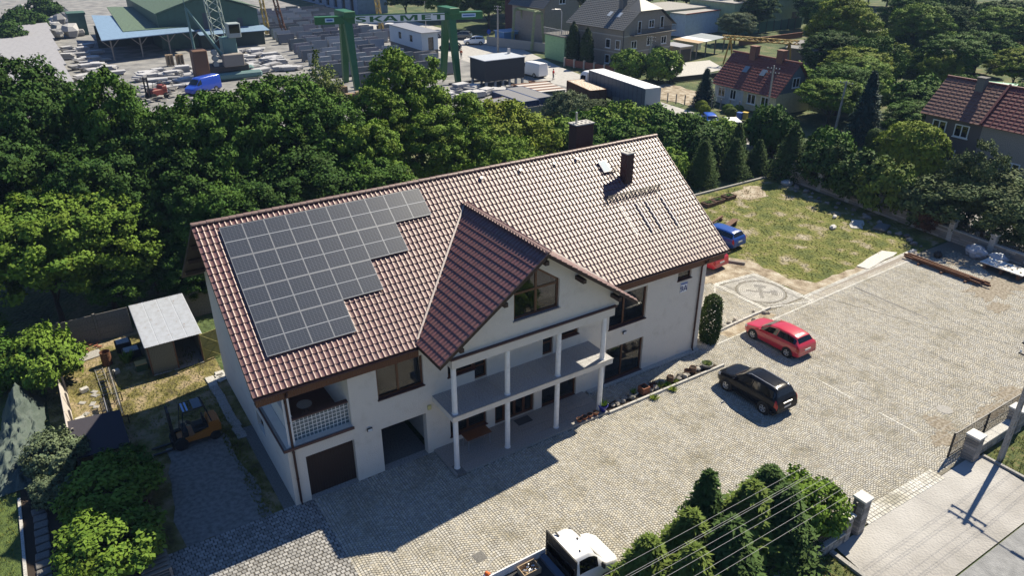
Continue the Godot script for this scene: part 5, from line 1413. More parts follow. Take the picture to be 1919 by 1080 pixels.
func make_car(called: String, label: String, S: Array, pm: Material, rimm: Material, ws: Array, r: float, at: Vector3, turn: float, group := "", rails := false, cover := [4, 5, 8, 9], detail := true) -> Node3D:
	var o := thing(called, label, "van" if S == VAN else "car", at, turn, group)
	var len: float = S[S.size() - 1][0]
	var half: float = S[4][3]
	var body := part(o, "body", st_body(S), pm)
	body.position.z = -len / 2
	var shift := Vector3(0, 0, -len / 2)
	var zs := [ws[0] - len / 2, ws[1] - len / 2]
	var b := MB.new()
	arches(b, half, zs, r)
	b.bx(-half + 0.1, 0.16, -len / 2 + 0.25, half - 0.1, S[4][5] + 0.05, len / 2 - 0.25)
	part(o, "wheel_arches", b, M.black)
	add_wheels(o, half + 0.006, zs, r, rimm)
	var c: Array = cover
	for s in [-1.0, 1.0]:
		var gl := MB.new()
		if S == VAN: st_patch(gl, S, 3.35, 5.0, 3.12, 3.86, s, 0.008)
		else:
			st_patch(gl, S, c[0] + 0.25, 6.15, 3.14, 3.86, s, 0.008, 8); st_patch(gl, S, 6.22, c[2] + 0.35, 3.14, 3.86, s, 0.008, 8)
		part(o, "side_window", gl, M.carglass).position = shift
	var ws_ := MB.new()
	for s in [-1.0, 1.0]: st_patch(ws_, S, (3.15 if S == VAN else c[0] + 0.1), (4.1 if S == VAN else c[1] - 0.08), 4.05, 6.0, s, 0.008)
	part(o, "windscreen", ws_, M.carglass).position = shift
	if S != VAN:
		ws_ = MB.new()
		for s in [-1.0, 1.0]: st_patch(ws_, S, c[2] + 0.14, c[3] - 0.12, 4.1, 6.0, s, 0.008)
		part(o, "rear_window", ws_, M.carglass).position = shift
	if not detail: return o
	var last := S.size() - 1
	for s in [-1.0, 1.0]:
		b = MB.new(); st_patch(b, S, 0.25, 1.8, 2.35, 3.3, s, 0.006); part(o, "headlight", b, M.lamp).position = shift
		b = MB.new(); st_patch(b, S, c[3] - 0.1, last - 0.35, 1.9, 3.4, s, 0.008); part(o, "tail_light", b, M.tail).position = shift
		b = MB.new()
		var mp := st_point(S, c[0] + 0.35, 3.0, s)
		b.cbox(mp + Vector3(s * 0.12, 0.06, 0), Vector3(0.17, 0.12, 0.09), 0.02); b.box(mp + Vector3(s * 0.03, 0.02, 0), Vector3(0.1, 0.03, 0.04))
		part(o, "wing_mirror", b, pm).position = shift
		b = MB.new()
		for q in [c[1] + 0.5, 6.5]: b.cbox(st_point(S, q, 2.75, s) + Vector3(s * 0.01, 0, 0), Vector3(0.03, 0.03, 0.16), 0.008)
		part(o, "door_handles", b, pm).position = shift
		b = MB.new()
		for q in [4.9, 6.18, 7.6]:
			var a := st_point(S, q, 0.3, s, 0.002); var m := st_point(S, q, 2.0, s, 0.002); var e := st_point(S, q, 3.1, s, 0.002)
			b.quad(a, a + Vector3(0, 0, 0.012), m + Vector3(0, 0, 0.012), m) if s < 0 else b.quad(a + Vector3(0, 0, 0.012), a, m, m + Vector3(0, 0, 0.012))
			b.quad(m, m + Vector3(0, 0, 0.012), e + Vector3(0, 0, 0.012), e) if s < 0 else b.quad(m + Vector3(0, 0, 0.012), m, e, e + Vector3(0, 0, 0.012))
		part(o, "door_gaps", b, M.black).position = shift
		if rails:
			b = MB.new()
			b.tube([st_point(S, 5.3, 4.6, s), st_point(S, 5.6, 4.6, s) + Vector3(0, 0.06, 0), st_point(S, 7.8, 4.6, s) + Vector3(0, 0.06, 0), st_point(S, 8.0, 4.6, s)], 0.02)
			part(o, "roof_rail", b, M.alu).position = shift
	b = MB.new()
	b.bx(-0.26, 0.62, len / 2 - 0.02, 0.26, 0.73, len / 2 + 0.006)
	part(o, "number_plate", b, M.plate)
	b = MB.new()
	b.cbox(Vector3(0, 0.42 * (S[4][5] / 0.18) ** 0.35, len / 2 - 0.06), Vector3(half * 1.75, 0.16, 0.16), 0.04)
	part(o, "rear_bumper", b, M.black if rails else pm)
	b = MB.new()
	b.cbox(Vector3(0, 0.42 * (S[4][5] / 0.18) ** 0.35, -len / 2 + 0.12), Vector3(half * 1.5, 0.16, 0.18), 0.04)
	part(o, "front_grille", b, M.black)
	b = MB.new()
	b.tube([Vector3(0, S[7][1], S[7][0] + 0.3), Vector3(0, S[7][1] + 0.07, S[7][0] + 0.4)], 0.012, 5)
	part(o, "roof_aerial", b, M.black).position = shift
	if rails:
		b = MB.new(); b.box(Vector3(0, 0.93, len / 2 - 0.03), Vector3(0.7, 0.035, 0.06)); part(o, "chrome_strip", b, M.alu)
	return o

# ---- people: capsules joined by a smooth minimum and meshed as surface nets
# bone: [a, b, ra, rb, linear colour]
func sdf_mesh(bones: Array, cell: float, blend := 0.035) -> ArrayMesh:
	var lo := Vector3(1e9, 1e9, 1e9); var hi := -lo
	for q in bones:
		for e in 2:
			var r: float = q[2 + e] + cell * 2.5
			lo = lo.min(q[e] - Vector3.ONE * r); hi = hi.max(q[e] + Vector3.ONE * r)
	var nx := int((hi.x - lo.x) / cell) + 1; var ny := int((hi.y - lo.y) / cell) + 1; var nz := int((hi.z - lo.z) / cell) + 1
	var f := PackedFloat32Array(); f.resize(nx * ny * nz); f.fill(1e3)
	var who := PackedInt32Array(); who.resize(nx * ny * nz)
	var near := PackedFloat32Array(); near.resize(nx * ny * nz); near.fill(1e3)
	for bi in bones.size():
		var q: Array = bones[bi]
		var a: Vector3 = q[0]; var ba: Vector3 = q[1] - a
		var bb := maxf(ba.length_squared(), 1e-9)
		var mr: float = maxf(q[2], q[3]) + cell * 3.0
		var l: Vector3 = ((a.min(q[1]) - Vector3.ONE * mr) - lo) / cell
		var h: Vector3 = ((a.max(q[1]) + Vector3.ONE * mr) - lo) / cell
		for iz in range(maxi(0, int(l.z)), mini(nz, int(h.z) + 1)):
			for iy in range(maxi(0, int(l.y)), mini(ny, int(h.y) + 1)):
				for ix_ in range(maxi(0, int(l.x)), mini(nx, int(h.x) + 1)):
					var p := lo + Vector3(ix_, iy, iz) * cell - a
					var t := clampf(p.dot(ba) / bb, 0, 1)
					var d := (p - ba * t).length() - lerpf(q[2], q[3], t)
					var n := (iz * ny + iy) * nx + ix_
					var g := f[n]
					if g > 900.0: f[n] = d
					else:
						var k := clampf(0.5 + 0.5 * (g - d) / blend, 0, 1)
						f[n] = lerpf(g, d, k) - blend * k * (1 - k)
					if d < near[n]:
						near[n] = d; who[n] = bi
	var b := MB.new()
	var id := {}
	for iz in nz - 1:
		for iy in ny - 1:
			for ix_ in nx - 1:
				var n := (iz * ny + iy) * nx + ix_
				var s := 0
				var mid := Vector3.ZERO
				var cnt := 0
				var vals := []
				for k in 8: vals.append(f[n + (k & 1) + ((k >> 1) & 1) * nx + (k >> 2) * nx * ny])
				for k in 8:
					if vals[k] < 0: s += 1
				if s == 0 or s == 8: continue
				for e in [[0, 1], [2, 3], [4, 5], [6, 7], [0, 2], [1, 3], [4, 6], [5, 7], [0, 4], [1, 5], [2, 6], [3, 7]]:
					var va: float = vals[e[0]]; var vb: float = vals[e[1]]
					if (va < 0) == (vb < 0): continue
					var t := va / (va - vb)
					var pa := Vector3(e[0] & 1, (e[0] >> 1) & 1, e[0] >> 2); var pb := Vector3(e[1] & 1, (e[1] >> 1) & 1, e[1] >> 2)
					mid += pa.lerp(pb, t); cnt += 1
				id[n] = b.v.size()
				b.v.append(lo + (Vector3(ix_, iy, iz) + mid / cnt) * cell)
				var gx: float = vals[1] + vals[3] + vals[5] + vals[7] - vals[0] - vals[2] - vals[4] - vals[6]
				var gy: float = vals[2] + vals[3] + vals[6] + vals[7] - vals[0] - vals[1] - vals[4] - vals[5]
				var gz: float = vals[4] + vals[5] + vals[6] + vals[7] - vals[0] - vals[1] - vals[2] - vals[3]
				b.n.append(Vector3(gx, gy, gz).normalized())
				b.c.append(bones[who[n]][4]); b.uv.append(Vector2.ZERO)
	var sx := 1; var sy := nx; var sz := nx * ny
	for n in id.keys():
		var in0: bool = f[n] < 0
		for ax in 3:
			var step: int = [sx, sy, sz][ax]; var u: int = [sy, sz, sx][ax]; var w: int = [sz, sx, sy][ax]
			if (f[n + step] < 0) == in0: continue
			if not (id.has(n - u) and id.has(n - w) and id.has(n - u - w)): continue
			var a: int = id[n]; var c: int = id[n - u]; var d: int = id[n - u - w]; var e: int = id[n - w]
			if in0: for k in [a, d, c, a, e, d]: b.ix.append(k)
			else: for k in [a, c, d, a, d, e]: b.ix.append(k)
	return b.mesh()

func make_person(label: String, at: Vector3, turn: float, shirt: Color, trousers: Color, hat: Color, skin: Color, cell: float, lean := 0.0, arms := 0.25) -> void:
	var o := thing("person", label, "person", at, turn)
	var hip := Vector3(0, 0.92, 0); var chest := Vector3(0, 1.32, lean); var neck := Vector3(0, 1.47, lean * 1.3); var head := Vector3(0, 1.62, lean * 1.5 + 0.02)
	var shoe := Color(0.02, 0.02, 0.02)
	var B := []
	B.append([hip, Vector3(0, 1.12, lean * 0.4), 0.135, 0.13, trousers]); B.append([Vector3(-0.06, 1.12, lean * 0.4), chest + Vector3(-0.07, 0, 0), 0.12, 0.125, shirt]); B.append([Vector3(0.06, 1.12, lean * 0.4), chest + Vector3(0.07, 0, 0), 0.12, 0.125, shirt])
	B.append([chest + Vector3(-0.15, 0.07, 0), chest + Vector3(0.15, 0.07, 0), 0.075, 0.075, shirt])
	B.append([neck - Vector3(0, 0.04, 0), head - Vector3(0, 0.06, 0), 0.055, 0.05, skin])
	B.append([head + Vector3(0, -0.04, 0.015), head + Vector3(0, 0.05, -0.01), 0.072, 0.09, skin])
	B.append([head + Vector3(0, -0.015, 0.09), head + Vector3(0, -0.03, 0.105), 0.016, 0.014, skin])
	for s in [-1, 1]: B.append([head + Vector3(s * 0.088, 0.0, 0), head + Vector3(s * 0.09, -0.03, 0), 0.016, 0.014, skin])
	var hb := [[head + Vector3(0, 0.055, -0.012), head + Vector3(0, 0.085, -0.015), 0.1, 0.085, hat], [head + Vector3(-0.03, 0.05, 0.1), head + Vector3(0.03, 0.05, 0.1), 0.028, 0.028, hat]]
	for s in [-1, 1]:
		var sh: Vector3 = chest + Vector3(s * 0.19, 0.07, 0)
		var el: Vector3 = sh + Vector3(s * 0.07, -0.27, 0.02 + arms * 0.1)
		var wr: Vector3 = el + Vector3(s * -0.02, -0.22, 0.05 + arms * 0.5)
		B.append([sh, el, 0.058, 0.046, shirt]); B.append([el, wr, 0.043, 0.03, skin])
		var dir := (wr - el).normalized()
		var palm := wr + dir * 0.07
		B.append([wr, palm, 0.028, 0.034, skin])
		for k in 4:
			var root: Vector3 = palm + Vector3(0, 0, (k - 1.5) * 0.021)
			var kn: Vector3 = root + dir * (0.045 + 0.006 * (1.5 - absf(k - 1.3)))
			B.append([root, kn, 0.0095, 0.009, skin]); B.append([kn, kn + (dir + Vector3(-s * 0.6, 0, 0.1)).normalized() * 0.035, 0.009, 0.0075, skin])
		B.append([wr + dir * 0.03 + Vector3(0, 0, 0.025), wr + dir * 0.065 + Vector3(-s * 0.01, 0, 0.055), 0.011, 0.009, skin])
		var kn2 := Vector3(s * 0.11, 0.49, 0.03); var an := Vector3(s * 0.12, 0.08, -0.01 + s * 0.05)
		B.append([hip + Vector3(s * 0.08, -0.02, 0), kn2, 0.088, 0.062, trousers]); B.append([kn2, an, 0.06, 0.042, trousers]); B.append([an + Vector3(0, -0.035, -0.03), an + Vector3(0, -0.045, 0.14), 0.042, 0.035, shoe])
	part(o, "body", sdf_mesh(B, cell), vcol(mat(Color.WHITE, 0.8)))
	part(o, "cap", sdf_mesh(hb, minf(cell, 0.012)), vcol(mat(Color.WHITE, 0.8)))

func pot(r: float, h: float) -> MB:
	var b := MB.new()
	b.lathe([Vector2(0.0, 0.0), Vector2(r * 0.72, 0.0), Vector2(r * 0.95, h * 0.82), Vector2(r * 1.04, h * 0.84), Vector2(r * 1.04, h), Vector2(r * 0.92, h), Vector2(r * 0.9, h * 0.8)], 16)
	return b

func tuft(n: int, h: float, w: float, r: float) -> MB:
	var b := MB.new()
	for k in n:
		var a := rng.randf() * TAU
		var d := Vector3(cos(a), 0, sin(a))
		b.col = tint(0.75, 1.25)
		var p := d * r * rng.randf() * 0.4
		var e := p + d * r * rng.randf_range(0.3, 1.0) + Vector3(0, h * rng.randf_range(0.5, 1.0), 0)
		var s := Vector3(-d.z, 0, d.x) * w
		b.quad(p - s, p + s, p.lerp(e, 0.6) + s, p.lerp(e, 0.6) - s); b.tri(p.lerp(e, 0.6) - s, p.lerp(e, 0.6) + s, e)
	return b

func build_yard() -> void:
	var dark_rim := mat(L(0.20, 0.20, 0.21), 0.3, null, 1.0, null, 1.0, 0.7)
	make_car("hatchback_car", "red hatchback parked on the cobbles, rear towards the gate", HATCH, M.red_paint, M.alu, [0.86, 3.49], 0.325, Vector3(30.2, 0.0, 2.35), 0.0, "cars parked in the yard")
	make_car("suv_car", "black compact off-roader with roof rails parked near the porch", SUV, M.black_paint, M.alu, [0.84, 3.47], 0.345, Vector3(24.42, 0.0, 5.5), 0.0, "cars parked in the yard", true)
	make_car("estate_car", "red estate car half hidden behind the right end of the house", WAGON, M.red_paint, dark_rim, [0.9, 3.58], 0.325, Vector3(35.1, 0.0, -9.5), 0.1, "cars parked in the yard")
	make_car("estate_car", "blue estate car beside the lawn behind the roof corner", WAGON, paint(0.012, 0.06, 0.28), dark_rim, [0.9, 3.58], 0.325, Vector3(39.2, 0.0, -11.45), 0.12, "cars parked in the yard", false)
	# white flatbed truck at the lower edge
	var t := thing("flatbed_truck", "white flatbed truck with black loading bed at the bottom edge", "truck", Vector3(7.0, 0, 10.3), -PI / 2)
	var CAB := [[0.0, 0.8, 0.75, 0.62, 0.5, 0.38], [0.06, 1.0, 0.93, 0.8, 0.66, 0.34], [0.35, 1.16, 1.1, 0.92, 0.78, 0.3], [0.72, 1.26, 1.18, 0.94, 0.8, 0.3], [1.3, 2.0, 1.22, 0.95, 0.76, 0.3], [1.6, 2.18, 1.25, 0.95, 0.79, 0.3], [2.28, 2.2, 1.26, 0.95, 0.8, 0.3], [2.33, 2.17, 1.26, 0.94, 0.79, 0.32]]
	var sh := Vector3(0, 0, -2.75)
	part(t, "cab", st_body(CAB), mat(L(0.82, 0.82, 0.82), 0.3)).position = sh
	var b := MB.new()
	for s in [-1.0, 1.0]: st_patch(b, CAB, 3.12, 3.97, 4.02, 6.0, s, 0.008)
	part(t, "windscreen", b, M.carglass).position = sh
	for s in [-1.0, 1.0]:
		b = MB.new(); st_patch(b, CAB, 3.75, 5.7, 3.1, 3.85, s, 0.008); part(t, "side_window", b, M.carglass).position = sh
		b = MB.new(); b.cbox(Vector3(s * 1.08, 1.42, 1.05), Vector3(0.2, 0.26, 0.1), 0.03); b.box(Vector3(s * 0.98, 1.38, 1.05), Vector3(0.1, 0.04, 0.04)); part(t, "wing_mirror", b, M.black).position = sh
		b = MB.new(); st_patch(b, CAB, 0.4, 2.2, 2.5, 3.3, s, 0.006); part(t, "headlight", b, M.lamp).position = sh
	b = MB.new(); arches(b, 0.95, [-1.95], 0.34); b.bx(-0.4, 0.35, -1.4, 0.4, 0.75, 3.2); part(t, "chassis", b, M.black)
	add_wheels(t, 0.955, [-1.95, 1.75], 0.34, M.alu, 6, 0.22)
	b = MB.new(); b.bx(-0.98, 0.85, -0.38, 0.98, 0.92, 3.1); var bed := part(t, "loading_bed", b, mat(L(0.02, 0.02, 0.022), 0.7, M.coarse, 1.0))
	for s in [-1.0, 1.0]:
		b = MB.new(); b.bx(minf(s * 0.98, s * 1.03), 0.86, -0.38, maxf(s * 0.98, s * 1.03), 1.28, 3.1); part(bed, "side_board", b, M.white)
	b = MB.new(); b.bx(-1.0, 0.92, -0.46, 1.0, 1.25, -0.40); b.bx(-1.0, 1.25, -0.44, -0.93, 2.25, -0.38); b.bx(0.93, 1.25, -0.44, 1.0, 2.25, -0.38); b.bx(-0.93, 2.18, -0.44, 0.93, 2.25, -0.38); b.bx(-0.93, 1.7, -0.44, 0.93, 1.76, -0.38)
	b.bx(-0.93, 1.25, -0.43, 0.93, 1.7, -0.42)
	for k in 46: b.bx(-0.92 + k * 0.04, 1.76, -0.42, -0.897 + k * 0.04, 2.18, -0.405)
	part(bed, "headboard", b, M.black)
	b = MB.new(); b.bx(-0.93, 0.93, -0.30, 0.93, 1.1, -0.05); part(bed, "tool_box", b, mat(L(0.1, 0.13, 0.18), 0.5))
	b = MB.new(); b.box(Vector3(0, 2.2, 1.55), Vector3(0.1, 0.05, 0.05)); b.box(Vector3(0.55, 2.18, 1.85), Vector3(0.09, 0.05, 0.05)); b.box(Vector3(-0.6, 2.21, 2.1), Vector3(0.25, 0.05, 0.06)); part(t, "roof_fittings", b, M.black).position = sh
	# crate with metal odds and ends on the bed
	var cr := thing("wooden_crate", "open plywood crate of metal parts on the flatbed", "crate", Vector3(6.3, 0.92, 9.72))
	b = MB.new(); b.bx(-0.4, 0, -0.27, 0.4, 0.03, 0.27); b.bx(-0.4, 0.03, -0.27, -0.37, 0.3, 0.27); b.bx(0.37, 0.03, -0.27, 0.4, 0.3, 0.27); b.bx(-0.37, 0.03, -0.27, 0.37, 0.3, -0.24); b.bx(-0.37, 0.03, 0.24, 0.37, 0.3, 0.27)
	part(cr, "box", b, M.palewood)
	for k in 22:
		b = MB.new()
		var c := Vector3(rng.randf_range(-0.3, 0.3), rng.randf_range(0.12, 0.28), rng.randf_range(-0.18, 0.18))
		b.cyl(c, c + Vector3(rng.randf_range(-0.1, 0.1), rng.randf_range(-0.03, 0.06), rng.randf_range(-0.1, 0.1)), 0.045, 0.04, 8)
		part(cr, "metal_part", b, M.alu if k % 3 else M.steel_dark)
	make_person("person in a blue shirt and orange cap at the bottom edge by the truck", Vector3(4.42, 0, 9.42), 1.2, Color(0.06, 0.16, 0.42), Color(0.02, 0.025, 0.05), Color(0.62, 0.13, 0.03), Color(0.42, 0.24, 0.16), 0.012, 0.06)
	# porch furniture and pots
	var tb := thing("table", "brown topped folding table with thin metal legs on the porch", "table", Vector3(9.1, 0.13, 0.84))
	b = MB.new(); b.cbox(Vector3(0, 0.735, 0), Vector3(1.42, 0.03, 0.7), 0.006); part(tb, "table_top", b, mat(L(0.17, 0.058, 0.022), 0.4, M.coarse, 2.0))
	for sx in [-1, 1]:
		for sz in [-1, 1]:
			b = MB.new(); b.cyl(Vector3(sx * 0.63, 0, sz * 0.29), Vector3(sx * 0.6, 0.72, sz * 0.27), 0.014, 0.014, 8); part(tb, "leg", b, M.zinc)
	b = MB.new(); b.cbox(Vector3(0, 0.006, 0), Vector3(0.9, 0.012, 0.55), 0.004); solo("doormat", b, mat(L(0.06, 0.06, 0.065), 1.0), "dark doormat before the entrance door under the porch", "doormat", Vector3(12.2, 0.131, 0.45))
	for k in 4:
		var p := thing("flower_pot", "terracotta flower pot, %s from the left in the row at the porch edge" % ordinal(k), "flower pot", Vector3([14.67, 15.02, 15.38, 15.78][k], 0.131, 2.12), 0.0, "terracotta pots at the porch edge")
		part(p, "pot", pot(0.16, 0.18), M.terracotta)
		b = MB.new(); b.cyl(Vector3(0, 0.13, 0), Vector3(0, 0.15, 0), 0.145, 0.145, 12); part(p, "soil", b, M.soil)
	var bp := thing("plant_pot", "glazed blue pot with a green plant at the right end of the porch", "plant pot", Vector3(16.35, 0.13, 2.02))
	part(bp, "pot", pot(0.27, 0.36), mat(L(0.015, 0.02, 0.22), 0.2)); part(bp, "plant", tuft(60, 0.35, 0.016, 0.28), M.leaf_light).position.y = 0.28
	# flower bed of stones and pots beside the house
	b = MB.new(); b.bx(16.62, -0.08, 1.6, 25.0, 0.03, 2.24); struct("flower_bed", b, M.soil)
	b = MB.new()
	var kx := 16.55
	var kerb := struct("bed_kerb", sheet(rect(16.5, 2.24, 25.1, 2.4), -0.005), M.concrete)
	while kx < 25.0:
		b = MB.new(); b.cbox(Vector3(kx + 0.49, 0.04, 2.32), Vector3(0.97, 0.2, 0.14), 0.015); part(kerb, "kerb_stone", b, M.concrete_light)
		kx += 0.985
	var spots := [17.15, 17.35, 17.62, 17.85, 18.05, 18.3, 18.45, 18.95, 19.85, 20.25, 20.7, 20.95, 21.15, 21.75, 22.05, 22.3, 22.5, 22.7, 23.5, 23.7, 23.9, 24.05, 24.7]
	for k in spots.size():
		b = MB.new()
		var g := rng.randf_range(0.16, 0.42)
		b.col = Color(g, g * 0.93, g * 0.82)
		var s := rng.randf_range(0.11, 0.21)
		b.blob(Vector3.ZERO, Vector3(s * 1.2, s * 0.8, s), rng, 0.25)
		solo("bed_stone", b, M.stone, "garden stone lying in the narrow bed beside the house", "stone", Vector3(spots[k], 0.06 + s * 0.35, 1.82 + rng.randf_range(-0.13, 0.2)), rng.randf() * 6.0, "stones in the flower bed")
	var wb := thing("bowl_planter", "pale bowl planter with a green plant in the house bed", "plant pot", Vector3(18.75, 0.03, 1.75))
	part(wb, "bowl", pot(0.24, 0.2), M.concrete_light); part(wb, "plant", tuft(50, 0.3, 0.014, 0.26), M.leaf_light).position.y = 0.15
	var sq := thing("square_planter", "square terracotta planter in the bed beside the house", "plant pot", Vector3(19.45, 0.03, 1.85))
	b = MB.new()
	for q in [[-0.24, -0.24, 0.24, -0.2], [-0.24, 0.2, 0.24, 0.24], [-0.24, -0.2, -0.2, 0.2], [0.2, -0.2, 0.24, 0.2]]: b.bx(q[0], 0, q[1], q[2], 0.42, q[3])
	part(sq, "pot", b, M.terracotta)
	b = MB.new(); b.bx(-0.2, 0.0, -0.2, 0.2, 0.36, 0.2); part(sq, "soil", b, M.soil)
	for q in [[21.4, "small wooden barrel planter in the middle of the house bed"], [23.2, "small wooden barrel planter in the right half of the house bed"]]:
		var ba := thing("barrel_planter", q[1], "planter", Vector3(q[0], 0.03, 1.9))
		b = MB.new(); b.lathe([Vector2(0.0, 0), Vector2(0.17, 0), Vector2(0.22, 0.2), Vector2(0.2, 0.42), Vector2(0.17, 0.42), Vector2(0.16, 0.36)], 14); part(ba, "staves", b, M.rotwood)
		b = MB.new(); b.cyl(Vector3(0, 0.1, 0), Vector3(0, 0.13, 0), 0.215, 0.218, 14); b.cyl(Vector3(0, 0.3, 0), Vector3(0, 0.33, 0), 0.222, 0.22, 14); part(ba, "hoops", b, M.steel_dark)
		b = MB.new(); b.cyl(Vector3(0, 0.3, 0), Vector3(0, 0.37, 0), 0.165, 0.165, 12); part(ba, "soil", b, M.soil)
	var bl := thing("bowl_planter", "large stone bowl planter with dry plants at the bed's right end", "plant pot", Vector3(24.35, 0.03, 1.92))
	part(bl, "bowl", pot(0.36, 0.3), M.concrete); part(bl, "plant", tuft(60, 0.22, 0.016, 0.35), M.leaf_willow).position.y = 0.22
	var bd := thing("dark_pot", "dark round pot lying between the barrel planters", "plant pot", Vector3(22.88, 0.03, 1.8)); part(bd, "pot", pot(0.2, 0.26), M.rotwood)
	for q in [[20.1, 1.85, "reddish", 0.5], [20.5, 1.95, "willow", 0.4], [21.0, 2.05, "light", 0.3], [21.6, 2.0, "yellow", 0.28], [19.55, 2.62, "yellow", 0.22], [21.0, 2.6, "yellow", 0.22]]:
		solo("bed_plant", tuft(70, q[3], 0.018, 0.3), leafmat(0.12, 0.05, 0.035) if q[2] == "reddish" else M["leaf_" + q[2]], {"reddish": "reddish leafed plant right of the square planter", "willow": "grey green plant right of the reddish one", "light": "green plant before the middle barrel planter", "yellow": "small yellow green tuft growing at the bed kerb"}[q[2]], "plant", Vector3(q[0], 0.0 if q[1] > 2.4 else 0.03, q[1]), 0.0, "plants of the house bed" if q[2] == "yellow" else "")
	# second bed by the thuja: kerb slabs and stones
	struct("earth_bed", sheet(ragged([Vector2(27.9, -0.55), Vector2(33.0, -1.0), Vector2(33.1, -0.2), Vector2(28.3, 0.35)], 0.5, 0.06), 0.004), M.sand)
	for k in 6:
		b = MB.new(); b.cbox(Vector3.ZERO, Vector3(0.95, 0.14, 0.16), 0.012)
		solo("kerb_slab", b, M.concrete_light, "loose pale kerb stone edging the bed by the thuja", "kerb stone", Vector3(28.2 + k * 0.98, 0.05, -0.75 - k * 0.06), 0.05 + rng.randf_range(-0.05, 0.05), "kerb stones by the thuja")
	for k in 9:
		b = MB.new()
		var g := rng.randf_range(0.2, 0.5)
		b.col = Color(g, g * 0.93, g * 0.83)
		b.blob(Vector3.ZERO, Vector3(0.2, 0.14, 0.16) * rng.randf_range(0.6, 1.2), rng, 0.25)
		solo("bed_stone", b, M.stone, "loose stone among the kerb slabs near the red hatchback", "stone", Vector3([28.0, 28.4, 28.9, 29.6, 30.2, 32.2, 32.6, 32.9, 31.3][k], 0.08, [-1.05, -1.1, -1.0, -1.15, -1.1, -1.3, -0.75, -0.6, -0.5][k]), k, "stones by the thuja")
	# lawn: planter boxes, benches, stones and scrap
	for k in 3:
		var pb := thing("raised_planter", "dark wooden raised planter box on the lawn, %s from the left" % ordinal(k), "planter", Vector3([44.9, 46.2, 47.9][k], -0.02, [-17.7, -17.85, -18.05][k]), 0.05, "raised planters on the lawn")
		for q in [[-0.6, -0.45, 0.6, -0.4], [-0.6, 0.4, 0.6, 0.45], [-0.6, -0.4, -0.55, 0.4], [0.55, -0.4, 0.6, 0.4]]:
			for y in 2:
				b = MB.new(); b.bx(q[0], y * 0.17, q[1], q[2], y * 0.17 + 0.165, q[3]); part(pb, "plank", b, M.rotwood)
		b = MB.new(); b.bx(-0.55, 0, -0.4, 0.55, 0.27, 0.4); part(pb, "soil", b, M.soil)
		part(pb, "plants", tuft(90, 0.2, 0.012, 0.4), M.leaf_mid).position.y = 0.25
	var bn := thing("bench", "brown wooden bench lying askew on the lawn behind the blue car", "bench", Vector3(42.4, 0, -12.8), 0.35)
	for k in 3:
		b = MB.new(); b.bx(-1.1, 0.42, -0.24 + k * 0.17, 1.1, 0.47, -0.09 + k * 0.17); part(bn, "seat_plank", b, M.rotwood)
	for s in [-0.8, 0.8]:
		b = MB.new(); b.bx(s - 0.05, 0, -0.22, s + 0.05, 0.42, 0.25); part(bn, "leg", b, M.rotwood)
	bn = thing("wooden_beam", "brown timber beam across two blocks behind the bench", "beam", Vector3(42.3, 0, -14.2), 0.3)
	b = MB.new(); b.cbox(Vector3(0, 0.32, 0), Vector3(2.0, 0.14, 0.16), 0.01); part(bn, "timber", b, M.rotwood)
	for s in [-0.7, 0.7]:
		b = MB.new(); b.cbox(Vector3(s, 0.12, 0), Vector3(0.2, 0.24, 0.3), 0.015); part(bn, "block", b, M.rotwood)
	b = MB.new(); b.cbox(Vector3(0, 0.09, 0), Vector3(1.5, 0.16, 0.2), 0.02); solo("railway_sleeper", b, M.greywood, "grey brown timber lying behind the red estate car", "timber", Vector3(37.2, 0, -7.5), -0.95)
	for q in [[56.0, -17.8, 0.75, 0.55, "white boulder at the far corner of the lawn by the wall"], [49.7, -7.9, 0.4, 0.3, "small white stone in the middle of the lawn"], [52.0, -9.4, 0.28, 0.25, "small pale stone in the lawn's shade"]]:
		b = MB.new(); b.col = Color(0.6, 0.59, 0.57); b.blob(Vector3.ZERO, Vector3(q[2], q[3] * 0.6, q[2] * 0.7), rng, 0.22)
		solo("boulder", b, M.stone, q[4], "stone", Vector3(q[0], 0.1, q[1]), 0.3)
	b = MB.new(); b.prism(ragged([Vector2(-1.2, -0.5), Vector2(0.9, -0.65), Vector2(1.2, 0.4), Vector2(-0.8, 0.55)], 0.5, 0.12), -0.02, 0.09, Transform3D(Basis(Vector3(1, 0, 0), Vector3(0, 0, 1), Vector3(0, -1, 0)), Vector3.ZERO))
	solo("stone_slab", b, M.concrete_light, "pale stone slab lying on the shaded lawn", "slab", Vector3(52.3, 0, -7.3), 0.5)
	b = MB.new(); b.cbox(Vector3(0, 0.12, 0), Vector3(1.7, 0.14, 1.0), 0.03); b.cbox(Vector3(0, 0.2, 0), Vector3(1.4, 0.06, 0.75), 0.02); solo("pond_shell", b, M.concrete_dark, "dark stone trough lying right of the pale slab near the wall", "trough", Vector3(53.2, 0, -5.6), 0.3)
	# rubble along the foot of the stone wall
	for k in 26:
		b = MB.new()
		var g := rng.randf_range(0.12, 0.3)
		b.col = Color(g, g * 0.96, g * 0.9)
		var s := rng.randf_range(0.1, 0.3)
		b.blob(Vector3.ZERO, Vector3(s * 1.3, s * 0.7, s), rng, 0.3)
		var z := -17.0 + k * 0.62
		solo("rubble_stone", b, M.stone, "rubble stone in the shade at the foot of the boundary wall", "stone", Vector3(lerpf(56.6, 53.4, (z + 17.0) / 17.0) - rng.randf_range(0.2, 1.8), s * 0.3, z), k, "rubble along the wall")
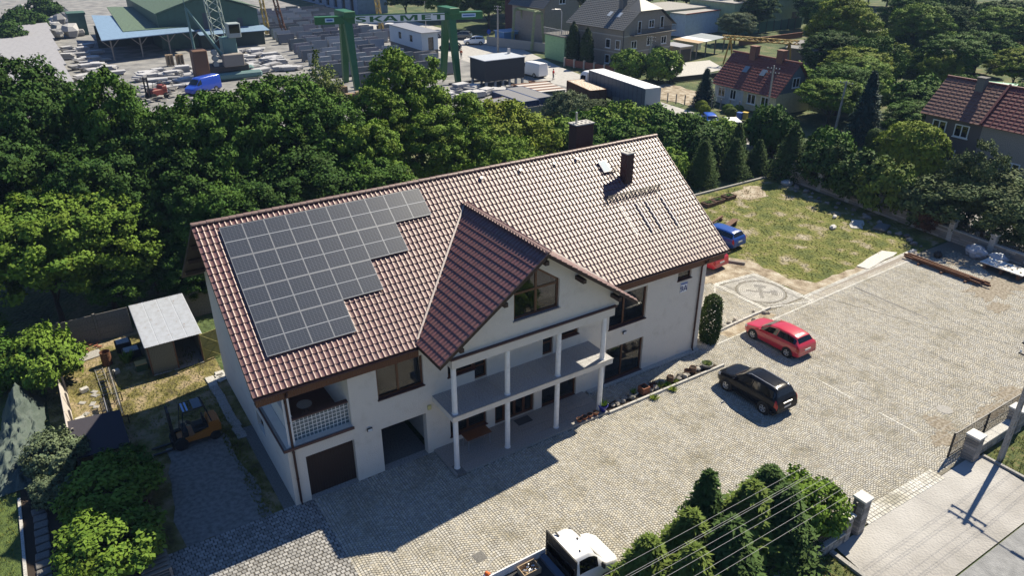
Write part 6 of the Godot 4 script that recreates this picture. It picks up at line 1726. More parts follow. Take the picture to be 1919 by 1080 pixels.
	# rusty rails on timbers, white sheet on trestles, film wrapped bundles
	for k in 7:
		b = MB.new()
		var ln := rng.randf_range(4.4, 6.6)
		var yy := 0.16 + 0.1 * (k / 4)
		b.bx(-0.06, yy, -ln / 2, 0.06, yy + 0.016, ln / 2); b.bx(-0.012, yy + 0.016, -ln / 2, 0.012, yy + 0.1, ln / 2); b.bx(-0.035, yy + 0.1, -ln / 2, 0.035, yy + 0.125, ln / 2)
		solo("rusty_rail", b, M.rust, "long rusty steel beam stacked with others on timbers near the wall", "steel beam", Vector3(49.0 + (k % 4) * 0.22, 0.0, 2.2 + rng.randf_range(-0.4, 0.4)), rng.randf_range(-0.03, 0.03), "rusty beams on timbers")
	for k in 3:
		b = MB.new(); b.cbox(Vector3(0, 0.075, 0), Vector3(1.3, 0.14, 0.16), 0.01); solo("timber_bearer", b, M.rotwood, "short timber bearer under the rusty beams", "timber", Vector3(49.3, 0, 0.4 + k * 1.8), 0.03, "bearers under the beams")
	var ws := thing("white_sheet", "large scuffed white panel lying on a pallet by the wall", "panel", Vector3(52.9, 0, 4.7), 0.0)
	b = MB.new(); b.cbox(Vector3(0, 0.5, 0), Vector3(1.5, 0.08, 3.1), 0.02); part(ws, "panel", b, mat(Color.WHITE, 0.5, noise_tex(0.015, [[0.2, [0.3, 0.26, 0.2]], [0.35, [0.6, 0.58, 0.54]], [0.7, [0.72, 0.71, 0.68]]], 91), 0.3))
	for q in [[-0.3, 0.6], [0.25, 0.7], [-0.3, 1.2], [0.2, 1.35], [0.1, 0.1]]:
		b = MB.new(); b.cbox(Vector3(q[0], 0.57, q[1]), Vector3(0.13, 0.06, 0.13), 0.01); part(ws, "fixing", b, M.black)
	for z in [-1.2, 0, 1.2]:
		b = MB.new(); b.bx(-0.6, 0, z - 0.1, 0.6, 0.46, z + 0.1); part(ws, "bearer", b, M.rotwood)
	for q in [[53.9, 2.0, 0.9, 0.55, 0.0, "grey plastic wrapped bundle leaning by the stone wall"], [54.0, 3.6, 0.7, 0.5, 0.3, "smaller plastic wrapped bundle behind the white panel"]]:
		b = MB.new(); b.blob(Vector3(0, q[3] * 0.8, 0), Vector3(q[2] * 0.7, q[3], q[2]), rng, 0.2, 11, 8)
		solo("wrapped_bundle", b, M.film, q[5], "bundle", Vector3(q[0], 0, q[1]), q[4])
	b = MB.new(); b.blob(Vector3(0, 0.2, 0), Vector3(0.4, 0.28, 0.3), rng, 0.2); solo("black_bag", b, M.black, "black bag lying in the shade behind the rusty beams", "bag", Vector3(51.4, 0, 0.4))

func build_garden() -> void:
	var b: MB
	# tin shed
	var sh := thing("tin_shed", "small shed with a corrugated metal roof and one open side beside the house", "shed", Vector3(-3.5, -0.05, -15.2))
	var W := 2.85; var D := 4.6; var hf := 2.0; var hb := 2.55
	b = MB.new()
	var prev := Vector3.ZERO
	var wall_sheet := func(w: float, h: float) -> MB:   # corrugated sheet, front towards +z
		var q := MB.new()
		var r0 := []; var r1 := []
		var n := int(w / 0.045)
		for k in n + 1:
			var x := w * k / n
			var z := 0.014 * (1 if k % 2 else -1)
			r0.append(Vector3(x, 0, z)); r1.append(Vector3(x, h, z))
		q.grid([r1, r0])
		return q
	part(sh, "front_sheet", wall_sheet.call(1.4, hf - 0.02), M.shed_wall)
	var o := part(sh, "side_sheet", wall_sheet.call(D, hf), M.shed_wall); o.rotation.y = PI / 2; o.position = Vector3(0, 0, 0)
	o = part(sh, "side_sheet", wall_sheet.call(D, hf), M.shed_wall); o.rotation.y = PI / 2; o.position = Vector3(W, 0, 0)
	o = part(sh, "rear_sheet", wall_sheet.call(W, hf), M.shed_wall); o.position = Vector3(0, 0, -D)
	b = MB.new(); b.bx(0, -0.05, -D, W, 0.02, 0.1); part(sh, "floor_slab", b, M.concrete)
	for q in [[0.0, 0.0], [1.42, 0.0], [W, 0.0]]:
		b = MB.new(); b.bx(q[0] - 0.04, 0, -0.05, q[0] + 0.04, hf, 0.03); part(sh, "post", b, M.rotwood)
	for k in 4:   # roof sheets, each corrugated
		b = MB.new()
		var r0 := []; var r1 := []
		for i in 19:
			var x := -0.15 + k * 0.79 + i * 0.0445
			var y := 0.018 * (1 if i % 2 else -1) + k * 0.003
			r0.append(Vector3(x, hf + 0.03 + y, 0.25 + (rng.randf_range(-0.02, 0.03) if i % 3 == 0 else 0.0))); r1.append(Vector3(x, hb + y, -D - 0.15))
		b.grid([r1, r0])
		part(sh, "roof_sheet", b, M.tin)
	var gt := thing("metal_gate", "yellow green corrugated gate leaf standing open between shed and house", "gate", Vector3(-0.62, -0.05, -15.1), 0.25)
	part(gt, "sheet", wall_sheet.call(1.0, 1.75), mat(L(0.27, 0.27, 0.12), 0.6, M.coarse, 1.0)).position = Vector3(0.03, 0.1, 0)
	b = MB.new(); b.bx(0, 0.05, 0.02, 0.04, 1.9, 0.06); b.bx(1.0, 0.05, 0.02, 1.04, 1.9, 0.06); b.bx(0.04, 0.05, 0.022, 1.0, 0.09, 0.058); b.bx(0.04, 1.86, 0.022, 1.0, 1.9, 0.058); b.bx(0.04, 0.95, 0.022, 1.0, 0.99, 0.058)
	b.tube([Vector3(0.03, 0.1, 0.07), Vector3(1.0, 0.95, 0.07)], 0.016, 5); b.tube([Vector3(0.03, 0.95, 0.075), Vector3(1.0, 0.1, 0.075)], 0.016, 5); b.tube([Vector3(0.03, 0.99, 0.07), Vector3(1.0, 1.86, 0.07)], 0.016, 5); b.tube([Vector3(0.03, 1.86, 0.075), Vector3(1.0, 0.99, 0.075)], 0.016, 5)
	part(gt, "gate_frame", b, mat(L(0.22, 0.21, 0.08), 0.6))
	# concrete panel fence behind
	for seg in [[-9.6, -3.7, "concrete panel fence at the back of the side yard left of the shed"], [-0.5, 3.5, "concrete panel fence between the shed and the house"]]:
		var f := thing("concrete_fence", seg[2], "fence", Vector3(seg[0], -0.06, -21.3))
		var x := 0.0
		while x < seg[1] - seg[0] - 0.2:
			b = MB.new(); b.bx(x - 0.07, 0, -0.07, x + 0.07, 1.95, 0.07); part(f, "post", b, M.concrete_dark)
			for k in 4:
				b = MB.new(); b.cbox(Vector3(x + 1.0, 0.24 + k * 0.47, 0), Vector3(1.84, 0.46, 0.05), 0.01); part(f, "panel", b, M.concrete_dark)
			x += 2.0
	# barrel, slab, junk along the shed
	var ba := thing("rusty_barrel", "rusty open oil barrel standing in the side yard", "barrel", Vector3(-5.6, -0.05, -18.0))
	b = MB.new(); b.lathe([Vector2(0, 0.02), Vector2(0.28, 0.0), Vector2(0.29, 0.0), Vector2(0.285, 0.28), Vector2(0.3, 0.3), Vector2(0.285, 0.32), Vector2(0.285, 0.58), Vector2(0.3, 0.6), Vector2(0.285, 0.62), Vector2(0.285, 0.86), Vector2(0.3, 0.88), Vector2(0.27, 0.88), Vector2(0.265, 0.1)], 18)
	part(ba, "drum", b, M.rust)
	b = MB.new(); b.cbox(Vector3.ZERO, Vector3(1.3, 0.06, 0.9), 0.01); solo("stone_slab", b, M.concrete, "grey slab lying in the side yard before the concrete fence", "slab", Vector3(-6.4, -0.01, -19.6), 0.2)
	b = MB.new()
	for k in 14: b.box(Vector3(rng.randf_range(-0.9, 0.9), 0.05 + 0.04 * (k % 3), rng.randf_range(-0.25, 0.25)), Vector3(0.25, 0.06, 0.12), Transform3D(Basis(Vector3.UP, rng.randf() * 3.0), Vector3.ZERO))
	var rub := solo("brick_rubble", b, mat(L(0.32, 0.12, 0.07), 0.9, M.coarse, 2.0), "heap of red brick rubble at the foot of the concrete fence", "rubble", Vector3(-6.5, -0.04, -20.6))
	for q in [[-7.1, -15.5, 0.42, "white concrete block in the grass, upper of the two at the left"], [-7.6, -12.5, 0.45, "white concrete block in the grass, lower of the two at the left"], [-5.3, -16.6, 0.36, "pale block beside the shed's shadow"]]:
		b = MB.new(); b.cbox(Vector3(0, 0.14, 0), Vector3(q[2], 0.26, q[2] * 0.7), 0.02); solo("concrete_block", b, M.concrete_light, q[3], "block", Vector3(q[0], -0.05, q[1]), 0.3)
	for k in 9:
		b = MB.new(); b.cbox(Vector3.ZERO, Vector3(rng.randf_range(0.25, 0.45), 0.06, rng.randf_range(0.18, 0.3)), 0.015); solo("stepping_stone", b, M.concrete, "flat pale stone lying in the grass left of the steel racks", "stone", Vector3(-7.0 + rng.randf_range(-0.4, 0.5), -0.03, -15.2 + k * 0.42), rng.randf() * 3.0, "flat stones by the racks")
	var yb := thing("storage_box", "yellow topped green box against the shed's shaded side", "box", Vector3(-3.95, -0.05, -16.3))
	b = MB.new(); b.bx(-0.3, 0, -0.25, 0.3, 0.42, 0.25); part(yb, "box", b, mat(L(0.03, 0.07, 0.03), 0.6)); b = MB.new(); b.cbox(Vector3(0, 0.45, 0), Vector3(0.64, 0.06, 0.54), 0.01); part(yb, "lid", b, mat(L(0.42, 0.30, 0.12), 0.6))
	var pp := thing("potted_plant", "light green leafy plant standing in the shed's shade", "plant", Vector3(-4.6, -0.05, -17.6)); part(pp, "leaves", tuft(70, 0.8, 0.05, 0.45), M.leaf_light)
	b = MB.new(); b.bx(-0.01, 0, -0.01, 0.01, 0.4, 0.01); part(pp, "stem", b, M.bark)
	for q in [[-4.5, -19.3, 0.9, 0.6, "dark crate of junk by the shed, nearer the fence"], [-4.2, -18.2, 1.0, 0.5, "dark junk box by the shed behind the plant"]]:
		var jb := thing("junk_box", q[4], "box", Vector3(q[0], -0.05, q[1])); b = MB.new(); b.cbox(Vector3(0, q[3] / 2, 0), Vector3(q[2], q[3], 0.7), 0.02); part(jb, "box", b, M.steel_dark); b = MB.new(); b.cbox(Vector3(0, q[3] + 0.03, 0), Vector3(q[2] * 0.8, 0.05, 0.6), 0.01); part(jb, "lid", b, M.film)
	# bundles of steel angle on stands
	for r in [[-5.75, -16.4, -10.6, 0.55, 8, "long rack of dark steel profiles leaning beside the forklift"], [-6.45, -13.4, -10.9, 0.5, 5, "shorter rack of dark steel profiles left of the long one"]]:
		var rk := thing("steel_rack", r[5], "rack", Vector3(r[0], -0.05, r[1]))
		var ln: float = r[2] - r[1]
		for k in r[4]:
			b = MB.new(); b.bx(-0.02 + (k % 4) * 0.06, r[3] + 0.06 * (k / 4), 0, 0.02 + (k % 4) * 0.06, r[3] + 0.05 + 0.06 * (k / 4), ln - rng.randf_range(0, 0.6)); part(rk, "steel_profile", b, M.steel_dark if k % 3 else M.zinc)
		for z in [0.3, ln * 0.5, ln - 0.4]:
			b = MB.new(); b.bx(-0.1, 0, z, -0.05, r[3], z + 0.05); b.bx(0.3, 0, z, 0.35, r[3], z + 0.05); b.bx(-0.1, r[3] - 0.05, z + 0.003, 0.35, r[3] - 0.002, z + 0.047); part(rk, "trestle", b, M.steel_dark)
	var ld := thing("ladder_frame", "thin metal ladder frame lying in the grass beside the barrel", "ladder", Vector3(-6.35, 0.0, -17.8), 0.0)
	for x in [0.0, 0.42]:
		b = MB.new(); b.cyl(Vector3(x, 0.03, 0), Vector3(x + 0.1, 0.03, 3.6), 0.02, 0.02, 6); part(ld, "rail", b, M.zinc)
	for k in 9:
		b = MB.new(); b.cyl(Vector3(0.01 + k * 0.01, 0.03, 0.3 + k * 0.38), Vector3(0.43 + k * 0.01, 0.03, 0.3 + k * 0.38), 0.012, 0.012, 5); part(ld, "rung", b, M.zinc)
	# white board fence of the garden
	var pf := thing("board_fence", "weathered white board fence running between garden and side yard", "fence", Vector3(-7.95, -0.06, -15.8))
	for k in 3:
		b = MB.new(); b.cbox(Vector3(0, 0.62, 0.95 + k * 1.9), Vector3(0.05, 1.2, 1.86), 0.008, Transform3D(Basis(Vector3(0, 0, 1), 0.18), Vector3.ZERO)); part(pf, "board", b, mat(L(0.55, 0.5, 0.46), 0.85, M.coarse, 1.2))
	for k in 4:
		b = MB.new(); b.bx(-0.05, 0, k * 1.85, 0.05, 1.2, k * 1.85 + 0.1); part(pf, "post", b, M.greywood)
	# tarpaulin heap
	var tp := MB.new()
	var rows := []
	var nz := FastNoiseLite.new(); nz.seed = 4; nz.frequency = 0.55
	for i in 29:
		var row := []
		for j in 25:
			var u := i / 28.0; var v := j / 24.0
			var x := -11.0 + v * 2.0 - 0.9 * u * (1.0 - 0.3 * v)
			var z := -16.0 + u * 8.0
			var e := 4.0 * v * (1 - v)
			var y := 1.7 * (1.0 - absf(2.0 * v - 1.0)) * exp(-pow((u - 0.16) / 0.2, 2.0)) + 0.55 * pow(e, 0.7) * exp(-pow((u - 0.6) / 0.3, 2.0))
			y += 0.5 * nz.get_noise_2d(x * 3.0, z * 2.6) * e + 0.4 * absf(nz.get_noise_2d(x * 5.0 + 30, z * 1.6)) * e
			y *= smoothstep(0.0, 0.05, u) * (1.0 - smoothstep(0.92, 1.0, u))
			row.append(Vector3(x + 0.2 * nz.get_noise_2d(z * 3.0, 9.0), maxf(y, 0.0) + 0.02, z + 0.15 * nz.get_noise_2d(x * 3, 40)))
		rows.append(row)
	tp.grid(rows)
	solo("tarpaulin", tp, M.tarp, "crumpled grey green tarpaulin thrown over a heap in the garden", "tarpaulin")
	# low shelters under the shrubs
	var hu := thing("low_shelter", "low shelter with a dark violet felt roof between shrubs and forklift", "shelter", Vector3(-6.9, -0.05, -9.6))
	b = MB.new(); b.prism([Vector2(-1.25, 1.0), Vector2(1.2, 0.8), Vector2(1.2, 0.86), Vector2(-1.25, 1.06)], -1.6, 1.9); part(hu, "roof", b, mat(L(0.035, 0.032, 0.045), 0.9, M.coarse, 1.0))
	for q in [[-1.1, -1.4], [1.05, -1.4], [-1.1, 1.7], [1.05, 1.7]]:
		b = MB.new(); b.bx(q[0] - 0.05, 0, q[1] - 0.05, q[0] + 0.05, 0.85, q[1] + 0.05); part(hu, "post", b, M.greywood)
	b = MB.new(); b.bx(-1.1, 0, -1.42, 1.05, 0.8, -1.38); part(hu, "rear_panel", b, M.greywood)
	hu = thing("low_shelter", "low lean-to with a dark red roof beside the setts", "shelter", Vector3(-6.15, -0.05, -1.9))
	b = MB.new(); b.prism([Vector2(-0.7, 0.9), Vector2(0.55, 0.75), Vector2(0.55, 0.8), Vector2(-0.7, 0.95)], -1.3, 1.0); part(hu, "roof", b, mat(L(0.13, 0.02, 0.018), 0.7, M.coarse, 1.0))
	for q in [[-0.6, -1.1], [0.45, -1.1], [-0.6, 0.85], [0.45, 0.85]]:
		b = MB.new(); b.bx(q[0] - 0.04, 0, q[1] - 0.04, q[0] + 0.04, 0.78, q[1] + 0.04); part(hu, "post", b, M.greywood)
	var pl := thing("pallet_stack", "stack of dark weathered pallets at the bottom left beside the setts", "pallets", Vector3(-6.1, -0.05, 0.7))
	for k in 4:
		for q in 5:
			b = MB.new(); b.bx(-0.55, 0.1 + k * 0.15, -0.6 + q * 0.26, 0.55, 0.125 + k * 0.15, -0.45 + q * 0.26); part(pl, "slat", b, M.greywood)
		b = MB.new(); b.bx(-0.55, k * 0.15, -0.6, -0.45, 0.1 + k * 0.15, 0.6); b.bx(0.45, k * 0.15, -0.6, 0.55, 0.1 + k * 0.15, 0.6); part(pl, "block", b, M.greywood)
	# garden kerbs and dark stones
	b = MB.new(); b.bx(-10.72, -0.08, -7.4, -10.6, 0.06, 4.0); struct("garden_kerb", b, M.concrete_light)
	struct("garden_bed", sheet(rect(-10.6, -12, -8.0, 4), -0.035), M.soil)
	for k in 11:
		b = MB.new(); b.cbox(Vector3.ZERO, Vector3(0.55, 0.12, 0.42), 0.03); solo("paving_stone", b, M.concrete_dark, "dark paving stone in the row along the garden lawn", "stone", Vector3(-9.95 + rng.randf_range(-0.06, 0.06), 0.0, -6.0 + k * 0.52), rng.randf_range(-0.1, 0.1), "dark stones along the garden lawn")
	# forklift in the shade of the house
	var fk := thing("forklift", "orange forklift with raised overhead guard parked in the house's shade", "forklift", Vector3(-2.65, -0.03, -7.55), 0.0)
	var org := mat(L(0.48, 0.17, 0.025), 0.4, M.coarse, 1.5)
	b = MB.new()
	var prof := [Vector2(-0.95, 0.35), Vector2(0.62, 0.3), Vector2(0.7, 0.5), Vector2(1.12, 0.5), Vector2(1.15, 0.85), Vector2(1.05, 1.12), Vector2(0.6, 1.15), Vector2(0.55, 0.82), Vector2(-0.3, 0.62), Vector2(-0.95, 0.55)]
	b.prism(prof, -0.5, 0.5)
	part(fk, "body", b, org)
	b = MB.new(); b.cbox(Vector3(0.88, 0.8, 0), Vector3(0.5, 0.62, 1.02), 0.1); part(fk, "counterweight", b, org)
	b = MB.new(); b.cbox(Vector3(0.2, 0.78, 0), Vector3(0.75, 0.2, 0.86), 0.03); b.cbox(Vector3(0.15, 0.95, 0), Vector3(0.45, 0.12, 0.45), 0.03); b.cbox(Vector3(0.4, 1.2, 0), Vector3(0.1, 0.45, 0.42), 0.03); part(fk, "seat", b, M.black)
	b = MB.new(); b.cbox(Vector3(-0.55, 0.75, 0), Vector3(0.25, 0.5, 0.8), 0.04); b.tube([Vector3(-0.5, 1.0, 0), Vector3(-0.3, 1.15, 0)], 0.02); b.cyl(Vector3(-0.29, 1.14, 0), Vector3(-0.27, 1.17, 0), 0.17, 0.17, 14); part(fk, "steering_console", b, M.black)
	b = MB.new()
	for s in [-0.46, 0.46]: b.tube([Vector3(-0.75, 0.6, s), Vector3(-0.5, 2.1, s), Vector3(0.52, 2.15, s), Vector3(0.75, 1.1, s)], 0.035)
	for k in 6: b.bx(-0.48 + k * 0.19, 2.1, -0.46, -0.42 + k * 0.19, 2.13, 0.46)
	part(fk, "overhead_guard", b, M.steel_dark)
	b = MB.new(); b.bx(0.02, 2.16, -0.45, 0.45, 2.18, 0.45); part(fk, "guard_glass", b, mat(L(0.08, 0.1, 0.13), 0.1))
	b = MB.new(); b.bx(-0.47, 2.135, -0.4, -0.38, 2.15, 0.42); b.bx(-0.3, 2.135, -0.4, -0.21, 2.15, 0.42); part(fk, "guard_slat", b, mat(L(0.25, 0.4, 0.7), 0.4))
	b = MB.new()
	for s in [-0.32, 0.32]:
		b.bx(-1.18, 0.1, s - 0.05, -1.06, 2.3, s + 0.05)
	for y in [0.35, 1.3, 2.22]: b.bx(-1.16, y, -0.27, -1.08, y + 0.07, 0.27)
	b.cyl(Vector3(-1.12, 0.2, 0.12), Vector3(-1.12, 1.6, 0.12), 0.035, 0.035, 8)
	part(fk, "mast", b, M.steel_dark)
	b = MB.new(); b.bx(-1.25, 0.1, -0.42, -1.19, 0.6, 0.42); part(fk, "fork_carriage", b, M.black)
	for s in [-0.28, 0.28]:
		b = MB.new(); b.bx(-2.2, 0.06, s - 0.06, -1.19, 0.1, s + 0.06); b.bx(-1.29, 0.1, s - 0.06, -1.25, 0.55, s + 0.06); part(fk, "fork", b, M.steel_dark)
	for q in [[-0.85, 0.33, 0.2], [0.78, 0.26, 0.17]]:
		for s in [-1, 1]:
			b = MB.new(); b.cyl(Vector3(q[0], q[1], s * 0.36), Vector3(q[0], q[1], s * (0.36 + q[2])), q[1], q[1], 18); b.cyl(Vector3(q[0], q[1], s * (0.36 + q[2])), Vector3(q[0], q[1], s * (0.37 + q[2])), q[1] * 0.5, q[1] * 0.45, 12); part(fk, "wheel", b, M.rubber)
	# balcony table
	var ct := thing("balcony_table", "small round table on the shaded corner balcony", "table", Vector3(1.5, 3.28, -1.8))
	b = MB.new(); b.cyl(Vector3(0, 0.7, 0), Vector3(0, 0.73, 0), 0.35, 0.35, 18); part(ct, "table_top", b, M.greywood)
	for k in 3:
		b = MB.new(); b.cyl(Vector3(cos(k * 2.1) * 0.25, 0, sin(k * 2.1) * 0.25), Vector3(0, 0.7, 0), 0.015, 0.015, 6); part(ct, "leg", b, M.black)

func stone_wall(o: Node3D, len: float, h: float, th: float, cap: Material, cs := 0.34, cap_h := 0.09) -> void:   # local x along, coursed stones on a mortar core
	var b := MB.new(); b.bx(0.02, -0.1, -th / 2 + 0.02, len - 0.02, h, th / 2 - 0.02); part(o, "core", b, M.concrete_dark)
	var y := 0.0
	var row := 0
	while y < h - 0.1:
		var hh := minf(0.2, h - y)
		var x := 0.0 - (0.17 if row % 2 else 0.0)
		while x < len - 0.02:
			var w := cs * rng.randf_range(0.7, 1.3)
			var x0 := maxf(x, 0.0); var x1 := minf(x + w, len)
			if x1 - x0 > 0.06:
				b = MB.new()
				var g := rng.randf_range(0.24, 0.46)
				b.col = Color(g, g * 0.93, g * 0.82)
				b.cbox(Vector3((x0 + x1) / 2, y + hh / 2, 0), Vector3(x1 - x0 - 0.02, hh - 0.02, th + rng.randf_range(0.0, 0.05)), 0.02)
				part(o, "stone", b, M.stone)
			x += w
		y += hh; row += 1
	var x := 0.0
	while x < len - 0.05:
		var w := minf(1.2, len - x)
		b = MB.new(); b.cbox(Vector3(x + w / 2, h + cap_h / 2, 0), Vector3(w - 0.01, cap_h, th + 0.12), 0.012); part(o, "cap_slab", b, cap)
		x += w

func wire(a: Vector3, b: Vector3, sag: float, r := 0.006, seg := 18) -> MB:
	var m := MB.new()
	var pts := []
	for k in seg + 1:
		var t := float(k) / seg
		pts.append(a.lerp(b, t) - Vector3(0, sag * 4.0 * t * (1 - t), 0))
	m.tube(pts, r, 5)
	return m

func concrete_pole(label: String, at: Vector3, h: float, turn: float, lean := 0.0, bars := 2) -> Node3D:   # tapered twin-leg pole with openings
	var o := thing("power_pole", label, "pole", at, turn)
	o.rotation.z = lean
	var b := MB.new()
	for s in [-1, 1]:
		var w0 := 0.16; var w1 := 0.085
		var rows := []
		b.quad(Vector3(s * w0 - 0.045, 0, 0.09), Vector3(s * w0 + 0.045, 0, 0.09), Vector3(s * w1 + 0.035, h, 0.07), Vector3(s * w1 - 0.035, h, 0.07))
		b.quad(Vector3(s * w0 + 0.045, 0, -0.09), Vector3(s * w0 - 0.045, 0, -0.09), Vector3(s * w1 - 0.035, h, -0.07), Vector3(s * w1 + 0.035, h, -0.07))
		b.quad(Vector3(s * w0 - 0.045, 0, -0.09), Vector3(s * w0 - 0.045, 0, 0.09), Vector3(s * w1 - 0.035, h, 0.07), Vector3(s * w1 - 0.035, h, -0.07))
		b.quad(Vector3(s * w0 + 0.045, 0, 0.09), Vector3(s * w0 + 0.045, 0, -0.09), Vector3(s * w1 + 0.035, h, -0.07), Vector3(s * w1 + 0.035, h, 0.07))
	var y := 0.0
	while y < h:
		b.bx(-0.15, y, -0.065, 0.15, y + (0.9 if y < 0.1 else 0.22), 0.065) if y < h * 0.4 else b.bx(-0.1, y, -0.06, 0.1, y + 0.22, 0.06)
		y += 1.3 if y < 0.1 else 0.55
	b.bx(-0.12, h - 0.02, -0.08, 0.12, h + 0.04, 0.08)
	part(o, "shaft", b, M.concrete)
	for k in bars:
		b = MB.new(); b.bx(-0.04, h - 0.25 - k * 0.55, -0.8, 0.04, h - 0.17 - k * 0.55, 0.8)
		var arm := part(o, "crossarm", b, M.steel_dark)
		for z in [-0.74, -0.3, 0.3, 0.74]:
			b = MB.new(); b.lathe([Vector2(0.0, 0), Vector2(0.03, 0), Vector2(0.055, 0.04), Vector2(0.03, 0.07), Vector2(0.055, 0.1), Vector2(0.02, 0.14), Vector2(0, 0.14)], 8, Vector3(0, h - 0.17 - k * 0.55, z)); part(arm, "insulator", b, M.whitegloss)
	return o

func build_street() -> void:
	var b: MB
	# boundary wall of the lawn, with piers and railings on top
	var a := Vector2(57.4, -20.2); var e := Vector2(54.6, 8.6)
	var d := e - a
	var sw := thing("boundary_wall", "long rough stone wall with pale cap along the lawn and street", "wall", Vector3(a.x, 0, a.y), -d.angle())
	stone_wall(sw, d.length(), 1.0, 0.3, M.concrete_light, 1.1)
	for k in 8:
		var p := a + d * ((k + 0.6) / 8.4)
		b = MB.new(); b.cbox(Vector3(0, 0.85, 0), Vector3(0.45, 1.7, 0.45), 0.03); b.cbox(Vector3(0, 1.74, 0), Vector3(0.55, 0.08, 0.55), 0.01)
		var pr := part(sw, "pier", b, M.concrete_light); pr.position = Vector3((p - a).length(), 0, 0)
	for k in 7:
		b = MB.new()
		var x0 := d.length() * (k + 0.6) / 8.4 + 0.3; var x1 := d.length() * (k + 1.6) / 8.4 - 0.3
		b.bx(x0, 1.2, -0.015, x1, 1.23, 0.015); b.bx(x0, 1.55, -0.015, x1, 1.58, 0.015)
		var x := x0 + 0.06
		while x < x1:
			b.bx(x, 1.1, -0.008, x + 0.016, 1.72, 0.008); x += 0.14
		part(sw, "railing", b, M.steel_dark)
	# gate: pillars, low wall, sliding gate rail, letter box
	var gp := thing("gate_pillar", "square stone gate pillar with white cap and a dark letter box", "pillar", Vector3(20.15, 0, 14.85))
	var pier := func(o: Node3D, w: float, h: float) -> void:
		var q := MB.new(); q.bx(-w / 2 + 0.02, 0, -w / 2 + 0.02, w / 2 - 0.02, h, w / 2 - 0.02); part(o, "core", q, M.concrete_dark)
		var y := 0.0
		var r := 0
		while y < h - 0.05:
			var hh := minf(0.17, h - y)
			for k in 4:
				var t := Basis(Vector3.UP, k * PI / 2)
				q = MB.new()
				var g := rng.randf_range(0.22, 0.42)
				q.col = Color(g, g * 0.93, g * 0.84)
				var cut := w * rng.randf_range(0.35, 0.65)
				q.cbox(Vector3(-w / 2 + cut / 2 + 0.01, y + hh / 2, w / 2 - 0.01), Vector3(cut - 0.015, hh - 0.016, 0.06), 0.012, Transform3D(t, Vector3.ZERO))
				q.cbox(Vector3(w / 2 - (w - cut) / 2 - 0.01, y + hh / 2, w / 2 - 0.012), Vector3(w - cut - 0.02, hh - 0.016, 0.05), 0.012, Transform3D(t, Vector3.ZERO))
				part(o, "stone", q, M.stone)
			y += hh; r += 1
		q = MB.new(); q.cbox(Vector3(0, h + 0.05, 0), Vector3(w + 0.1, 0.1, w + 0.1), 0.012); part(o, "cap", q, mat(L(0.66, 0.65, 0.62), 0.8, M.coarse, 1.2))
	pier.call(gp, 0.52, 1.85)
	b = MB.new(); b.cbox(Vector3(0.33, 1.25, 0.05), Vector3(0.12, 0.34, 0.26), 0.02); part(gp, "letter_box", b, M.steel_dark)
	b = MB.new(); b.bx(-0.5, 0.1, -0.35, -0.44, 1.85, -0.29); b.bx(-0.5, 0.1, 0.0, -0.44, 1.85, 0.06); b.bx(-0.5, 1.5, -0.29, -0.44, 1.56, 0.0); b.bx(-0.5, 0.4, -0.29, -0.44, 0.46, 0.0); part(gp, "gate_guide", b, M.steel_dark)
	var pd := thing("gate_pillar", "shorter stone pillar at the end of the low wall by the shrub", "pillar", Vector3(19.25, 0, 14.85)); pier.call(pd, 0.4, 1.3)
	var lw := thing("low_wall", "low stone wall left of the gate below the spruces", "wall", Vector3(11.6, 0, 14.9)); stone_wall(lw, 7.4, 0.55, 0.3, M.concrete_light, 0.4)
	b = MB.new()
	var x := 0.1
	while x < 7.3:
		b.bx(x, 0.64, -0.01, x + 0.018, 1.15, 0.01); x += 0.13
	b.bx(0, 0.7, -0.012, 7.4, 0.73, 0.012); b.bx(0, 1.08, -0.012, 7.4, 1.11, 0.012)
	part(lw, "railing", b, M.steel_dark)
	var rw := thing("low_wall", "stone wall with square pillars right of the gate", "wall", Vector3(29.0, 0, 14.9)); stone_wall(rw, 12.0, 0.62, 0.36, M.concrete_light, 0.42)
	for q in [[29.3, "nearest stone pillar on the wall right of the gate"], [33.4, "second stone pillar on the wall right of the gate"], [37.4, "third stone pillar on the wall right of the gate"]]:
		pier.call(thing("gate_pillar", q[1], "pillar", Vector3(q[0], 0.0, 14.9), 0.0), 0.6, 1.35)
	var sg := thing("sliding_gate", "black iron sliding gate pushed back behind the pillared wall", "gate", Vector3(28.3, 0.02, 14.35))
	b = MB.new(); b.bx(0, 0.08, -0.03, 6.6, 0.16, 0.03); b.bx(0, 1.42, -0.025, 6.6, 1.48, 0.025); b.bx(0, 0.7, -0.02, 6.6, 0.74, 0.02); b.bx(0, 0.02, -0.04, 0.08, 1.55, 0.04); b.bx(3.2, 0.16, -0.035, 3.28, 1.5, 0.035); b.bx(6.52, 0.16, -0.035, 6.6, 1.5, 0.035)
	part(sg, "frame", b, M.steel_dark)
	x = 0.16
	while x < 6.5:
		b = MB.new(); b.bx(x, 0.16, -0.01, x + 0.022, 1.42, 0.01); part(sg, "bar", b, M.steel_dark); x += 0.13
	# verges
	var vt := mat(Color.WHITE, 0.97, noise_tex(0.02, [[0.2, [0.05, 0.075, 0.018]], [0.6, [0.11, 0.125, 0.035]], [0.9, [0.2, 0.16, 0.08]]], 95), 0.2, bump_tex(0.15, 6.0, 3), 1.0)
	struct("verge", sheet([Vector2(30.05, 15.1), Vector2(60, 15.1), Vector2(60, 18.3), Vector2(45, 18.2), Vector2(30.05, 17.2)], -0.02), vt)
	struct("verge", sheet([Vector2(0, 15.1), Vector2(18.05, 15.1), Vector2(18.05, 18.6), Vector2(0, 18.6)], -0.02), vt)
	# grass blades on the verges, lawn and garden: countless
	var gm := tuft(9, 0.16, 0.006, 0.09).mesh()
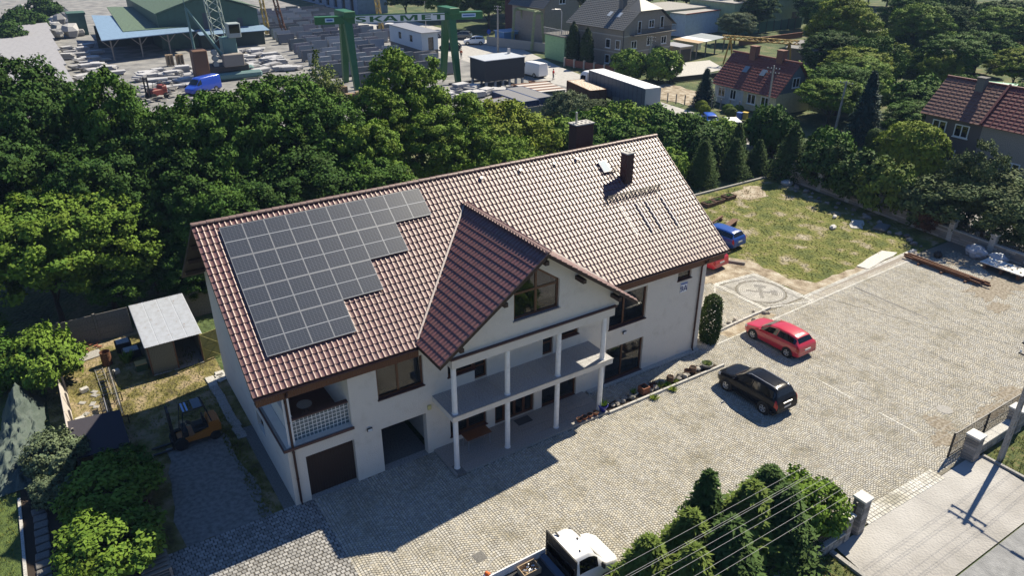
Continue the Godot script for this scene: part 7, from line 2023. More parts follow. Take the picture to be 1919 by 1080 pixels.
	var ts := []
	for k in 5200:
		var p: Vector3
		var q := rng.randf()
		if q < 0.14: p = Vector3(rng.randf_range(30.1, 42), 0, rng.randf_range(15.3, 17.3))
		elif q < 0.26: p = Vector3(rng.randf_range(14.0, 18.0), 0, rng.randf_range(15.2, 18.0))
		elif q < 0.34: p = Vector3(rng.randf_range(-12.4, -10.8), 0, rng.randf_range(-9, 4))
		elif q < 0.52: p = Vector3(rng.randf_range(-7.6, -0.9), -0.03, rng.randf_range(-17.5, -9.0))
		elif q < 0.62: p = Vector3(rng.randf_range(-1.6, -0.8), -0.03, rng.randf_range(-9.0, 0.0))
		else: p = Vector3(rng.randf_range(38.8, 54.5), -0.02, rng.randf_range(-19.5, -2.4))
		ts.append(Transform3D(Basis(Vector3.UP, rng.randf() * TAU).scaled(Vector3.ONE * rng.randf_range(0.5, 1.15)), p))
	for k in 900:   # weeds in the joints of the paving
		var p := Vector3(rng.randf_range(0.9, 30), 0.0, rng.randf_range(2.5, 14.0))
		var q := rng.randf()
		if q < 0.4: p = Vector3(rng.randf_range(7.0, 25.5), 0.0, 2.36 + absf(rng.randfn()) * 0.5)
		elif q < 0.55: p = Vector3(rng.randf_range(17.0, 20.0) + rng.randfn() * 0.8, 0.0, 3.4 + rng.randfn() * 0.6)
		elif q < 0.75: p = Vector3(rng.randf_range(28.0, 52.0), 0.0, 13.9 - absf(rng.randfn()) * 0.7)
		ts.append(Transform3D(Basis(Vector3.UP, rng.randf() * TAU).scaled(Vector3.ONE * rng.randf_range(0.12, 0.4)), p))
	scatter(self, "grass", gm, leafmat(0.15, 0.165, 0.04, 0.8, 0.4), ts)
	# power pole at the gate with lamp, and its wires
	var pole := concrete_pole("concrete power pole with square openings at the right picture edge", Vector3(30.4, 0, 15.85), 6.6, 0.0)
	b = MB.new(); b.tube([Vector3(0, 6.2, 0), Vector3(0, 6.5, 0.8), Vector3(0, 6.55, 2.0)], 0.035, 6); var arm := part(pole, "lamp_arm", b, M.zinc)
	b = MB.new(); b.cbox(Vector3(0, 6.53, 2.25), Vector3(0.2, 0.12, 0.6), 0.05); part(arm, "lamp_head", b, M.zinc)
	var hs := [6.52, 6.52, 6.52, 6.52, 5.97, 5.97, 5.97]
	var zs := [15.11, 15.55, 16.15, 16.59, 15.11, 15.55, 16.59]
	var ends := ["uppermost", "second", "third", "fourth", "fifth", "sixth", "lowest"]
	for k in 7:
		var o := solo("power_line", wire(Vector3(30.4, hs[k], zs[k]), Vector3(-14.0, hs[k] + 0.9, zs[k] + 0.2), 0.55), M.wire, "%s overhead wire crossing above the roadside spruces" % ends[k], "wire", Vector3.ZERO, 0.0, "overhead wires at the gate")
		wire_to_right(Vector3(30.4, hs[k], zs[k]), k)
	solo("service_line", wire(Vector3(30.4, 6.4, 15.8), Vector3(25.6, 6.3, 0.2), 0.5, 0.006), M.black, "thin dark service wire from the gate pole to the house corner", "wire")

func wire_to_right(p: Vector3, k: int) -> void:
	var o := solo("power_line", wire(p, p + Vector3(34.0, 0.6, -1.0), 0.5), M.wire, "overhead wire running right from the gate pole", "wire", Vector3.ZERO, 0.0, "overhead wires beyond the gate pole")

# ---- the stone yard beyond the trees

func corr_box(o: Node3D, w: float, h: float, l: float, wall: Material, roof: Material, step := 0.28) -> void:   # freight container with ribbed sides
	var b := MB.new()
	b.bx(-w / 2 + 0.04, 0.1, -l / 2 + 0.04, w / 2 - 0.04, h - 0.1, l / 2 - 0.04)
	var z := -l / 2 + 0.15
	while z < l / 2 - 0.2:
		b.bx(-w / 2, 0.12, z, -w / 2 + 0.04, h - 0.12, z + step * 0.5); b.bx(w / 2 - 0.04, 0.12, z, w / 2, h - 0.12, z + step * 0.5); z += step
	var x := -w / 2 + 0.15
	while x < w / 2 - 0.2:
		b.bx(x, 0.12, l / 2 - 0.04, x + step * 0.5, h - 0.12, l / 2); x += step
	part(o, "side_walls", b, wall)
	b = MB.new()
	for q in [-1, 1]:
		b.bx(q * w / 2 - 0.06, 0, -l / 2, q * w / 2 + 0.06, 0.12, l / 2); b.bx(q * w / 2 - 0.06, h - 0.12, -l / 2, q * w / 2 + 0.06, h, l / 2)
		for e in [-1, 1]: b.bx(q * w / 2 - 0.06, 0.12, e * l / 2 - 0.06, q * w / 2 + 0.06, h - 0.12, e * l / 2 + 0.06)
		b.bx(-w / 2 + 0.06, h - 0.12, q * l / 2 - 0.05, w / 2 - 0.06, h - 0.004, q * l / 2 + 0.05)
	part(o, "frame", b, wall)
	b = MB.new(); b.bx(-w / 2 + 0.06, h - 0.05, -l / 2 + 0.05, w / 2 - 0.06, h - 0.02, l / 2 - 0.05); part(o, "roof", b, roof)

func lattice(b: MB, a: Vector3, e: Vector3, w0: float, w1: float, n: int, r: float) -> void:   # square lattice mast from a to e
	var d := (e - a).normalized()
	var s := d.cross(Vector3(0, 0, 1) if absf(d.z) < 0.8 else Vector3(0, 1, 0)).normalized()
	var t := d.cross(s)
	var cs := [s + t, s - t, -s - t, -s + t]
	for k in 4: b.cyl(a + cs[k] * w0 * 0.5, e + cs[k] * w1 * 0.5, r * 1.4, r * 1.4, 5, false)
	for i in n:
		var f0 := float(i) / n; var f1 := float(i + 1) / n
		for k in 4:
			var p: Vector3 = a.lerp(e, f0) + cs[k] * lerpf(w0, w1, f0) * 0.5
			var q: Vector3 = a.lerp(e, f1) + cs[(k + 1) % 4] * lerpf(w0, w1, f1) * 0.5
			if (i + k) % 2 == 0: b.cyl(p, q, r, r, 4, false)
			else:
				p = a.lerp(e, f0) + cs[(k + 1) % 4] * lerpf(w0, w1, f0) * 0.5; q = a.lerp(e, f1) + cs[k] * lerpf(w0, w1, f1) * 0.5
				b.cyl(p, q, r, r, 4, false)

func pallet_stack(label: String, at: Vector3, n: int, turn := 0.0) -> void:
	var o := thing("pallet_stack", label, "pallets", at, turn)
	for k in n:
		var b := MB.new()
		for q in 4: b.bx(-0.6, k * 0.145 + 0.115, -0.4 + q * 0.22, 0.6, k * 0.145 + 0.137, -0.27 + q * 0.22)
		for q in 3: b.bx(-0.6 + q * 0.53, k * 0.145, -0.4, -0.46 + q * 0.53, k * 0.145 + 0.115, 0.4)
		part(o, "pallet", b, M.palewood)

func build_stone_yard() -> void:
	var b: MB
	var green := mat(L(0.045, 0.105, 0.075), 0.6, M.grime, 0.1)
	var green_roof := mat(L(0.10, 0.155, 0.10), 0.7, M.coarse, 0.1)
	var blue_sheet := mat(L(0.20, 0.30, 0.42), 0.45, M.grime, 0.15)
	# green hall with lean-tos
	var h := thing("green_hall", "big dark green sheet metal hall with lean-to sheds in the stone yard", "hall", Vector3.ZERO)
	b = MB.new(); b.prism([Vector2(19.3, 0), Vector2(38.4, 0), Vector2(38.4, 6.6), Vector2(28.8, 9.6), Vector2(19.3, 6.6)], -175, -137); part(h, "wall", b, green)
	b = MB.new(); b.prism([Vector2(18.9, 6.62), Vector2(28.8, 9.75), Vector2(38.9, 6.62), Vector2(38.9, 6.85), Vector2(28.8, 10.0), Vector2(18.9, 6.85)], -175.5, -136.4); part(h, "roof", b, green_roof)
	for q in [[27.6, 1.6, 6.4], [34.2, 1.0, 5.0]]:
		b = MB.new(); b.bx(q[0], 3.2, -137.1, q[0] + q[1], q[2], -136.95); part(h, "shutter", b, mat(L(0.05, 0.06, 0.07), 0.6))
	b = MB.new(); b.prism([Vector2(-137, 3.2), Vector2(-132.6, 2.75), Vector2(-132.6, 2.85), Vector2(-137, 3.35)], 25.6, 39.2, Transform3D(Basis(Vector3(0, 0, 1), Vector3(0, 1, 0), Vector3(1, 0, 0)), Vector3.ZERO)); part(h, "canopy", b, blue_sheet)
	b = MB.new(); b.bx(26.0, 0, -136.9, 38.4, 3.0, -134.2); part(h, "annex_wall", b, mat(L(0.04, 0.06, 0.045), 0.8, M.coarse, 0.4))
	b = MB.new(); b.bx(29.0, 0, -134.25, 31.6, 2.5, -134.1); part(h, "annex_door", b, M.wood_dark)
	b = MB.new()
	b.quad(Vector3(8.0, 4.0, -127.0), Vector3(24.4, 4.0, -130.4), Vector3(24.4, 4.6, -150.0), Vector3(10.4, 4.6, -162.0)); b.quad(Vector3(10.4, 4.45, -162.0), Vector3(24.4, 4.45, -150.0), Vector3(24.4, 3.85, -130.4), Vector3(8.0, 3.85, -127.0)); b.quad(Vector3(8.0, 3.85, -127.0), Vector3(24.4, 3.85, -130.4), Vector3(24.4, 4.0, -130.4), Vector3(8.0, 4.0, -127.0)); b.quad(Vector3(10.4, 4.45, -162.0), Vector3(8.0, 3.85, -127.0), Vector3(8.0, 4.0, -127.0), Vector3(10.4, 4.6, -162.0))
	part(h, "shed_roof", b, blue_sheet)
	b = MB.new()
	b.quad(Vector3(12.6, 4.3, -134.5), Vector3(24.4, 4.3, -135.5), Vector3(24.4, 5.3, -165.0), Vector3(14.5, 5.3, -170.0)); b.quad(Vector3(12.6, 4.1, -134.5), Vector3(24.4, 4.1, -135.5), Vector3(24.4, 4.3, -135.5), Vector3(12.6, 4.3, -134.5)); b.quad(Vector3(14.5, 5.1, -170.0), Vector3(12.6, 4.1, -134.5), Vector3(12.6, 4.3, -134.5), Vector3(14.5, 5.3, -170.0))
	part(h, "shed_roof", b, green_roof)
	for q in [[9.6, -129.4], [14.6, -130.4], [19.6, -131.2], [23.8, -131.8]]:
		b = MB.new(); b.bx(q[0] - 0.12, 0, q[1] - 0.12, q[0] + 0.12, 3.9, q[1] + 0.12); b.tube([Vector3(q[0], 2.2, q[1]), Vector3(q[0] - 1.6, 3.8, q[1] + 0.2)], 0.09, 5); b.tube([Vector3(q[0], 2.2, q[1]), Vector3(q[0] + 1.6, 3.8, q[1] - 0.3)], 0.09, 5); part(h, "post", b, M.greywood)
	b = MB.new(); b.bx(9.0, 0, -147, 24.4, 4.2, -146.6); part(h, "shed_rear_wall", b, mat(L(0.03, 0.045, 0.03), 0.8, M.coarse, 0.3))
	b = MB.new(); b.bx(17.4, 2.1, -146.55, 19.4, 3.1, -146.5); part(h, "notice_board", b, mat(L(0.4, 0.45, 0.5), 0.6))
	b = MB.new(); b.bx(6.4, 0, -172, 9.6, 4.2, -168); b.bx(6.2, 4.2, -172.2, 9.8, 4.6, -167.8)
	solo("green_kiosk", b, green, "small dark green block building left behind the big hall", "building")
	# long low grey roofed sheds on the left
	var z := -91.5
	for k in 5:
		var l: float = [17.0, 16.0, 15.0, 13.0, 12.0][k]
		var o := thing("long_shed", "long low shed with grey felt roof at upper left, %s from the front" % ordinal(k), "shed", Vector3(-4.0 + k * 0.4, 0, z - l / 2), 0.0, "long grey sheds")
		b = MB.new(); b.bx(-4.6, 0, -l / 2 + 0.3, 4.0, 3.0, l / 2 - 0.3); part(o, "wall", b, mat(L(0.09, 0.035, 0.03), 0.9, M.coarse, 0.4) if k == 0 else M.concrete_dark)
		b = MB.new(); b.prism([Vector2(-5.2, 3.0), Vector2(4.4, 3.0 + 0.25), Vector2(4.4, 3.45), Vector2(-5.2, 3.2)], -l / 2, l / 2 - 0.05); part(o, "roof", b, mat(L(0.29, 0.29, 0.31), 0.85, M.grime, 0.15))
		z -= l
	# heap of stone rubble at the top left
	for k in 60:
		b = MB.new()
		var g := rng.randf_range(0.25, 0.5)
		b.col = Color(g, g, g * 1.02)
		var s := rng.randf_range(0.8, 2.2)
		b.blob(Vector3.ZERO, Vector3(s, s * 0.7, s * 0.8), rng, 0.3, 6, 4)
		var t := rng.randf()
		var px := lerpf(-2.0, 8.5, rng.randf())
		solo("quarry_block", b, M.stone, "rough grey quarry block in the heap at the upper left", "stone", Vector3(px, s * 0.3 + rng.randf() * 2.0, lerpf(-163.0, -215.0, t)), k, "quarry blocks in the heap")
	# crawler crane
	var teal := mat(L(0.12, 0.24, 0.24), 0.6, M.coarse, 0.6)
	var cr := thing("crawler_crane", "old teal crawler crane with lattice mast beside the green hall", "crane", Vector3(22.0, 0, -103.0))
	b = MB.new(); b.cbox(Vector3(2.4, 0.65, 2.6), Vector3(7.0, 1.1, 1.1), 0.3); part(cr, "crawler_track", b, teal)
	b = MB.new(); b.cbox(Vector3(2.4, 0.65, -2.2), Vector3(7.0, 1.1, 1.1), 0.3); part(cr, "crawler_track", b, teal)
	b = MB.new(); b.cbox(Vector3(0.6, 1.7, 0.2), Vector3(7.0, 1.0, 4.0), 0.1); part(cr, "platform", b, mat(L(0.06, 0.055, 0.05), 0.8, M.coarse, 0.5))
	b = MB.new(); b.cbox(Vector3(-3.2, 2.6, 1.4), Vector3(2.2, 4.6, 2.4), 0.1); part(cr, "counterweight", b, M.rotwood)
	b = MB.new(); b.cbox(Vector3(1.8, 3.0, 2.0), Vector3(3.2, 1.9, 1.4), 0.1); part(cr, "ballast_box", b, M.greywood)
	b = MB.new(); b.cbox(Vector3(2.0, 4.6, -0.6), Vector3(2.2, 3.2, 2.2), 0.08); part(cr, "engine_house", b, teal)
	b = MB.new(); b.cbox(Vector3(2.9, 7.3, 0.3), Vector3(2.0, 2.2, 1.8), 0.1); var cab := part(cr, "cab", b, mat(L(0.36, 0.42, 0.42), 0.5, M.coarse, 0.8))
	b = MB.new(); b.bx(2.1, 6.9, 1.19, 3.7, 8.2, 1.22); b.bx(3.89, 6.9, -0.4, 3.92, 8.2, 1.0); part(cab, "window", b, M.carglass)
	b = MB.new(); lattice(b, Vector3(1.0, 5.6, -1.0), Vector3(0.2, 24.0, -2.5), 2.0, 1.9, 14, 0.06); part(cr, "lattice_mast", b, mat(L(0.32, 0.38, 0.34), 0.6))
	b = MB.new(); b.cyl(Vector3(-3.4, 2.2, 0.3), Vector3(-3.6, 11.0, 0.0), 0.22, 0.16, 8); b.cyl(Vector3(1.2, 2.4, 1.6), Vector3(-3.6, 11.0, 0.0), 0.22, 0.16, 8); b.cyl(Vector3(1.2, 2.4, -1.4), Vector3(-3.6, 11.0, 0.0), 0.12, 0.1, 8); b.cyl(Vector3(-3.6, 11.0, 0.0), Vector3(-4.6, 20.0, -1.0), 0.05, 0.05, 5); part(cr, "back_frame", b, teal)
	b = MB.new()
	for k in 3: b.cyl(Vector3(-0.9, 2.5 + k * 0.9, 1.3), Vector3(-0.9, 2.5 + k * 0.9, 2.0), 0.45, 0.45, 14)
	part(cr, "winch_drum", b, mat(L(0.2, 0.24, 0.26), 0.6))
	# vehicles between the stones
	make_car("blue_van", "bright blue van parked behind the trees before the crane", VAN, paint(0.015, 0.06, 0.42), M.alu, [0.9, 4.3], 0.36, Vector3(17.0, 0, -93.4), 2.07, "", false, [4, 5, 8, 9], false)
	var lo := thing("forklift", "old red forklift truck among broken slabs", "forklift", Vector3(10.0, 0, -92.6), 0.4)
	b = MB.new(); b.cbox(Vector3(0.6, 0.9, 0), Vector3(2.4, 0.9, 1.4), 0.1); b.cbox(Vector3(1.4, 1.3, 0), Vector3(0.9, 1.0, 1.4), 0.15); part(lo, "body", b, mat(L(0.24, 0.04, 0.03), 0.6, M.coarse, 0.8))
	b = MB.new(); b.bx(-1.0, 0.1, -0.5, -0.8, 3.2, -0.36); b.bx(-1.0, 0.1, 0.36, -0.8, 3.2, 0.5); b.bx(-1.0, 2.9, -0.36, -0.8, 3.1, 0.36); b.bx(-2.2, 0.1, -0.45, -1.0, 0.16, -0.3); b.bx(-2.2, 0.1, 0.3, -1.0, 0.16, 0.45); part(lo, "mast", b, M.steel_dark)
	b = MB.new()
	for s in [-0.6, 0.6]: b.tube([Vector3(-0.4, 1.2, s), Vector3(-0.2, 2.5, s), Vector3(1.2, 2.5, s), Vector3(1.4, 1.6, s)], 0.06)
	b.bx(-0.2, 2.5, -0.6, 1.2, 2.56, 0.6); part(lo, "cab_frame", b, M.steel_dark)
	for q in [[-0.5, 0.45], [1.4, 0.4]]:
		for s in [-1, 1]:
			b = MB.new(); b.cyl(Vector3(q[0], q[1], s * 0.55), Vector3(q[0], q[1], s * 0.85), q[1], q[1], 14); part(lo, "wheel", b, M.rubber)
	# upright slab bundles in rows
	var protos := []
	for k in 6:
		var o := thing("slab_bundle", "upright bundle of grey granite slabs in the rows of the stone yard", "stone slabs", Vector3.ZERO, 0.0, "slab bundles in the stone yard")
		var zz := 0.0
		var tone: float = [0.17, 0.27, 0.36, 0.44, 0.16, 0.3][k]
		var w := rng.randf_range(2.6, 3.3); var hh := rng.randf_range(1.6, 2.1)
		var n := 4 + k % 3
		for q in n:
			b = MB.new()
			b.col = Color(tone * rng.randf_range(0.9, 1.1), tone * rng.randf_range(0.95, 1.08), tone * 1.12)
			b.box(Vector3(rng.randf_range(-0.1, 0.1), 0.15 + hh / 2, zz), Vector3(w * rng.randf_range(0.92, 1.04), hh * rng.randf_range(0.93, 1.03), 0.16), Transform3D(Basis(Vector3(1, 0, 0), -0.09), Vector3.ZERO))
			part(o, "slab", b, M.granite)
			zz -= 0.21
		for q in [-w / 2 + 0.2, w / 2 - 0.35]:
			b = MB.new(); b.bx(q, 0, -1.5, q + 0.15, 0.14, 0.3); part(o, "bearer", b, M.greywood)
		protos.append(o)
	var used := 0
	for i in 8:
		for j in 25:
			var x := 35.5 + i * 3.55 + j * 0.52 + rng.randf_range(-0.35, 0.35)
			var zz := -76.5 - j * 4.2 + rng.randf_range(-0.5, 0.5)
			if i < 1 and j < 4: continue
			if zz > -85.0 and x > 46.0: continue
			if zz > -122 and x > 56.0: continue
			if x > 64.0 + maxf(0.0, -zz - 140.0) * 0.12: continue
			if rng.randf() < 0.10: continue
			if x < 40 and zz < -133: continue
			var at := Vector3(x, 0, zz)
			var tr := rng.randf_range(-0.1, 0.1)
			if used < 6:
				protos[used].position = at; protos[used].rotation.y = tr
			else: copy(protos[rng.randi() % 6], at, tr)
			used += 1
	# flat piles of slabs and cut stone
	var flat := []
	for k in 4:
		var o := thing("slab_pile", "low flat pile of pale cut stone slabs on the yard", "stone slabs", Vector3(0, 0, -100), 0.0, "flat slab piles in the stone yard")
		var y := 0.12
		for q in 3 + k % 3:
			b = MB.new()
			var tone := rng.randf_range(0.34, 0.56)
			b.col = Color(tone, tone, tone * 1.03)
			b.box(Vector3(rng.randf_range(-0.15, 0.15), y + 0.08, rng.randf_range(-0.1, 0.1)), Vector3(rng.randf_range(1.7, 2.6), 0.16, rng.randf_range(1.1, 1.7)), Transform3D(Basis(Vector3.UP, rng.randf_range(-0.12, 0.12)), Vector3.ZERO))
			part(o, "slab", b, M.granite)
			y += 0.18
		for q in [-0.8, 0.65]:
			b = MB.new(); b.bx(q, 0, -0.5, q + 0.15, 0.11, 0.5); part(o, "bearer", b, M.greywood)
		flat.append(o)
	used = 0
	for q in [[10.0, -98.0, 20.0, -112.0, 46], [27.0, -103.0, 35.0, -127.0, 46], [42.0, -74.0, 54.0, -68.0, 22], [8.0, -72.0, 14.0, -82.0, 14], [2.5, -112.0, 8.5, -150.0, 34]]:
		for k in q[4]:
			var at := Vector3(lerpf(q[0], q[2], rng.randf()), 0, lerpf(q[1], q[3], rng.randf()))
			if used < 4:
				flat[used].position = at; flat[used].rotation.y = rng.randf() * 0.6
			else: copy(flat[rng.randi() % 4], at, rng.randf_range(-0.5, 0.7)).scale = Vector3.ONE * rng.randf_range(0.7, 1.25)
			used += 1
	# broken slabs strewn before the crane
	for k in 70:
		b = MB.new()
		var g := rng.randf_range(0.12, 0.5)
		b.col = Color(g, g * 0.97, g * 0.92)
		b.cbox(Vector3.ZERO, Vector3(rng.randf_range(0.5, 1.5), 0.12, rng.randf_range(0.3, 0.9)), 0.03, Transform3D(Basis(Vector3(1, 0, 0), rng.randf_range(-0.3, 0.3)), Vector3.ZERO))
		solo("broken_slab", b, M.granite, "broken stone offcut strewn on the ground before the crane", "stone offcut", Vector3(rng.randf_range(8.0, 20.0), rng.randf_range(0.15, 0.6), rng.randf_range(-88.0, -103.0)), rng.randf() * 3.0, "offcuts before the crane")
	pallet_stack("tall stack of pallets under the green hall's shed edge", Vector3(17.2, 0, -119.0), 13)
	pallet_stack("stack of pallets right of the tall one by the hall", Vector3(18.9, 0, -119.2), 12)
	pallet_stack("pale pallet stack beside the gantry's left leg, tallest of three", Vector3(31.6, 0, -74.0), 18)
	pallet_stack("pale pallet stack beside the gantry's left leg, middle of three", Vector3(32.0, 0, -72.4), 13)
	pallet_stack("pale pallet stack beside the gantry's left leg, right of three", Vector3(33.4, 0, -72.2), 14)
	# green gantry crane with its lettered beam
	var gg := mat(L(0.02, 0.13, 0.035), 0.4, M.grime, 0.3)
	var gn := thing("gantry_crane", "tall green gantry crane with a lettered white beam over the slab rows", "gantry crane", Vector3.ZERO)
	var dirx := Vector3(15.2, 0, 4.4).normalized()
	for q in [[Vector3(37.8, 0, -89.0), Vector3(37.1, 0, -82.6)], [Vector3(53.0, 0, -84.5), Vector3(52.3, 0, -78.3)]]:
		var top: Vector3 = (q[0] + q[1]) / 2
		top.y = 10.2
		for k in 2:
			b = MB.new()
			var f: Vector3 = q[k]
			var t2: Vector3 = top + (f - top) * Vector3(0.3, 0, 0.3)
			for e in [[-0.45, 0.45]]:
				b.quad(f + Vector3(-0.4, 0, 0.35), f + Vector3(0.4, 0, 0.35), t2 + Vector3(0.62, 0, 0.4), t2 + Vector3(-0.62, 0, 0.4)); b.quad(f + Vector3(0.4, 0, -0.35), f + Vector3(-0.4, 0, -0.35), t2 + Vector3(-0.62, 0, -0.4), t2 + Vector3(0.62, 0, -0.4)); b.quad(f + Vector3(-0.4, 0, -0.35), f + Vector3(-0.4, 0, 0.35), t2 + Vector3(-0.62, 0, 0.4), t2 + Vector3(-0.62, 0, -0.4)); b.quad(f + Vector3(0.4, 0, 0.35), f + Vector3(0.4, 0, -0.35), t2 + Vector3(0.62, 0, -0.4), t2 + Vector3(0.62, 0, 0.4))
			part(gn, "leg", b, gg)
		b = MB.new(); b.cbox(top + Vector3(0, 0.45, 0), Vector3(1.7, 0.9, 4.2), 0.05); part(gn, "head_beam", b, gg)
	var bt := Transform3D(Basis(dirx, Vector3.UP, dirx.cross(Vector3.UP)), Vector3(45.05, 9.9, -82.6))
	b = MB.new(); b.cbox(Vector3.ZERO, Vector3(25.5, 1.1, 1.1), 0.03, bt); b.box(Vector3(0, 0.62, 0.5), Vector3(13.5, 0.1, 0.12), bt); var beam := part(gn, "beam", b, gg)
	b = MB.new(); b.box(Vector3(-0.1, 0.0, 0.58), Vector3(13.6, 1.02, 0.05), bt); part(beam, "sign_panel", b, mat(L(0.72, 0.74, 0.76), 0.5))
	var tx := part(beam, "sign_lettering", text_mesh("SKAMET", 0.78, 0.02), gg)
	tx.transform = Transform3D(bt.basis.scaled_local(Vector3(3.3, 1.0, 1)), bt * Vector3(-0.1, -0.02, 0.62))
	b = MB.new(); b.box(Vector3(-10.6, 0.05, 0.56), Vector3(1.3, 0.55, 0.04), bt); b.box(Vector3(10.5, 0.05, 0.56), Vector3(2.2, 0.55, 0.04), bt); part(beam, "small_sign", b, mat(L(0.45, 0.6, 0.75), 0.5))
	b = MB.new(); b.box(Vector3(10.5, 0.05, 0.59), Vector3(1.9, 0.2, 0.02), bt); b.box(Vector3(-10.6, 0.05, 0.59), Vector3(0.9, 0.25, 0.02), bt); part(beam, "small_sign_print", b, mat(L(0.03, 0.1, 0.35), 0.5))
	b = MB.new(); b.bx(50.5, 0, -78.2, 60.0, 0.25, -77.8); solo("gantry_rail", b, M.steel_dark, "dark rail on the ground right of the gantry's right leg", "rail")
	# derrick poles, yellow and rust
	for q in [[42.3, -145.3, "yellow thin derrick leg standing in the slab rows", "y"], [44.2, -139.2, "rust red thin derrick leg leaning right of the yellow one", "r"], [62.5, -130.0, "pale yellow lattice post behind the gantry's left leg", "y"]]:
		var o := thing("derrick_leg", q[2], "derrick", Vector3(q[0], 0, q[1]))
		b = MB.new(); lattice(b, Vector3.ZERO, Vector3(-1.5 if q[3] == "r" else 0.0, 17, -4), 0.8, 0.6, 12, 0.07); part(o, "lattice", b, mat(L(0.42, 0.3, 0.08), 0.6) if q[3] == "y" else M.rust)
		b = MB.new(); b.cbox(Vector3(0, 0.15, 0), Vector3(1.4, 0.3, 1.4), 0.05); part(o, "footing", b, M.concrete)
	# blue building at the top
	var bb := thing("blue_building", "long blue grey industrial building with dark openings at the top", "building", Vector3(72.8, 0, -168.5))
	var bluew := mat(L(0.16, 0.24, 0.36), 0.7, M.grime, 0.1)
	var holes := []
	for k in 9: holes.append([2.5 + k * 6.0, 0.5, 5.0 + k * 6.0, 3.6])
	b = MB.new(); b.wall(0, 60, 0, 6.5, -0.4, 0, holes, Transform3D(Basis(Vector3(0, 0, -1), Vector3(0, 1, 0), Vector3(-1, 0, 0)).rotated(Vector3.UP, 0.0), Vector3.ZERO)); b.bx(0.4, 0, -0.3, 8.5, 6.5, 0.0); b.bx(8.1, 0, -60, 8.5, 6.5, -0.3)
	part(bb, "wall", b, bluew)
	b = MB.new(); b.bx(-0.4, 6.5, -60.4, 9.0, 6.8, 0.4); part(bb, "roof", b, M.concrete_dark)
	b = MB.new(); b.bx(3.0, 0, -60, 3.4, 6.4, -0.5); part(bb, "inner_wall", b, M.concrete_dark)
	# site office, raised black hut, containers
	var so := thing("site_office", "white raised site office cabin beside the street", "cabin", Vector3(57.1, 0, -114.0))
	b = MB.new(); b.bx(0, 0, 0, 3.3, 1.6, 13.8); part(so, "base_wall", b, M.concrete_dark)
	b = MB.new(); b.wall(0, 13.8, 1.6, 4.6, -0.15, 0, [[4.0, 2.6, 5.2, 3.8], [8.8, 2.6, 10.0, 3.8]], Transform3D(Basis(Vector3(0, 0, 1), Vector3(0, 1, 0), Vector3(-1, 0, 0)), Vector3(0, 0, 0))); b.wall(0.15, 3.3, 1.6, 4.6, -0.15, 0, [[1.3, 1.6, 2.4, 3.8]], Transform3D(Basis(), Vector3(0, 0, 13.8))); b.bx(3.15, 1.6, 0, 3.3, 4.6, 13.6); part(so, "wall", b, mat(L(0.5, 0.56, 0.62), 0.6))
	b = MB.new(); b.bx(-0.2, 4.6, -0.2, 3.6, 4.75, 14.3); part(so, "roof", b, M.zinc)
	b = MB.new(); b.bx(0.1, 2.6, 4.0, 0.12, 3.8, 5.2); part(so, "window", b, M.carglass)
	b = MB.new(); b.bx(0.1, 2.6, 8.8, 0.12, 3.8, 10.0); part(so, "window", b, M.carglass)
	b = MB.new(); b.bx(1.3, 1.6, 13.6, 2.4, 3.8, 13.62); part(so, "door", b, M.carglass)
	b = MB.new()
	for k in 6: b.bx(1.2, 0, 13.8 + k * 0.3, 2.5, 1.55 - k * 0.26, 14.08 + k * 0.3)
	part(so, "steps", b, M.concrete)
	var hut := thing("raised_hut", "black cabin on short legs with a bright flat roof", "cabin", Vector3(57.3, 0, -74.6))
	b = MB.new(); b.cbox(Vector3(0, 2.55, 0), Vector3(7.2, 3.1, 4.6), 0.04); part(hut, "wall", b, mat(L(0.03, 0.036, 0.045), 0.7, M.coarse, 0.5))
	b = MB.new(); b.bx(-3.75, 4.1, -2.5, 3.75, 4.2, 2.4); part(hut, "roof", b, mat(L(0.55, 0.58, 0.62), 0.3, M.grime, 0.3))
	for x in [-3.3, -1.7, -0.3, 0.9, 2.1, 3.3]:
		for q in [1.9, -2.2]:
			b = MB.new(); b.bx(x - 0.16, 0, q, x + 0.16, 1.0, q + 0.3); part(hut, "leg", b, M.concrete_light)
	b = MB.new(); b.cyl(Vector3(2.9, 4.2, -1.2), Vector3(2.9, 5.0, -1.2), 0.25, 0.25, 10); part(hut, "vent", b, M.zinc)
	var blue_c := mat(L(0.02, 0.055, 0.16), 0.6, M.coarse, 0.6); var grey_r := mat(L(0.20, 0.20, 0.21), 0.8, M.coarse, 0.4)
	for q in [[48.6, -56.2, 2.5, 7.4, "blue freight container, left of the pair behind the willow", "b"], [51.3, -56.9, 2.6, 7.4, "blue freight container, right of the pair behind the willow", "b"]]:
		var o := thing("freight_container", q[4], "container", Vector3(q[0], 0, q[1])); corr_box(o, q[2], 2.6, q[3], blue_c, grey_r)
	var rc := thing("freight_container", "low dark red container left of the blue pair", "container", Vector3(44.4, 0, -55.3), PI / 2 + 0.1); corr_box(rc, 2.3, 2.5, 6.8, mat(L(0.11, 0.025, 0.02), 0.7, M.coarse, 0.6), grey_r)
	var ru := thing("freight_container", "rusty container with a mottled roof beside the truck trailer", "container", Vector3(60.7, 0, -56.5), -0.2); corr_box(ru, 2.45, 2.6, 7.3, M.rust, mat(Color.WHITE, 0.8, noise_tex(0.02, [[0.2, [0.25, 0.15, 0.09]], [0.5, [0.5, 0.44, 0.36]], [0.8, [0.6, 0.57, 0.5]]], 92), 0.3))
	var cs := thing("roofed_shed", "low shed with brown and white striped corrugated roof behind the containers", "shed", Vector3(55.6, 0, -60.5), -0.15)
	b = MB.new(); b.bx(-2.4, 0, -3, 2.4, 2.1, 3); part(cs, "wall", b, M.concrete_dark)
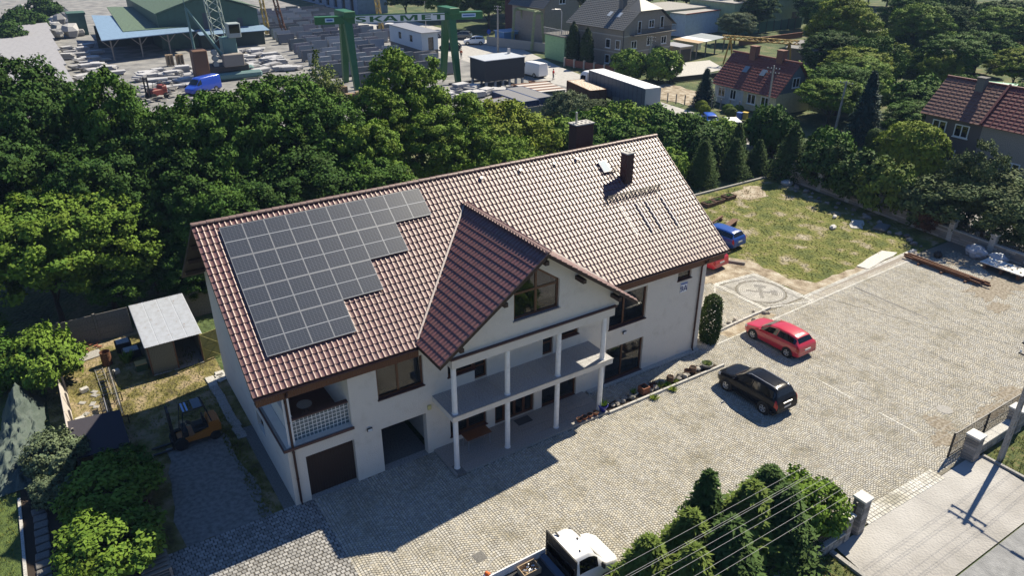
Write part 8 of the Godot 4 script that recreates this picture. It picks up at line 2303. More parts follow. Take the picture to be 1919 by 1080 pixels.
	for k in 8:
		b = MB.new(); b.bx(-2.6, 2.12 + (k % 2) * 0.02, -3.2 + k * 0.8, 2.6, 2.18 + (k % 2) * 0.02, -2.42 + k * 0.8); part(cs, "roof_sheet", b, mat(L(0.5, 0.46, 0.42), 0.6) if k % 2 else M.rotwood)
	for k in 12:
		var o := thing("stone_trough", "stone trough or bowl standing before the raised black hut", "trough", Vector3(53.0 + k * 0.95, 0, -70.5 + rng.randf_range(-0.8, 0.8)), rng.randf(), "stone troughs by the hut")
		b = MB.new(); b.lathe([Vector2(0, 0), Vector2(0.35, 0), Vector2(0.6, 0.5), Vector2(0.5, 0.5), Vector2(0.3, 0.15), Vector2(0, 0.12)], 10); part(o, "bowl", b, M.concrete_light if k < 5 else M.rotwood)
	# lorry with long trailer
	var ty := thing("lorry", "white lorry with a long grey curtain-side trailer on the street", "lorry", Vector3(63.5, 0, -52.0), -0.13)
	b = MB.new(); b.cbox(Vector3(0, 2.55, 0), Vector3(2.5, 2.7, 14.2), 0.04); var trl := part(ty, "trailer", b, mat(L(0.11, 0.125, 0.15), 0.55, M.grime, 0.3))
	b = MB.new(); b.bx(-1.22, 3.9, -7.08, 1.22, 3.96, 7.08); part(trl, "roof", b, mat(L(0.8, 0.8, 0.8), 0.5))
	b = MB.new(); b.bx(-1.2, 1.25, 7.1, 1.2, 3.85, 7.14); part(trl, "rear_doors", b, mat(L(0.45, 0.46, 0.48), 0.5))
	for k in 14:
		b = MB.new(); b.bx(-1.262, 1.25, -6.9 + k * 1.02, -1.25, 3.85, -6.86 + k * 1.02); part(trl, "curtain_strap", b, M.black)
	b = MB.new(); b.bx(-0.5, 0.7, -6, 0.5, 1.2, 7); part(ty, "chassis", b, M.black)
	var LCAB := [[0.0, 1.2, 1.0, 1.05, 0.95, 0.4], [0.1, 2.0, 1.5, 1.2, 1.1, 0.35], [0.3, 3.0, 1.8, 1.24, 1.12, 0.35], [0.8, 3.5, 1.9, 1.25, 1.1, 0.35], [2.1, 3.6, 1.9, 1.25, 1.1, 0.4], [2.2, 3.5, 1.9, 1.24, 1.1, 0.45]]
	part(ty, "cab", st_body(LCAB), mat(L(0.75, 0.76, 0.78), 0.3)).position = Vector3(0, 0, -9.9)
	b = MB.new()
	for s in [-1.0, 1.0]: st_patch(b, LCAB, 2.3, 3.8, 3.1, 3.7, s, 0.01)
	part(ty, "side_window", b, M.carglass).position = Vector3(0, 0, -9.9)
	b = MB.new()
	for zz in [-8.6, 3.2, 4.4, 5.6]:
		for s in [-1, 1]: b.cyl(Vector3(s * 0.85, 0.5, zz), Vector3(s * 1.2, 0.5, zz), 0.5, 0.5, 14)
	part(ty, "wheels", b, M.rubber)
	make_car("white_van", "white delivery van parked beyond the raised black hut", VAN, M.whitegloss, M.alu, [0.9, 4.3], 0.36, Vector3(65.6, 0, -77.0), 0.1, "", false, [4, 5, 8, 9], false)
	var cars := [[67.7, -139.3, HATCH, M.whitegloss, "farthest white car by the blue building"], [67.0, -133.5, HATCH, M.black_paint, "dark car between the two white ones by the street"], [67.4, -128.2, SUV, M.whitegloss, "white off-roader behind the site office"], [75.4, -118.0, SUV, paint(0.05, 0.06, 0.07), "dark grey car parked under the far trees"], [74.0, -110.4, SUV, M.whitegloss, "white car parked by the street sign"], [66.6, -107.0, HATCH, M.black_paint, "black car half behind the gantry's right leg"], [72.5, -124.0, HATCH, paint(0.25, 0.27, 0.3), "silver car behind the gantry's right leg"]]
	var n := 0
	for c in cars:
		make_car("parked_car", c[4], c[2], c[3], M.alu, [0.85, 3.48], 0.33, Vector3(c[0], 0, c[1]), [1.3, 1.35, 1.3, 0.8, 1.0, 0.9, 0.4][n], "cars parked in the far street", false, [4, 5, 8, 9], false)
		n += 1
	make_person("small figure in a red shirt walking on the far street by the van", Vector3(66.5, 0, -72.4), 0.4, Color(0.5, 0.03, 0.03), Color(0.12, 0.13, 0.16), Color(0.08, 0.05, 0.03), Color(0.42, 0.26, 0.18), 0.035)
	make_person("small figure in an orange top walking by the site office", Vector3(63.5, 0, -97.2), 2.4, Color(0.45, 0.12, 0.05), Color(0.02, 0.02, 0.03), Color(0.03, 0.02, 0.02), Color(0.42, 0.26, 0.18), 0.035)
	# walls, hedge and sheet fence before the containers
	var cw := thing("concrete_fence", "grey concrete panel fence below the blue containers", "fence", Vector3(43.5, 0, -52.2), -0.05)
	for k in 4:
		b = MB.new(); b.bx(k * 2.05 - 0.08, 0, -0.08, k * 2.05 + 0.08, 2.05, 0.08); part(cw, "post", b, M.concrete)
		for q in 4:
			b = MB.new(); b.cbox(Vector3(k * 2.05 + 1.02, 0.25 + q * 0.49, 0), Vector3(1.88, 0.48, 0.06), 0.01); part(cw, "panel", b, M.concrete)
	tree("hedge", "dark clipped hedge before the rusty container", "hedge", Vector3(57.0, 0, -50.6), 0.0, M.clipped, M.leaf_thuja, null, Vector3(1.15, 0.45, 0.42))
	var fe := thing("sheet_fence", "grey sheet metal fence with posts in front of the trailer", "fence", Vector3(60.9, 0, -51.0), -1.44)
	for k in 6:
		b = MB.new(); b.bx(k * 1.4, 0.1, -0.02, k * 1.4 + 1.36, 1.95, 0.02); part(fe, "panel", b, mat(L(0.11, 0.12, 0.13), 0.5, M.grime, 0.4))
		b = MB.new(); b.bx(k * 1.4 - 0.05, 0, 0.02, k * 1.4 + 0.03, 2.05, 0.09); part(fe, "post", b, M.steel_dark)
	for k in 5:
		b = MB.new(); b.cbox(Vector3.ZERO, Vector3(1.4, 0.1, 0.35), 0.02); solo("concrete_beam", b, M.concrete_light, "loose concrete beam lying behind the hedge", "beam", Vector3(54.5 + k * 0.5, 0.1 + 0.1 * (k % 2), -46.0 + k * 0.35), 0.3 + k * 0.05, "concrete beams by the hedge")

# ---- neighbouring houses, gardens and street furniture

func tiled_slope(parent: Node, a: Vector3, along: Vector3, up: Vector3, w: float, len: float, tm: Material, tw := 0.6, tl := 0.45) -> void:   # far roofs: courses of tiles as stepped ribs, joined
	var b := MB.new()
	var nn := along.cross(up).normalized()
	if nn.y < 0: nn = -nn
	var t := Transform3D(Basis(along, nn, along.cross(nn)), a)
	if t.basis.z.dot(up) > 0: pass
	var rows := int(len / tl)
	for r in rows:
		var z0 := -r * tl
		var p0 := a + up * (r * tl); var p1 := a + up * ((r + 1) * tl + 0.05)
		var q := []
		for s in [0.0, w]:
			q.append(p0 + along * s + nn * 0.09); q.append(p1 + along * s + nn * 0.03); q.append(p0 + along * s)
		if along.cross(up).y > 0: b.quad(q[0], q[3], q[4], q[1])
		else: b.quad(q[3], q[0], q[1], q[4])
		b.quad(q[2], q[5], q[3], q[0])
	var n := int(w / tw)
	for k in n:
		var p := a + along * (k * tw + 0.1) + nn * 0.07
		b.quad(p - along * 0.05, p + along * 0.05 + nn * 0.04, p + along * 0.05 + up * len + nn * 0.04, p - along * 0.05 + up * len)
		b.quad(p + along * 0.05 + nn * 0.04, p + along * 0.15, p + along * 0.15 + up * len, p + along * 0.05 + up * len + nn * 0.04)
	part(parent, "roof_tiles", b, tm)

func simple_window(parent: Node, t: Transform3D, x: float, y: float, w: float, h: float, fm: Material, mull := 1) -> void:   # in a wall whose outside is local +z
	var b := MB.new()
	b.bx(x, y, 0.0, x + 0.1, y + h, 0.07, t); b.bx(x + w - 0.1, y, 0, x + w, y + h, 0.07, t); b.bx(x + 0.1, y, 0, x + w - 0.1, y + 0.1, 0.068, t); b.bx(x + 0.1, y + h - 0.1, 0, x + w - 0.1, y + h, 0.068, t)
	for k in mull: b.bx(x + w * (k + 1.0) / (mull + 1) - 0.05, y + 0.1, 0, x + w * (k + 1.0) / (mull + 1) + 0.05, y + h - 0.1, 0.065, t)
	b.bx(x - 0.08, y - 0.08, 0, x + w + 0.08, y, 0.16, t)
	var o := part(parent, "window", b, fm)
	b = MB.new(); b.bx(x + 0.1, y + 0.1, 0.01, x + w - 0.1, y + h - 0.1, 0.03, t); part(o, "pane", b, M.carglass)

func build_neighbours() -> void:
	var b: MB
	var WEST := func(x: float, z: float) -> Transform3D: return Transform3D(Basis(Vector3(0, 0, 1), Vector3(0, 1, 0), Vector3(-1, 0, 0)), Vector3(x, 0, z))   # local x -> +z, outside -> -x
	var red_tile := mat(L(0.20, 0.055, 0.035), 0.6, M.coarse, 0.5)
	var brown_tile := mat(L(0.19, 0.085, 0.062), 0.6, M.coarse, 0.5)
	var maroon_tile := mat(L(0.17, 0.035, 0.032), 0.55, M.coarse, 0.5)
	var grey_tile := mat(L(0.115, 0.12, 0.12), 0.55, M.coarse, 0.5)
	# white and yellow terrace with a red tiled roof
	var h := thing("terraced_house", "low white and cream terraced house with red tiled roof and two chimneys", "house")
	b = MB.new(); b.bx(76.9, 0, -47.6, 84.0, 2.8, -42.4); part(h, "white_wall", b, mat(L(0.52, 0.55, 0.58), 0.9, M.grime, 0.3))
	b = MB.new(); b.bx(76.9, 0, -42.4, 84.0, 2.8, -36.9); part(h, "cream_wall", b, mat(L(0.58, 0.52, 0.34), 0.9, M.grime, 0.3))
	b = MB.new(); b.prism([Vector2(76.9, 2.8), Vector2(84.0, 2.8), Vector2(80.4, 6.5)], -47.6, -36.95); part(h, "gable", b, mat(L(0.13, 0.17, 0.2), 0.8, M.coarse, 0.6))
	var up := Vector3(3.95, 3.95, 0).normalized()
	tiled_slope(h, Vector3(76.45, 2.5, -36.5), Vector3(0, 0, -1), up, 11.6, 5.75, red_tile)
	tiled_slope(h, Vector3(84.4, 2.5, -48.1), Vector3(0, 0, 1), Vector3(-up.x, up.y, 0), 11.6, 5.75, red_tile)
	b = MB.new(); b.cyl(Vector3(80.42, 6.55, -36.4), Vector3(80.42, 6.55, -48.2), 0.16, 0.16, 8); part(h, "ridge", b, red_tile)
	for q in [[80.2, -44.2], [80.4, -39.8]]:
		b = MB.new(); b.bx(q[0] - 0.45, 5.6, q[1] - 0.5, q[0] + 0.45, 7.7, q[1] + 0.5); b.bx(q[0] - 0.52, 7.7, q[1] - 0.57, q[0] + 0.52, 7.82, q[1] + 0.57); part(h, "chimney", b, mat(L(0.2, 0.09, 0.06), 0.8, M.coarse, 1.0))
	for q in [-44.0, -41.0]:
		b = MB.new(); b.box(Vector3.ZERO, Vector3(1.0, 0.1, 0.8), Transform3D(Basis(up, Vector3(-up.y, up.x, 0), Vector3(0, 0, 1)), Vector3(78.65, 4.85, q))); part(h, "skylight", b, mat(L(0.2, 0.24, 0.27), 0.1))
	var t4: Transform3D = WEST.call(76.9, -47.6)
	for q in [[0.7, 1.3], [2.9, 1.1], [6.0, 1.4], [8.3, 1.4]]: simple_window(h, t4, q[0], 0.9, q[1], 1.35, M.white)
	b = MB.new(); var tg := Transform3D(Basis(), Vector3(0, 0, -36.92)); simple_window(h, tg, 79.7, 3.4, 1.4, 1.3, M.white)
	# brown and maroon roofed semi-detached house
	h = thing("semidetached_house", "grey semi-detached house, half brown half maroon tiled, at right edge", "house")
	b = MB.new(); b.bx(75.3, 0, -16.0, 83.0, 5.1, -10.0); part(h, "brick_wall", b, mat(L(0.14, 0.12, 0.115), 0.9, M.coarse, 1.2))
	b = MB.new(); b.bx(75.28, 0, -10.0, 83.0, 5.1, 4.0); part(h, "plaster_wall", b, mat(L(0.33, 0.30, 0.27), 0.9, M.coarse, 0.6))
	up = Vector3(2.9, 2.65, 0).normalized()
	tiled_slope(h, Vector3(74.8, 4.9, -10.05), Vector3(0, 0, -1), up, 6.4, 5.2, brown_tile)
	tiled_slope(h, Vector3(74.8, 4.9, 4.2), Vector3(0, 0, -1), up, 14.2, 5.2, maroon_tile)
	tiled_slope(h, Vector3(82.4, 4.9, -16.4), Vector3(0, 0, 1), Vector3(-up.x, up.y, 0), 20.5, 5.2, maroon_tile)
	b = MB.new(); b.prism([Vector2(75.3, 5.1), Vector2(82.0, 5.1), Vector2(78.6, 8.2)], -16.0, 4.0); part(h, "attic", b, M.concrete_dark)
	b = MB.new(); b.box(Vector3.ZERO, Vector3(5.2, 0.16, 0.2), Transform3D(Basis(up, Vector3(-up.y, up.x, 0), Vector3(0, 0, 1)), Vector3(74.8, 5.1, -10.05) + up * 2.6)); part(h, "party_wall_cap", b, maroon_tile)
	b = MB.new(); b.cyl(Vector3(78.62, 8.4, -16.5), Vector3(78.62, 8.4, 4.3), 0.15, 0.15, 8); part(h, "ridge", b, maroon_tile)
	b = MB.new(); b.bx(77.6, 7.2, -12.9, 78.4, 8.9, -12.1); b.bx(77.5, 8.9, -13.0, 78.5, 9.0, -12.0); part(h, "chimney", b, M.concrete_dark)
	var t5: Transform3D = WEST.call(75.28, -16.0)
	for q in [[0.9, 3.2], [3.3, 3.2], [2.5, 0.5], [9.0, 0.6], [12.5, 3.2]]: simple_window(h, t5, q[0], q[1], 1.5, 1.3, M.white)
	b = MB.new(); b.bx(75.2, 0.0, -8.5, 75.28, 1.9, -7.5); part(h, "door", b, M.steel_dark)
	for k in 12: tree("yellow_hedge", "clipped yellow green hedge bush at the foot of the grey house", "hedge", Vector3(73.6, 0, -13.0 + k * 1.25), k, M.finebush, M.leaf_yellow, null, Vector3(0.45, 0.36, 0.5), "hedge below the grey house")
	# grey three-storey house with dark tiled half-hipped roof
	h = thing("grey_house", "three-storey grey rendered house with dark tiled roof and a balcony", "house", Vector3(81.5, 0, -73.2), 0.12)
	var rend := mat(L(0.27, 0.24, 0.205), 0.9, M.grime, 0.3)
	b = MB.new(); b.bx(0, 0, -13, 12.5, 6.7, 0); b.prism([Vector2(0, 6.7), Vector2(12.5, 6.7), Vector2(8.95, 9.12), Vector2(3.55, 9.12)], -13, 0.0); part(h, "wall", b, rend)
	b = MB.new(); b.bx(-0.03, 2.55, -13, 12.53, 2.75, 0.03); b.bx(-0.03, 5.25, -13, 12.53, 5.45, 0.03); part(h, "string_course", b, mat(L(0.38, 0.36, 0.32), 0.9))
	up = Vector3(6.9, 4.7, 0).normalized()
	tiled_slope(h, Vector3(-0.65, 6.4, 0.5), Vector3(0, 0, -1), up, 14.0, 4.95, grey_tile); tiled_slope(h, Vector3(-0.65, 6.4, -2.6) + up * 4.95, Vector3(0, 0, -1), up, 10.9, 3.2, grey_tile)
	tiled_slope(h, Vector3(13.15, 6.4, -13.5), Vector3(0, 0, 1), Vector3(-up.x, up.y, 0), 14.0, 4.95, grey_tile); tiled_slope(h, Vector3(13.15, 6.4, -13.5) + Vector3(-up.x, up.y, 0) * 4.95, Vector3(0, 0, 1), Vector3(-up.x, up.y, 0), 10.9, 3.2, grey_tile)
	b = MB.new(); b.tri(Vector3(3.44, 9.25, 0.5), Vector3(9.06, 9.25, 0.5), Vector3(6.25, 11.1, -2.6)); b.quad(Vector3(3.44, 9.1, 0.5), Vector3(9.06, 9.1, 0.5), Vector3(9.06, 9.25, 0.5), Vector3(3.44, 9.25, 0.5)); b.tri(Vector3(3.44, 9.25, -2.6), Vector3(3.44, 9.25, 0.5), Vector3(6.25, 11.1, -2.6)); b.tri(Vector3(9.06, 9.25, 0.5), Vector3(9.06, 9.25, -2.6), Vector3(6.25, 11.1, -2.6)); part(h, "half_hip", b, grey_tile)
	b = MB.new(); b.bx(3.4, 8.6, -4.6, 4.4, 11.9, -3.6); part(h, "chimney", b, M.concrete_dark)
	for q in [-3.2, -5.4]:
		b = MB.new(); b.box(Vector3.ZERO, Vector3(1.1, 0.1, 0.8), Transform3D(Basis(up, Vector3(-up.y, up.x, 0), Vector3(0, 0, 1)), Vector3(2.2, 8.42, q))); part(h, "skylight", b, mat(L(0.4, 0.44, 0.48), 0.1))
	var tf := Transform3D()
	for q in [[2.0, 3.2], [6.0, 3.4], [9.8, 3.3], [5.0, 0.5], [9.8, 0.6], [6.2, 6.3]]: simple_window(h, tf, q[0], q[1], 1.4, 1.3, M.white)
	for q in [[3.4, 5.6], [9.2, 6.0]]: simple_window(h, tf, q[0], q[1], 0.9, 2.0, M.white, 0)
	var tw := Transform3D(Basis(Vector3(0, 0, 1), Vector3(0, 1, 0), Vector3(-1, 0, 0)), Vector3(0, 0, -13))
	for q in [[9.0, 3.2], [11.3, 3.2], [9.0, 0.6], [11.3, 0.6]]: simple_window(h, tw, q[0], q[1], 1.1, 1.5, M.white, 0)
	b = MB.new(); b.bx(1.6, 5.35, 0, 12.4, 5.5, 1.2); var balc := part(h, "balcony", b, M.concrete_dark)
	b = MB.new()
	for k in 45: b.bx(1.65 + k * 0.24, 5.5, 1.15, 1.68 + k * 0.24, 6.4, 1.18)
	b.bx(1.6, 6.4, 1.13, 12.4, 6.45, 1.2); part(balc, "railing", b, M.steel_dark)
	b = MB.new(); b.prism([Vector2(7.0, 2.0), Vector2(10.2, 2.0), Vector2(8.6, 3.1)], 0.0, 1.6); part(h, "porch_roof", b, grey_tile)
	b = MB.new(); b.bx(8.0, 0, 0, 9.2, 2.0, 0.06); part(h, "door", b, M.wood_dark)
	b = MB.new(); b.cyl(Vector3(-0.1, 0, 0.1), Vector3(-0.1, 6.4, 0.1), 0.07, 0.07, 8); part(h, "downpipe", b, M.steel_dark)
	h = thing("rear_house", "dark tiled cross gabled house part rising behind the grey house", "house", Vector3(82.0, 0, -97.0), 0.1)
	b = MB.new(); b.bx(0, 0, -10, 9, 8, 0); b.prism([Vector2(0, 8), Vector2(9, 8), Vector2(4.5, 12)], -10, 0); part(h, "wall", b, rend)
	up = Vector3(5.2, 4.7, 0).normalized()
	tiled_slope(h, Vector3(-0.7, 7.6, 0.5), Vector3(0, 0, -1), up, 11, 7.0, grey_tile); tiled_slope(h, Vector3(9.7, 7.6, -10.5), Vector3(0, 0, 1), Vector3(-up.x, up.y, 0), 11, 7.0, grey_tile)
	simple_window(h, tf, 3.6, 8.2, 1.6, 1.4, M.white)
	var gs := thing("green_annex", "pale green annex with a railed roof terrace left of the grey house", "building", Vector3(77.2, 0, -90.0))
	b = MB.new(); b.bx(0, 0, 0, 4.6, 4.2, 6.0); part(gs, "wall", b, mat(L(0.25, 0.42, 0.22), 0.9, M.grime, 0.3))
	b = MB.new(); b.bx(-0.2, 4.2, -0.2, 4.8, 4.4, 6.2); part(gs, "terrace", b, M.concrete_dark)
	b = MB.new()
	for k in 15: b.bx(-0.2, 4.4, -0.1 + k * 0.43, -0.14, 5.4, -0.04 + k * 0.43)
	for k in 11: b.bx(0.0 + k * 0.45, 4.4, 6.1, 0.06 + k * 0.45, 5.4, 6.16)
	b.bx(-0.22, 5.4, -0.2, -0.12, 5.48, 6.2); b.bx(-0.12, 5.4, 6.1, 4.8, 5.48, 6.2); part(gs, "railing", b, M.zinc)
	var fw := thing("low_wall", "dark red plank fence with concrete piers along the street", "fence", Vector3(75.0, 0, -81.0), -1.35)
	for k in 6:
		b = MB.new(); b.bx(k * 2.2, 0, -0.15, k * 2.2 + 0.3, 1.5, 0.15); part(fw, "pier", b, M.concrete)
		b = MB.new(); b.bx(k * 2.2 + 0.3, 0.15, -0.03, k * 2.2 + 2.2, 1.3, 0.03); part(fw, "panel", b, mat(L(0.14, 0.05, 0.035), 0.8))
	b = MB.new(); b.bx(-3.5, 0, -5, 3.5, 11.5, 5)
	var dr := thing("dark_red_building", "tall dark red brown building behind the yellow frame", "building", Vector3(86.0, 0, -107.0)); part(dr, "wall", b, mat(L(0.05, 0.014, 0.016), 0.9, M.coarse, 0.3)); b = MB.new(); b.bx(-3.8, 11.5, -5.3, 3.8, 11.8, 5.3); part(dr, "roof", b, M.steel_dark)
	var bh := thing("blue_hut", "small bright blue hut with a dark door beyond the yellow frame", "hut", Vector3(77.8, 0, -108.5))
	b = MB.new(); b.wall(0, 6, 0, 2.6, -0.2, 0, [[2.6, 0, 3.6, 2.1], [4.4, 1.0, 5.4, 2.0]], Transform3D(Basis(), Vector3(0, 0, 3.5))); b.bx(0, 0, 0, 0.2, 2.6, 3.3); b.bx(5.8, 0, 0, 6, 2.6, 3.3); b.bx(0.2, 0, 0, 5.8, 2.6, 0.2); part(bh, "wall", b, mat(L(0.07, 0.2, 0.42), 0.7))
	b = MB.new(); b.bx(-0.2, 2.6, -0.2, 6.2, 2.75, 3.8); part(bh, "roof", b, mat(L(0.3, 0.4, 0.55), 0.7))
	var fr := thing("lattice_frame", "pale green lattice portal frame standing over the wall", "frame", Vector3(80.2, 0, -100.0))
	for q in [[-1.2, -4.0], [1.8, -4.0], [-1.2, 3.0], [1.8, 3.0]]:
		b = MB.new(); lattice(b, Vector3(q[0], 0, q[1]), Vector3(q[0] * 0.55 + 0.1, 7.0, q[1]), 0.35, 0.3, 9, 0.035); part(fr, "leg", b, mat(L(0.28, 0.33, 0.16), 0.6))
	b = MB.new(); lattice(b, Vector3(-0.6, 7.0, -4.0), Vector3(1.1, 7.0, -4.0), 0.4, 0.4, 4, 0.04); lattice(b, Vector3(-0.6, 7.0, 3.0), Vector3(1.1, 7.0, 3.0), 0.4, 0.4, 4, 0.04); b.bx(0.1, 7.0, -4.2, 0.4, 7.4, 3.2); part(fr, "crossbeam", b, mat(L(0.28, 0.33, 0.16), 0.6))
	b = MB.new(); b.bx(0, 0, 0, 0.25, 1.7, 16); solo("yard_wall", b, M.concrete, "grey concrete wall along the street below the lattice frame", "wall", Vector3(75.5, 0, -108.0), 0.35)
	# garages, white wall, pale green hall, long grey roof
	var ga := thing("garage", "dark garage with a white gravelled lean-to roof beside the grey house", "garage", Vector3(94.6, 0, -77.5))
	b = MB.new(); b.bx(0, 0, 0, 3, 2.5, 4.6); part(ga, "wall", b, rend); b = MB.new(); b.bx(0.3, 0, 4.6, 2.7, 2.1, 4.66); part(ga, "door", b, M.steel_dark); b = MB.new(); b.bx(-0.2, 2.5, -0.3, 3.2, 2.65, 4.9); part(ga, "roof", b, M.zinc)
	var ca := thing("carport", "open carport with white, brown and grey roof sheets", "carport", Vector3(98.2, 0, -78.5), 0.25)
	for k in 4:
		b = MB.new(); b.prism([Vector2(0, 2.75), Vector2(5.5, 2.95), Vector2(5.5, 3.02), Vector2(0, 2.82)], 0, 2.6, Transform3D(Basis(Vector3(0, 0, -1), Vector3.UP, Vector3(1, 0, 0)), Vector3(k * 2.65, 0, 5.4))); part(ca, "roof_sheet", b, [M.palewood, mat(L(0.6, 0.62, 0.64), 0.5), mat(L(0.2, 0.23, 0.25), 0.6), mat(L(0.2, 0.23, 0.25), 0.6)][k])
	for q in [0.2, 3.5, 7.0, 10.3]:
		b = MB.new(); b.bx(q, 0, 4.9, q + 0.2, 2.75, 5.1); part(ca, "post", b, M.concrete_dark)
	b = MB.new(); b.bx(0.2, 0, 0.0, 10.4, 2.7, 0.2); part(ca, "rear_wall", b, M.white)
	var wh := thing("white_building", "long bluish white walled building with a thin red roof edge", "building", Vector3(115.0, 0, -106.0), 0.15)
	b = MB.new(); b.bx(0, 0, 0, 12.5, 4.6, 12); part(wh, "wall", b, mat(L(0.5, 0.58, 0.7), 0.8, M.grime, 0.2)); b = MB.new(); b.bx(-0.2, 4.6, -0.2, 12.7, 4.75, 12.15); part(wh, "roof", b, M.concrete); b = MB.new(); b.bx(-0.25, 4.62, 12.15, 12.75, 4.8, 12.3); part(wh, "roof_edge", b, mat(L(0.3, 0.03, 0.02), 0.6))
	var gh := thing("pale_green_hall", "large pale green flat-roofed hall at the upper right", "hall", Vector3(128.5, 0, -105.0), 0.05)
	b = MB.new(); b.bx(0, 0, 0, 26, 6.2, 13); b.bx(-14, 0, -6, 0, 5.0, 6); part(gh, "wall", b, mat(L(0.34, 0.42, 0.26), 0.85, M.grime, 0.15)); b = MB.new(); b.bx(-0.2, 6.2, -0.2, 26.2, 6.4, 13.2); b.bx(-14.2, 5.0, -6.2, -0.2, 5.2, 6.2); part(gh, "roof", b, M.concrete); b = MB.new(); b.bx(2, 6.4, 4, 6, 7.6, 8); part(gh, "roof_hut", b, mat(L(0.3, 0.38, 0.45), 0.8)); b = MB.new(); b.bx(6.0, 3.5, 13, 6.5, 5.0, 13.05); b.bx(21, 0, 13, 24, 3.2, 13.06); part(gh, "openings", b, M.steel_dark)
	var gf := thing("green_fence", "green slatted fence before the pale green hall", "fence", Vector3(124.5, 0, -89.0), 0.02)
	for k in 10:
		b = MB.new(); b.bx(k * 2.5, 0.1, 0, k * 2.5 + 2.4, 2.4, 0.06); part(gf, "panel", b, mat(L(0.03, 0.11, 0.07), 0.7)); b = MB.new(); b.bx(k * 2.5 - 0.1, 0, 0.06, k * 2.5, 2.6, 0.16); part(gf, "post", b, M.steel_dark)
	b = MB.new(); b.bx(0, 0, 0, 20, 1.1, 0.3); solo("brick_wall", b, mat(L(0.2, 0.08, 0.05), 0.9, M.coarse, 1.0), "low red brick wall before the green fence", "wall", Vector3(118, 0, -80.0), 0.02)
	# grey-roofed sheds among the trees
	for q in [[113.0, -58.0, 9.0, 6.5, "grey gabled shed roof half under the linden"], [119.5, -50.0, 7.0, 5.5, "low grey flat roof right of the linden"], [104.5, -45.5, 6.0, 5.0, "dark flat roof with vents behind the red tiled terrace"], [127.0, -41.5, 5.0, 4.0, "small grey shed roof by the greenhouse garden"]]:
		var o := thing("garden_shed", q[4], "shed", Vector3(q[0], 0, q[1]), 0.2)
		b = MB.new(); b.bx(-q[2] / 2, 0, -q[3] / 2, q[2] / 2, 3.0, q[3] / 2); part(o, "wall", b, mat(L(0.2, 0.18, 0.16), 0.9, M.coarse, 0.5)); b = MB.new(); b.prism([Vector2(-q[2] / 2 - 0.3, 3.0), Vector2(q[2] / 2 + 0.3, 3.0), Vector2(q[2] / 2 + 0.3, 3.15), Vector2(0, 3.9), Vector2(-q[2] / 2 - 0.3, 3.15)], -q[3] / 2 - 0.3, q[3] / 2 + 0.3); part(o, "roof", b, mat(L(0.22, 0.22, 0.23), 0.8, M.coarse, 0.4))
	var yg := thing("yard_gantry", "small yellow lattice gantry behind the red tiled terrace", "gantry crane", Vector3(102.5, 0, -62.0), -1.1)
	for q in [-5.0, 5.0]:
		b = MB.new(); b.cyl(Vector3(q - 0.8, 0, 0), Vector3(q, 4.6, 0), 0.14, 0.14, 6); b.cyl(Vector3(q + 0.8, 0, 0), Vector3(q, 4.6, 0), 0.14, 0.14, 6); part(yg, "leg", b, mat(L(0.32, 0.2, 0.03), 0.6))
	b = MB.new(); lattice(b, Vector3(-6.5, 4.6, 0), Vector3(6.5, 4.6, 0), 0.6, 0.6, 14, 0.06); part(yg, "beam", b, mat(L(0.32, 0.2, 0.03), 0.6))
	var gr := thing("greenhouse", "rounded pale green plastic greenhouse in the far garden", "greenhouse", Vector3(114.6, 0, -27.0), 0.4)
	b = MB.new()
	var rows := []
	for e in [-2.0, 2.0]:
		var row := []
		for k in 11:
			var a := PI * k / 10.0
			row.append(Vector3(cos(a) * 1.5, sin(a) * 2.0, e))
		rows.append(row)
	b.grid(rows); part(gr, "film_cover", b, mat(L(0.25, 0.5, 0.36), 0.25))
	b = MB.new()
	for e in [-2.01, 0, 2.01]:
		var pts := []
		for k in 11: pts.append(Vector3(cos(PI * k / 10.0) * 1.52, sin(PI * k / 10.0) * 2.02, e))
		b.tube(pts, 0.04, 5)
	part(gr, "hoop", b, M.zinc)
	# street: parked blue car, trailer, bins, posts, poles
	make_car("blue_car", "blue hatchback on the street before the white and cream terrace", HATCH, paint(0.015, 0.09, 0.5), M.alu, [0.86, 3.49], 0.325, Vector3(66.3, 0, -38.0), 2.6, "", false, [4, 5, 8, 9], false)
	var tr := thing("car_trailer", "small blue trailer with a white lid behind the blue car", "trailer", Vector3(67.6, 0, -35.6), 2.6)
	b = MB.new(); b.cbox(Vector3(0, 0.75, 0), Vector3(1.5, 0.6, 2.4), 0.04); part(tr, "box", b, paint(0.015, 0.07, 0.4)); b = MB.new(); b.cbox(Vector3(0, 1.1, 0), Vector3(1.56, 0.1, 2.46), 0.03); part(tr, "lid", b, M.white)
	b = MB.new()
	for s in [-1, 1]: b.cyl(Vector3(s * 0.76, 0.3, 0), Vector3(s * 0.92, 0.3, 0), 0.3, 0.3, 14)
	part(tr, "wheels", b, M.rubber); b = MB.new(); b.bx(-0.05, 0.4, -2.4, 0.05, 0.48, -1.2); part(tr, "drawbar", b, M.steel_dark)
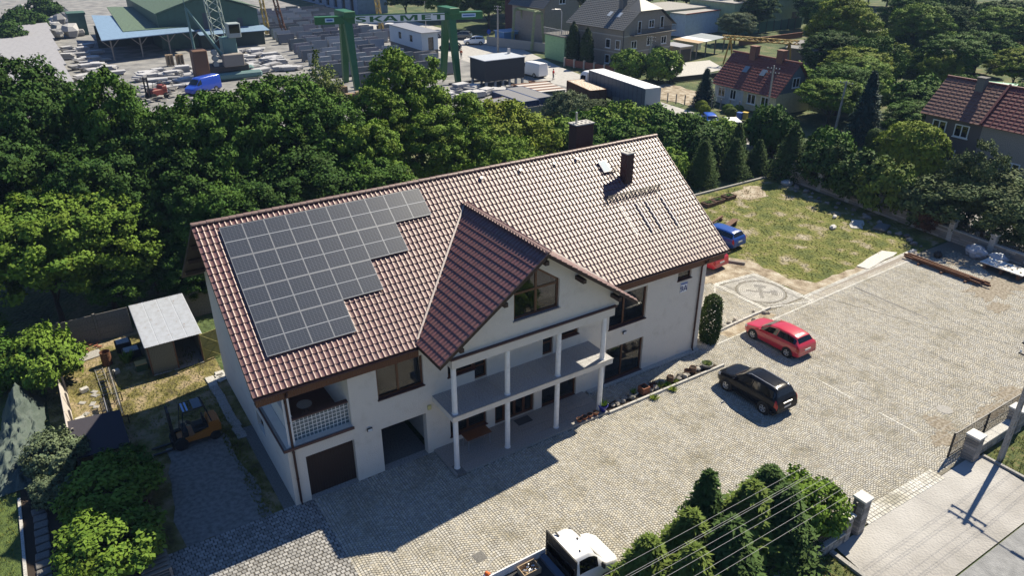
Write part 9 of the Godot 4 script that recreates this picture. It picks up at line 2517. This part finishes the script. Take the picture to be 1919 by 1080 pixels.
	for q in [[71.4, -37.9, [0.02, 0.09, 0.35], "blue recycling bin by the terrace garden"], [72.1, -37.6, [0.5, 0.35, 0.05], "yellow recycling bin beside the blue one"], [72.9, -33.6, [0.02, 0.3, 0.14], "green plastic sheet heap by the terrace gable"]]:
		var o := thing("wheelie_bin", q[3], "bin", Vector3(q[0], 0, q[1]), 0.3)
		var m := mat(L(q[2][0], q[2][1], q[2][2]), 0.5)
		b = MB.new(); b.prism([Vector2(-0.25, 0.1), Vector2(0.25, 0.1), Vector2(0.3, 1.0), Vector2(-0.3, 1.0)], -0.3, 0.3); part(o, "bin_body", b, m); b = MB.new(); b.cbox(Vector3(0, 1.04, 0), Vector3(0.66, 0.08, 0.7), 0.02); part(o, "lid", b, m)
	for q in [[71.8, -45.0, "yellow", 0.55], [70.6, -43.2, "yellow", 0.5], [73.6, -41.8, "light", 0.5], [72.4, -40.2, "willow", 0.5], [75.2, -41.4, "light", 0.4]]:
		tree("ball_shrub", "clipped round shrub in the terrace's front garden", "shrub", Vector3(q[0], 0, q[1]), q[0], M.clipped, M["leaf_" + q[2]], null, Vector3(q[3] * 0.5, q[3] * 0.5, q[3] * 0.5), "ball shrubs before the terrace")
	concrete_pole("slim concrete pole rising before the red tiled terrace", Vector3(74.2, 0, -35.9), 6.8, 0.4)
	concrete_pole("leaning dark pole left of the tall blue spruce", Vector3(76.4, 0, -27.2), 6.2, 0.2, -0.1, 1)
	concrete_pole("concrete power pole in front of the grey house", Vector3(80.4, 0, -65.2), 6.5, 0.3)
	concrete_pole("double pole beside the street by the blue hut", Vector3(73.1, 0, -99.8), 8.4, 0.3)
	for q in [[78.3, -86.5, 8.8, "tall curved street lamp left of the grey house"], [76.8, -137.5, 7.5, "street lamp at the top by the far trees"]]:
		var o := thing("street_lamp", q[3], "street lamp", Vector3(q[0], 0, q[1]))
		b = MB.new(); b.tube([Vector3(0, 0, 0), Vector3(0, q[2] - 0.6, 0), Vector3(-0.3, q[2] - 0.1, 0), Vector3(-1.6, q[2], 0)], 0.09, 7); part(o, "pole", b, M.zinc); b = MB.new(); b.cbox(Vector3(-1.9, q[2], 0), Vector3(0.7, 0.14, 0.3), 0.05); part(o, "lamp_head", b, M.concrete_light)
	var sn := thing("road_sign", "blue round road sign on a post by the far parked cars", "sign", Vector3(76.0, 0, -108.0))
	b = MB.new(); b.cyl(Vector3.ZERO, Vector3(0, 2.6, 0), 0.05, 0.05, 6); part(sn, "post", b, M.zinc); b = MB.new(); b.cyl(Vector3(0, 2.6, 0.04), Vector3(0, 2.6, 0.07), 0.45, 0.45, 16); part(sn, "disc", b, mat(L(0.02, 0.08, 0.45), 0.4))
	for k in 9:
		b = MB.new(); b.cbox(Vector3(0, 0.7, 0), Vector3(0.14, 1.4, 0.14), 0.02); solo("fence_post", b, M.greywood, "dark fence post on the meadow edge right of the trailer", "post", Vector3(70.6 + k * 0.55, 0, -50.4 + k * 1.15), 0.0, "fence posts by the meadow")
	# drive and dark wall of the terrace neighbour
	struct("neighbour_drive", sheet([Vector2(82, -61.5), Vector2(97, -64.0), Vector2(101, -71.5), Vector2(94, -72.4), Vector2(88, -72.0)], -0.03), M.concrete_light)
	struct("meadow", sheet(ragged([Vector2(71.5, -58), Vector2(80, -60.5), Vector2(80, -50), Vector2(72.0, -47)], 1.5, 0.4), -0.04), M.sand)
	b = MB.new(); b.bx(0, 0, 0, 16, 0.8, 0.25); solo("garden_wall", b, M.steel_dark, "dark long garden wall before the grey house's drive", "wall", Vector3(80.5, 0, -60.6), -0.12)
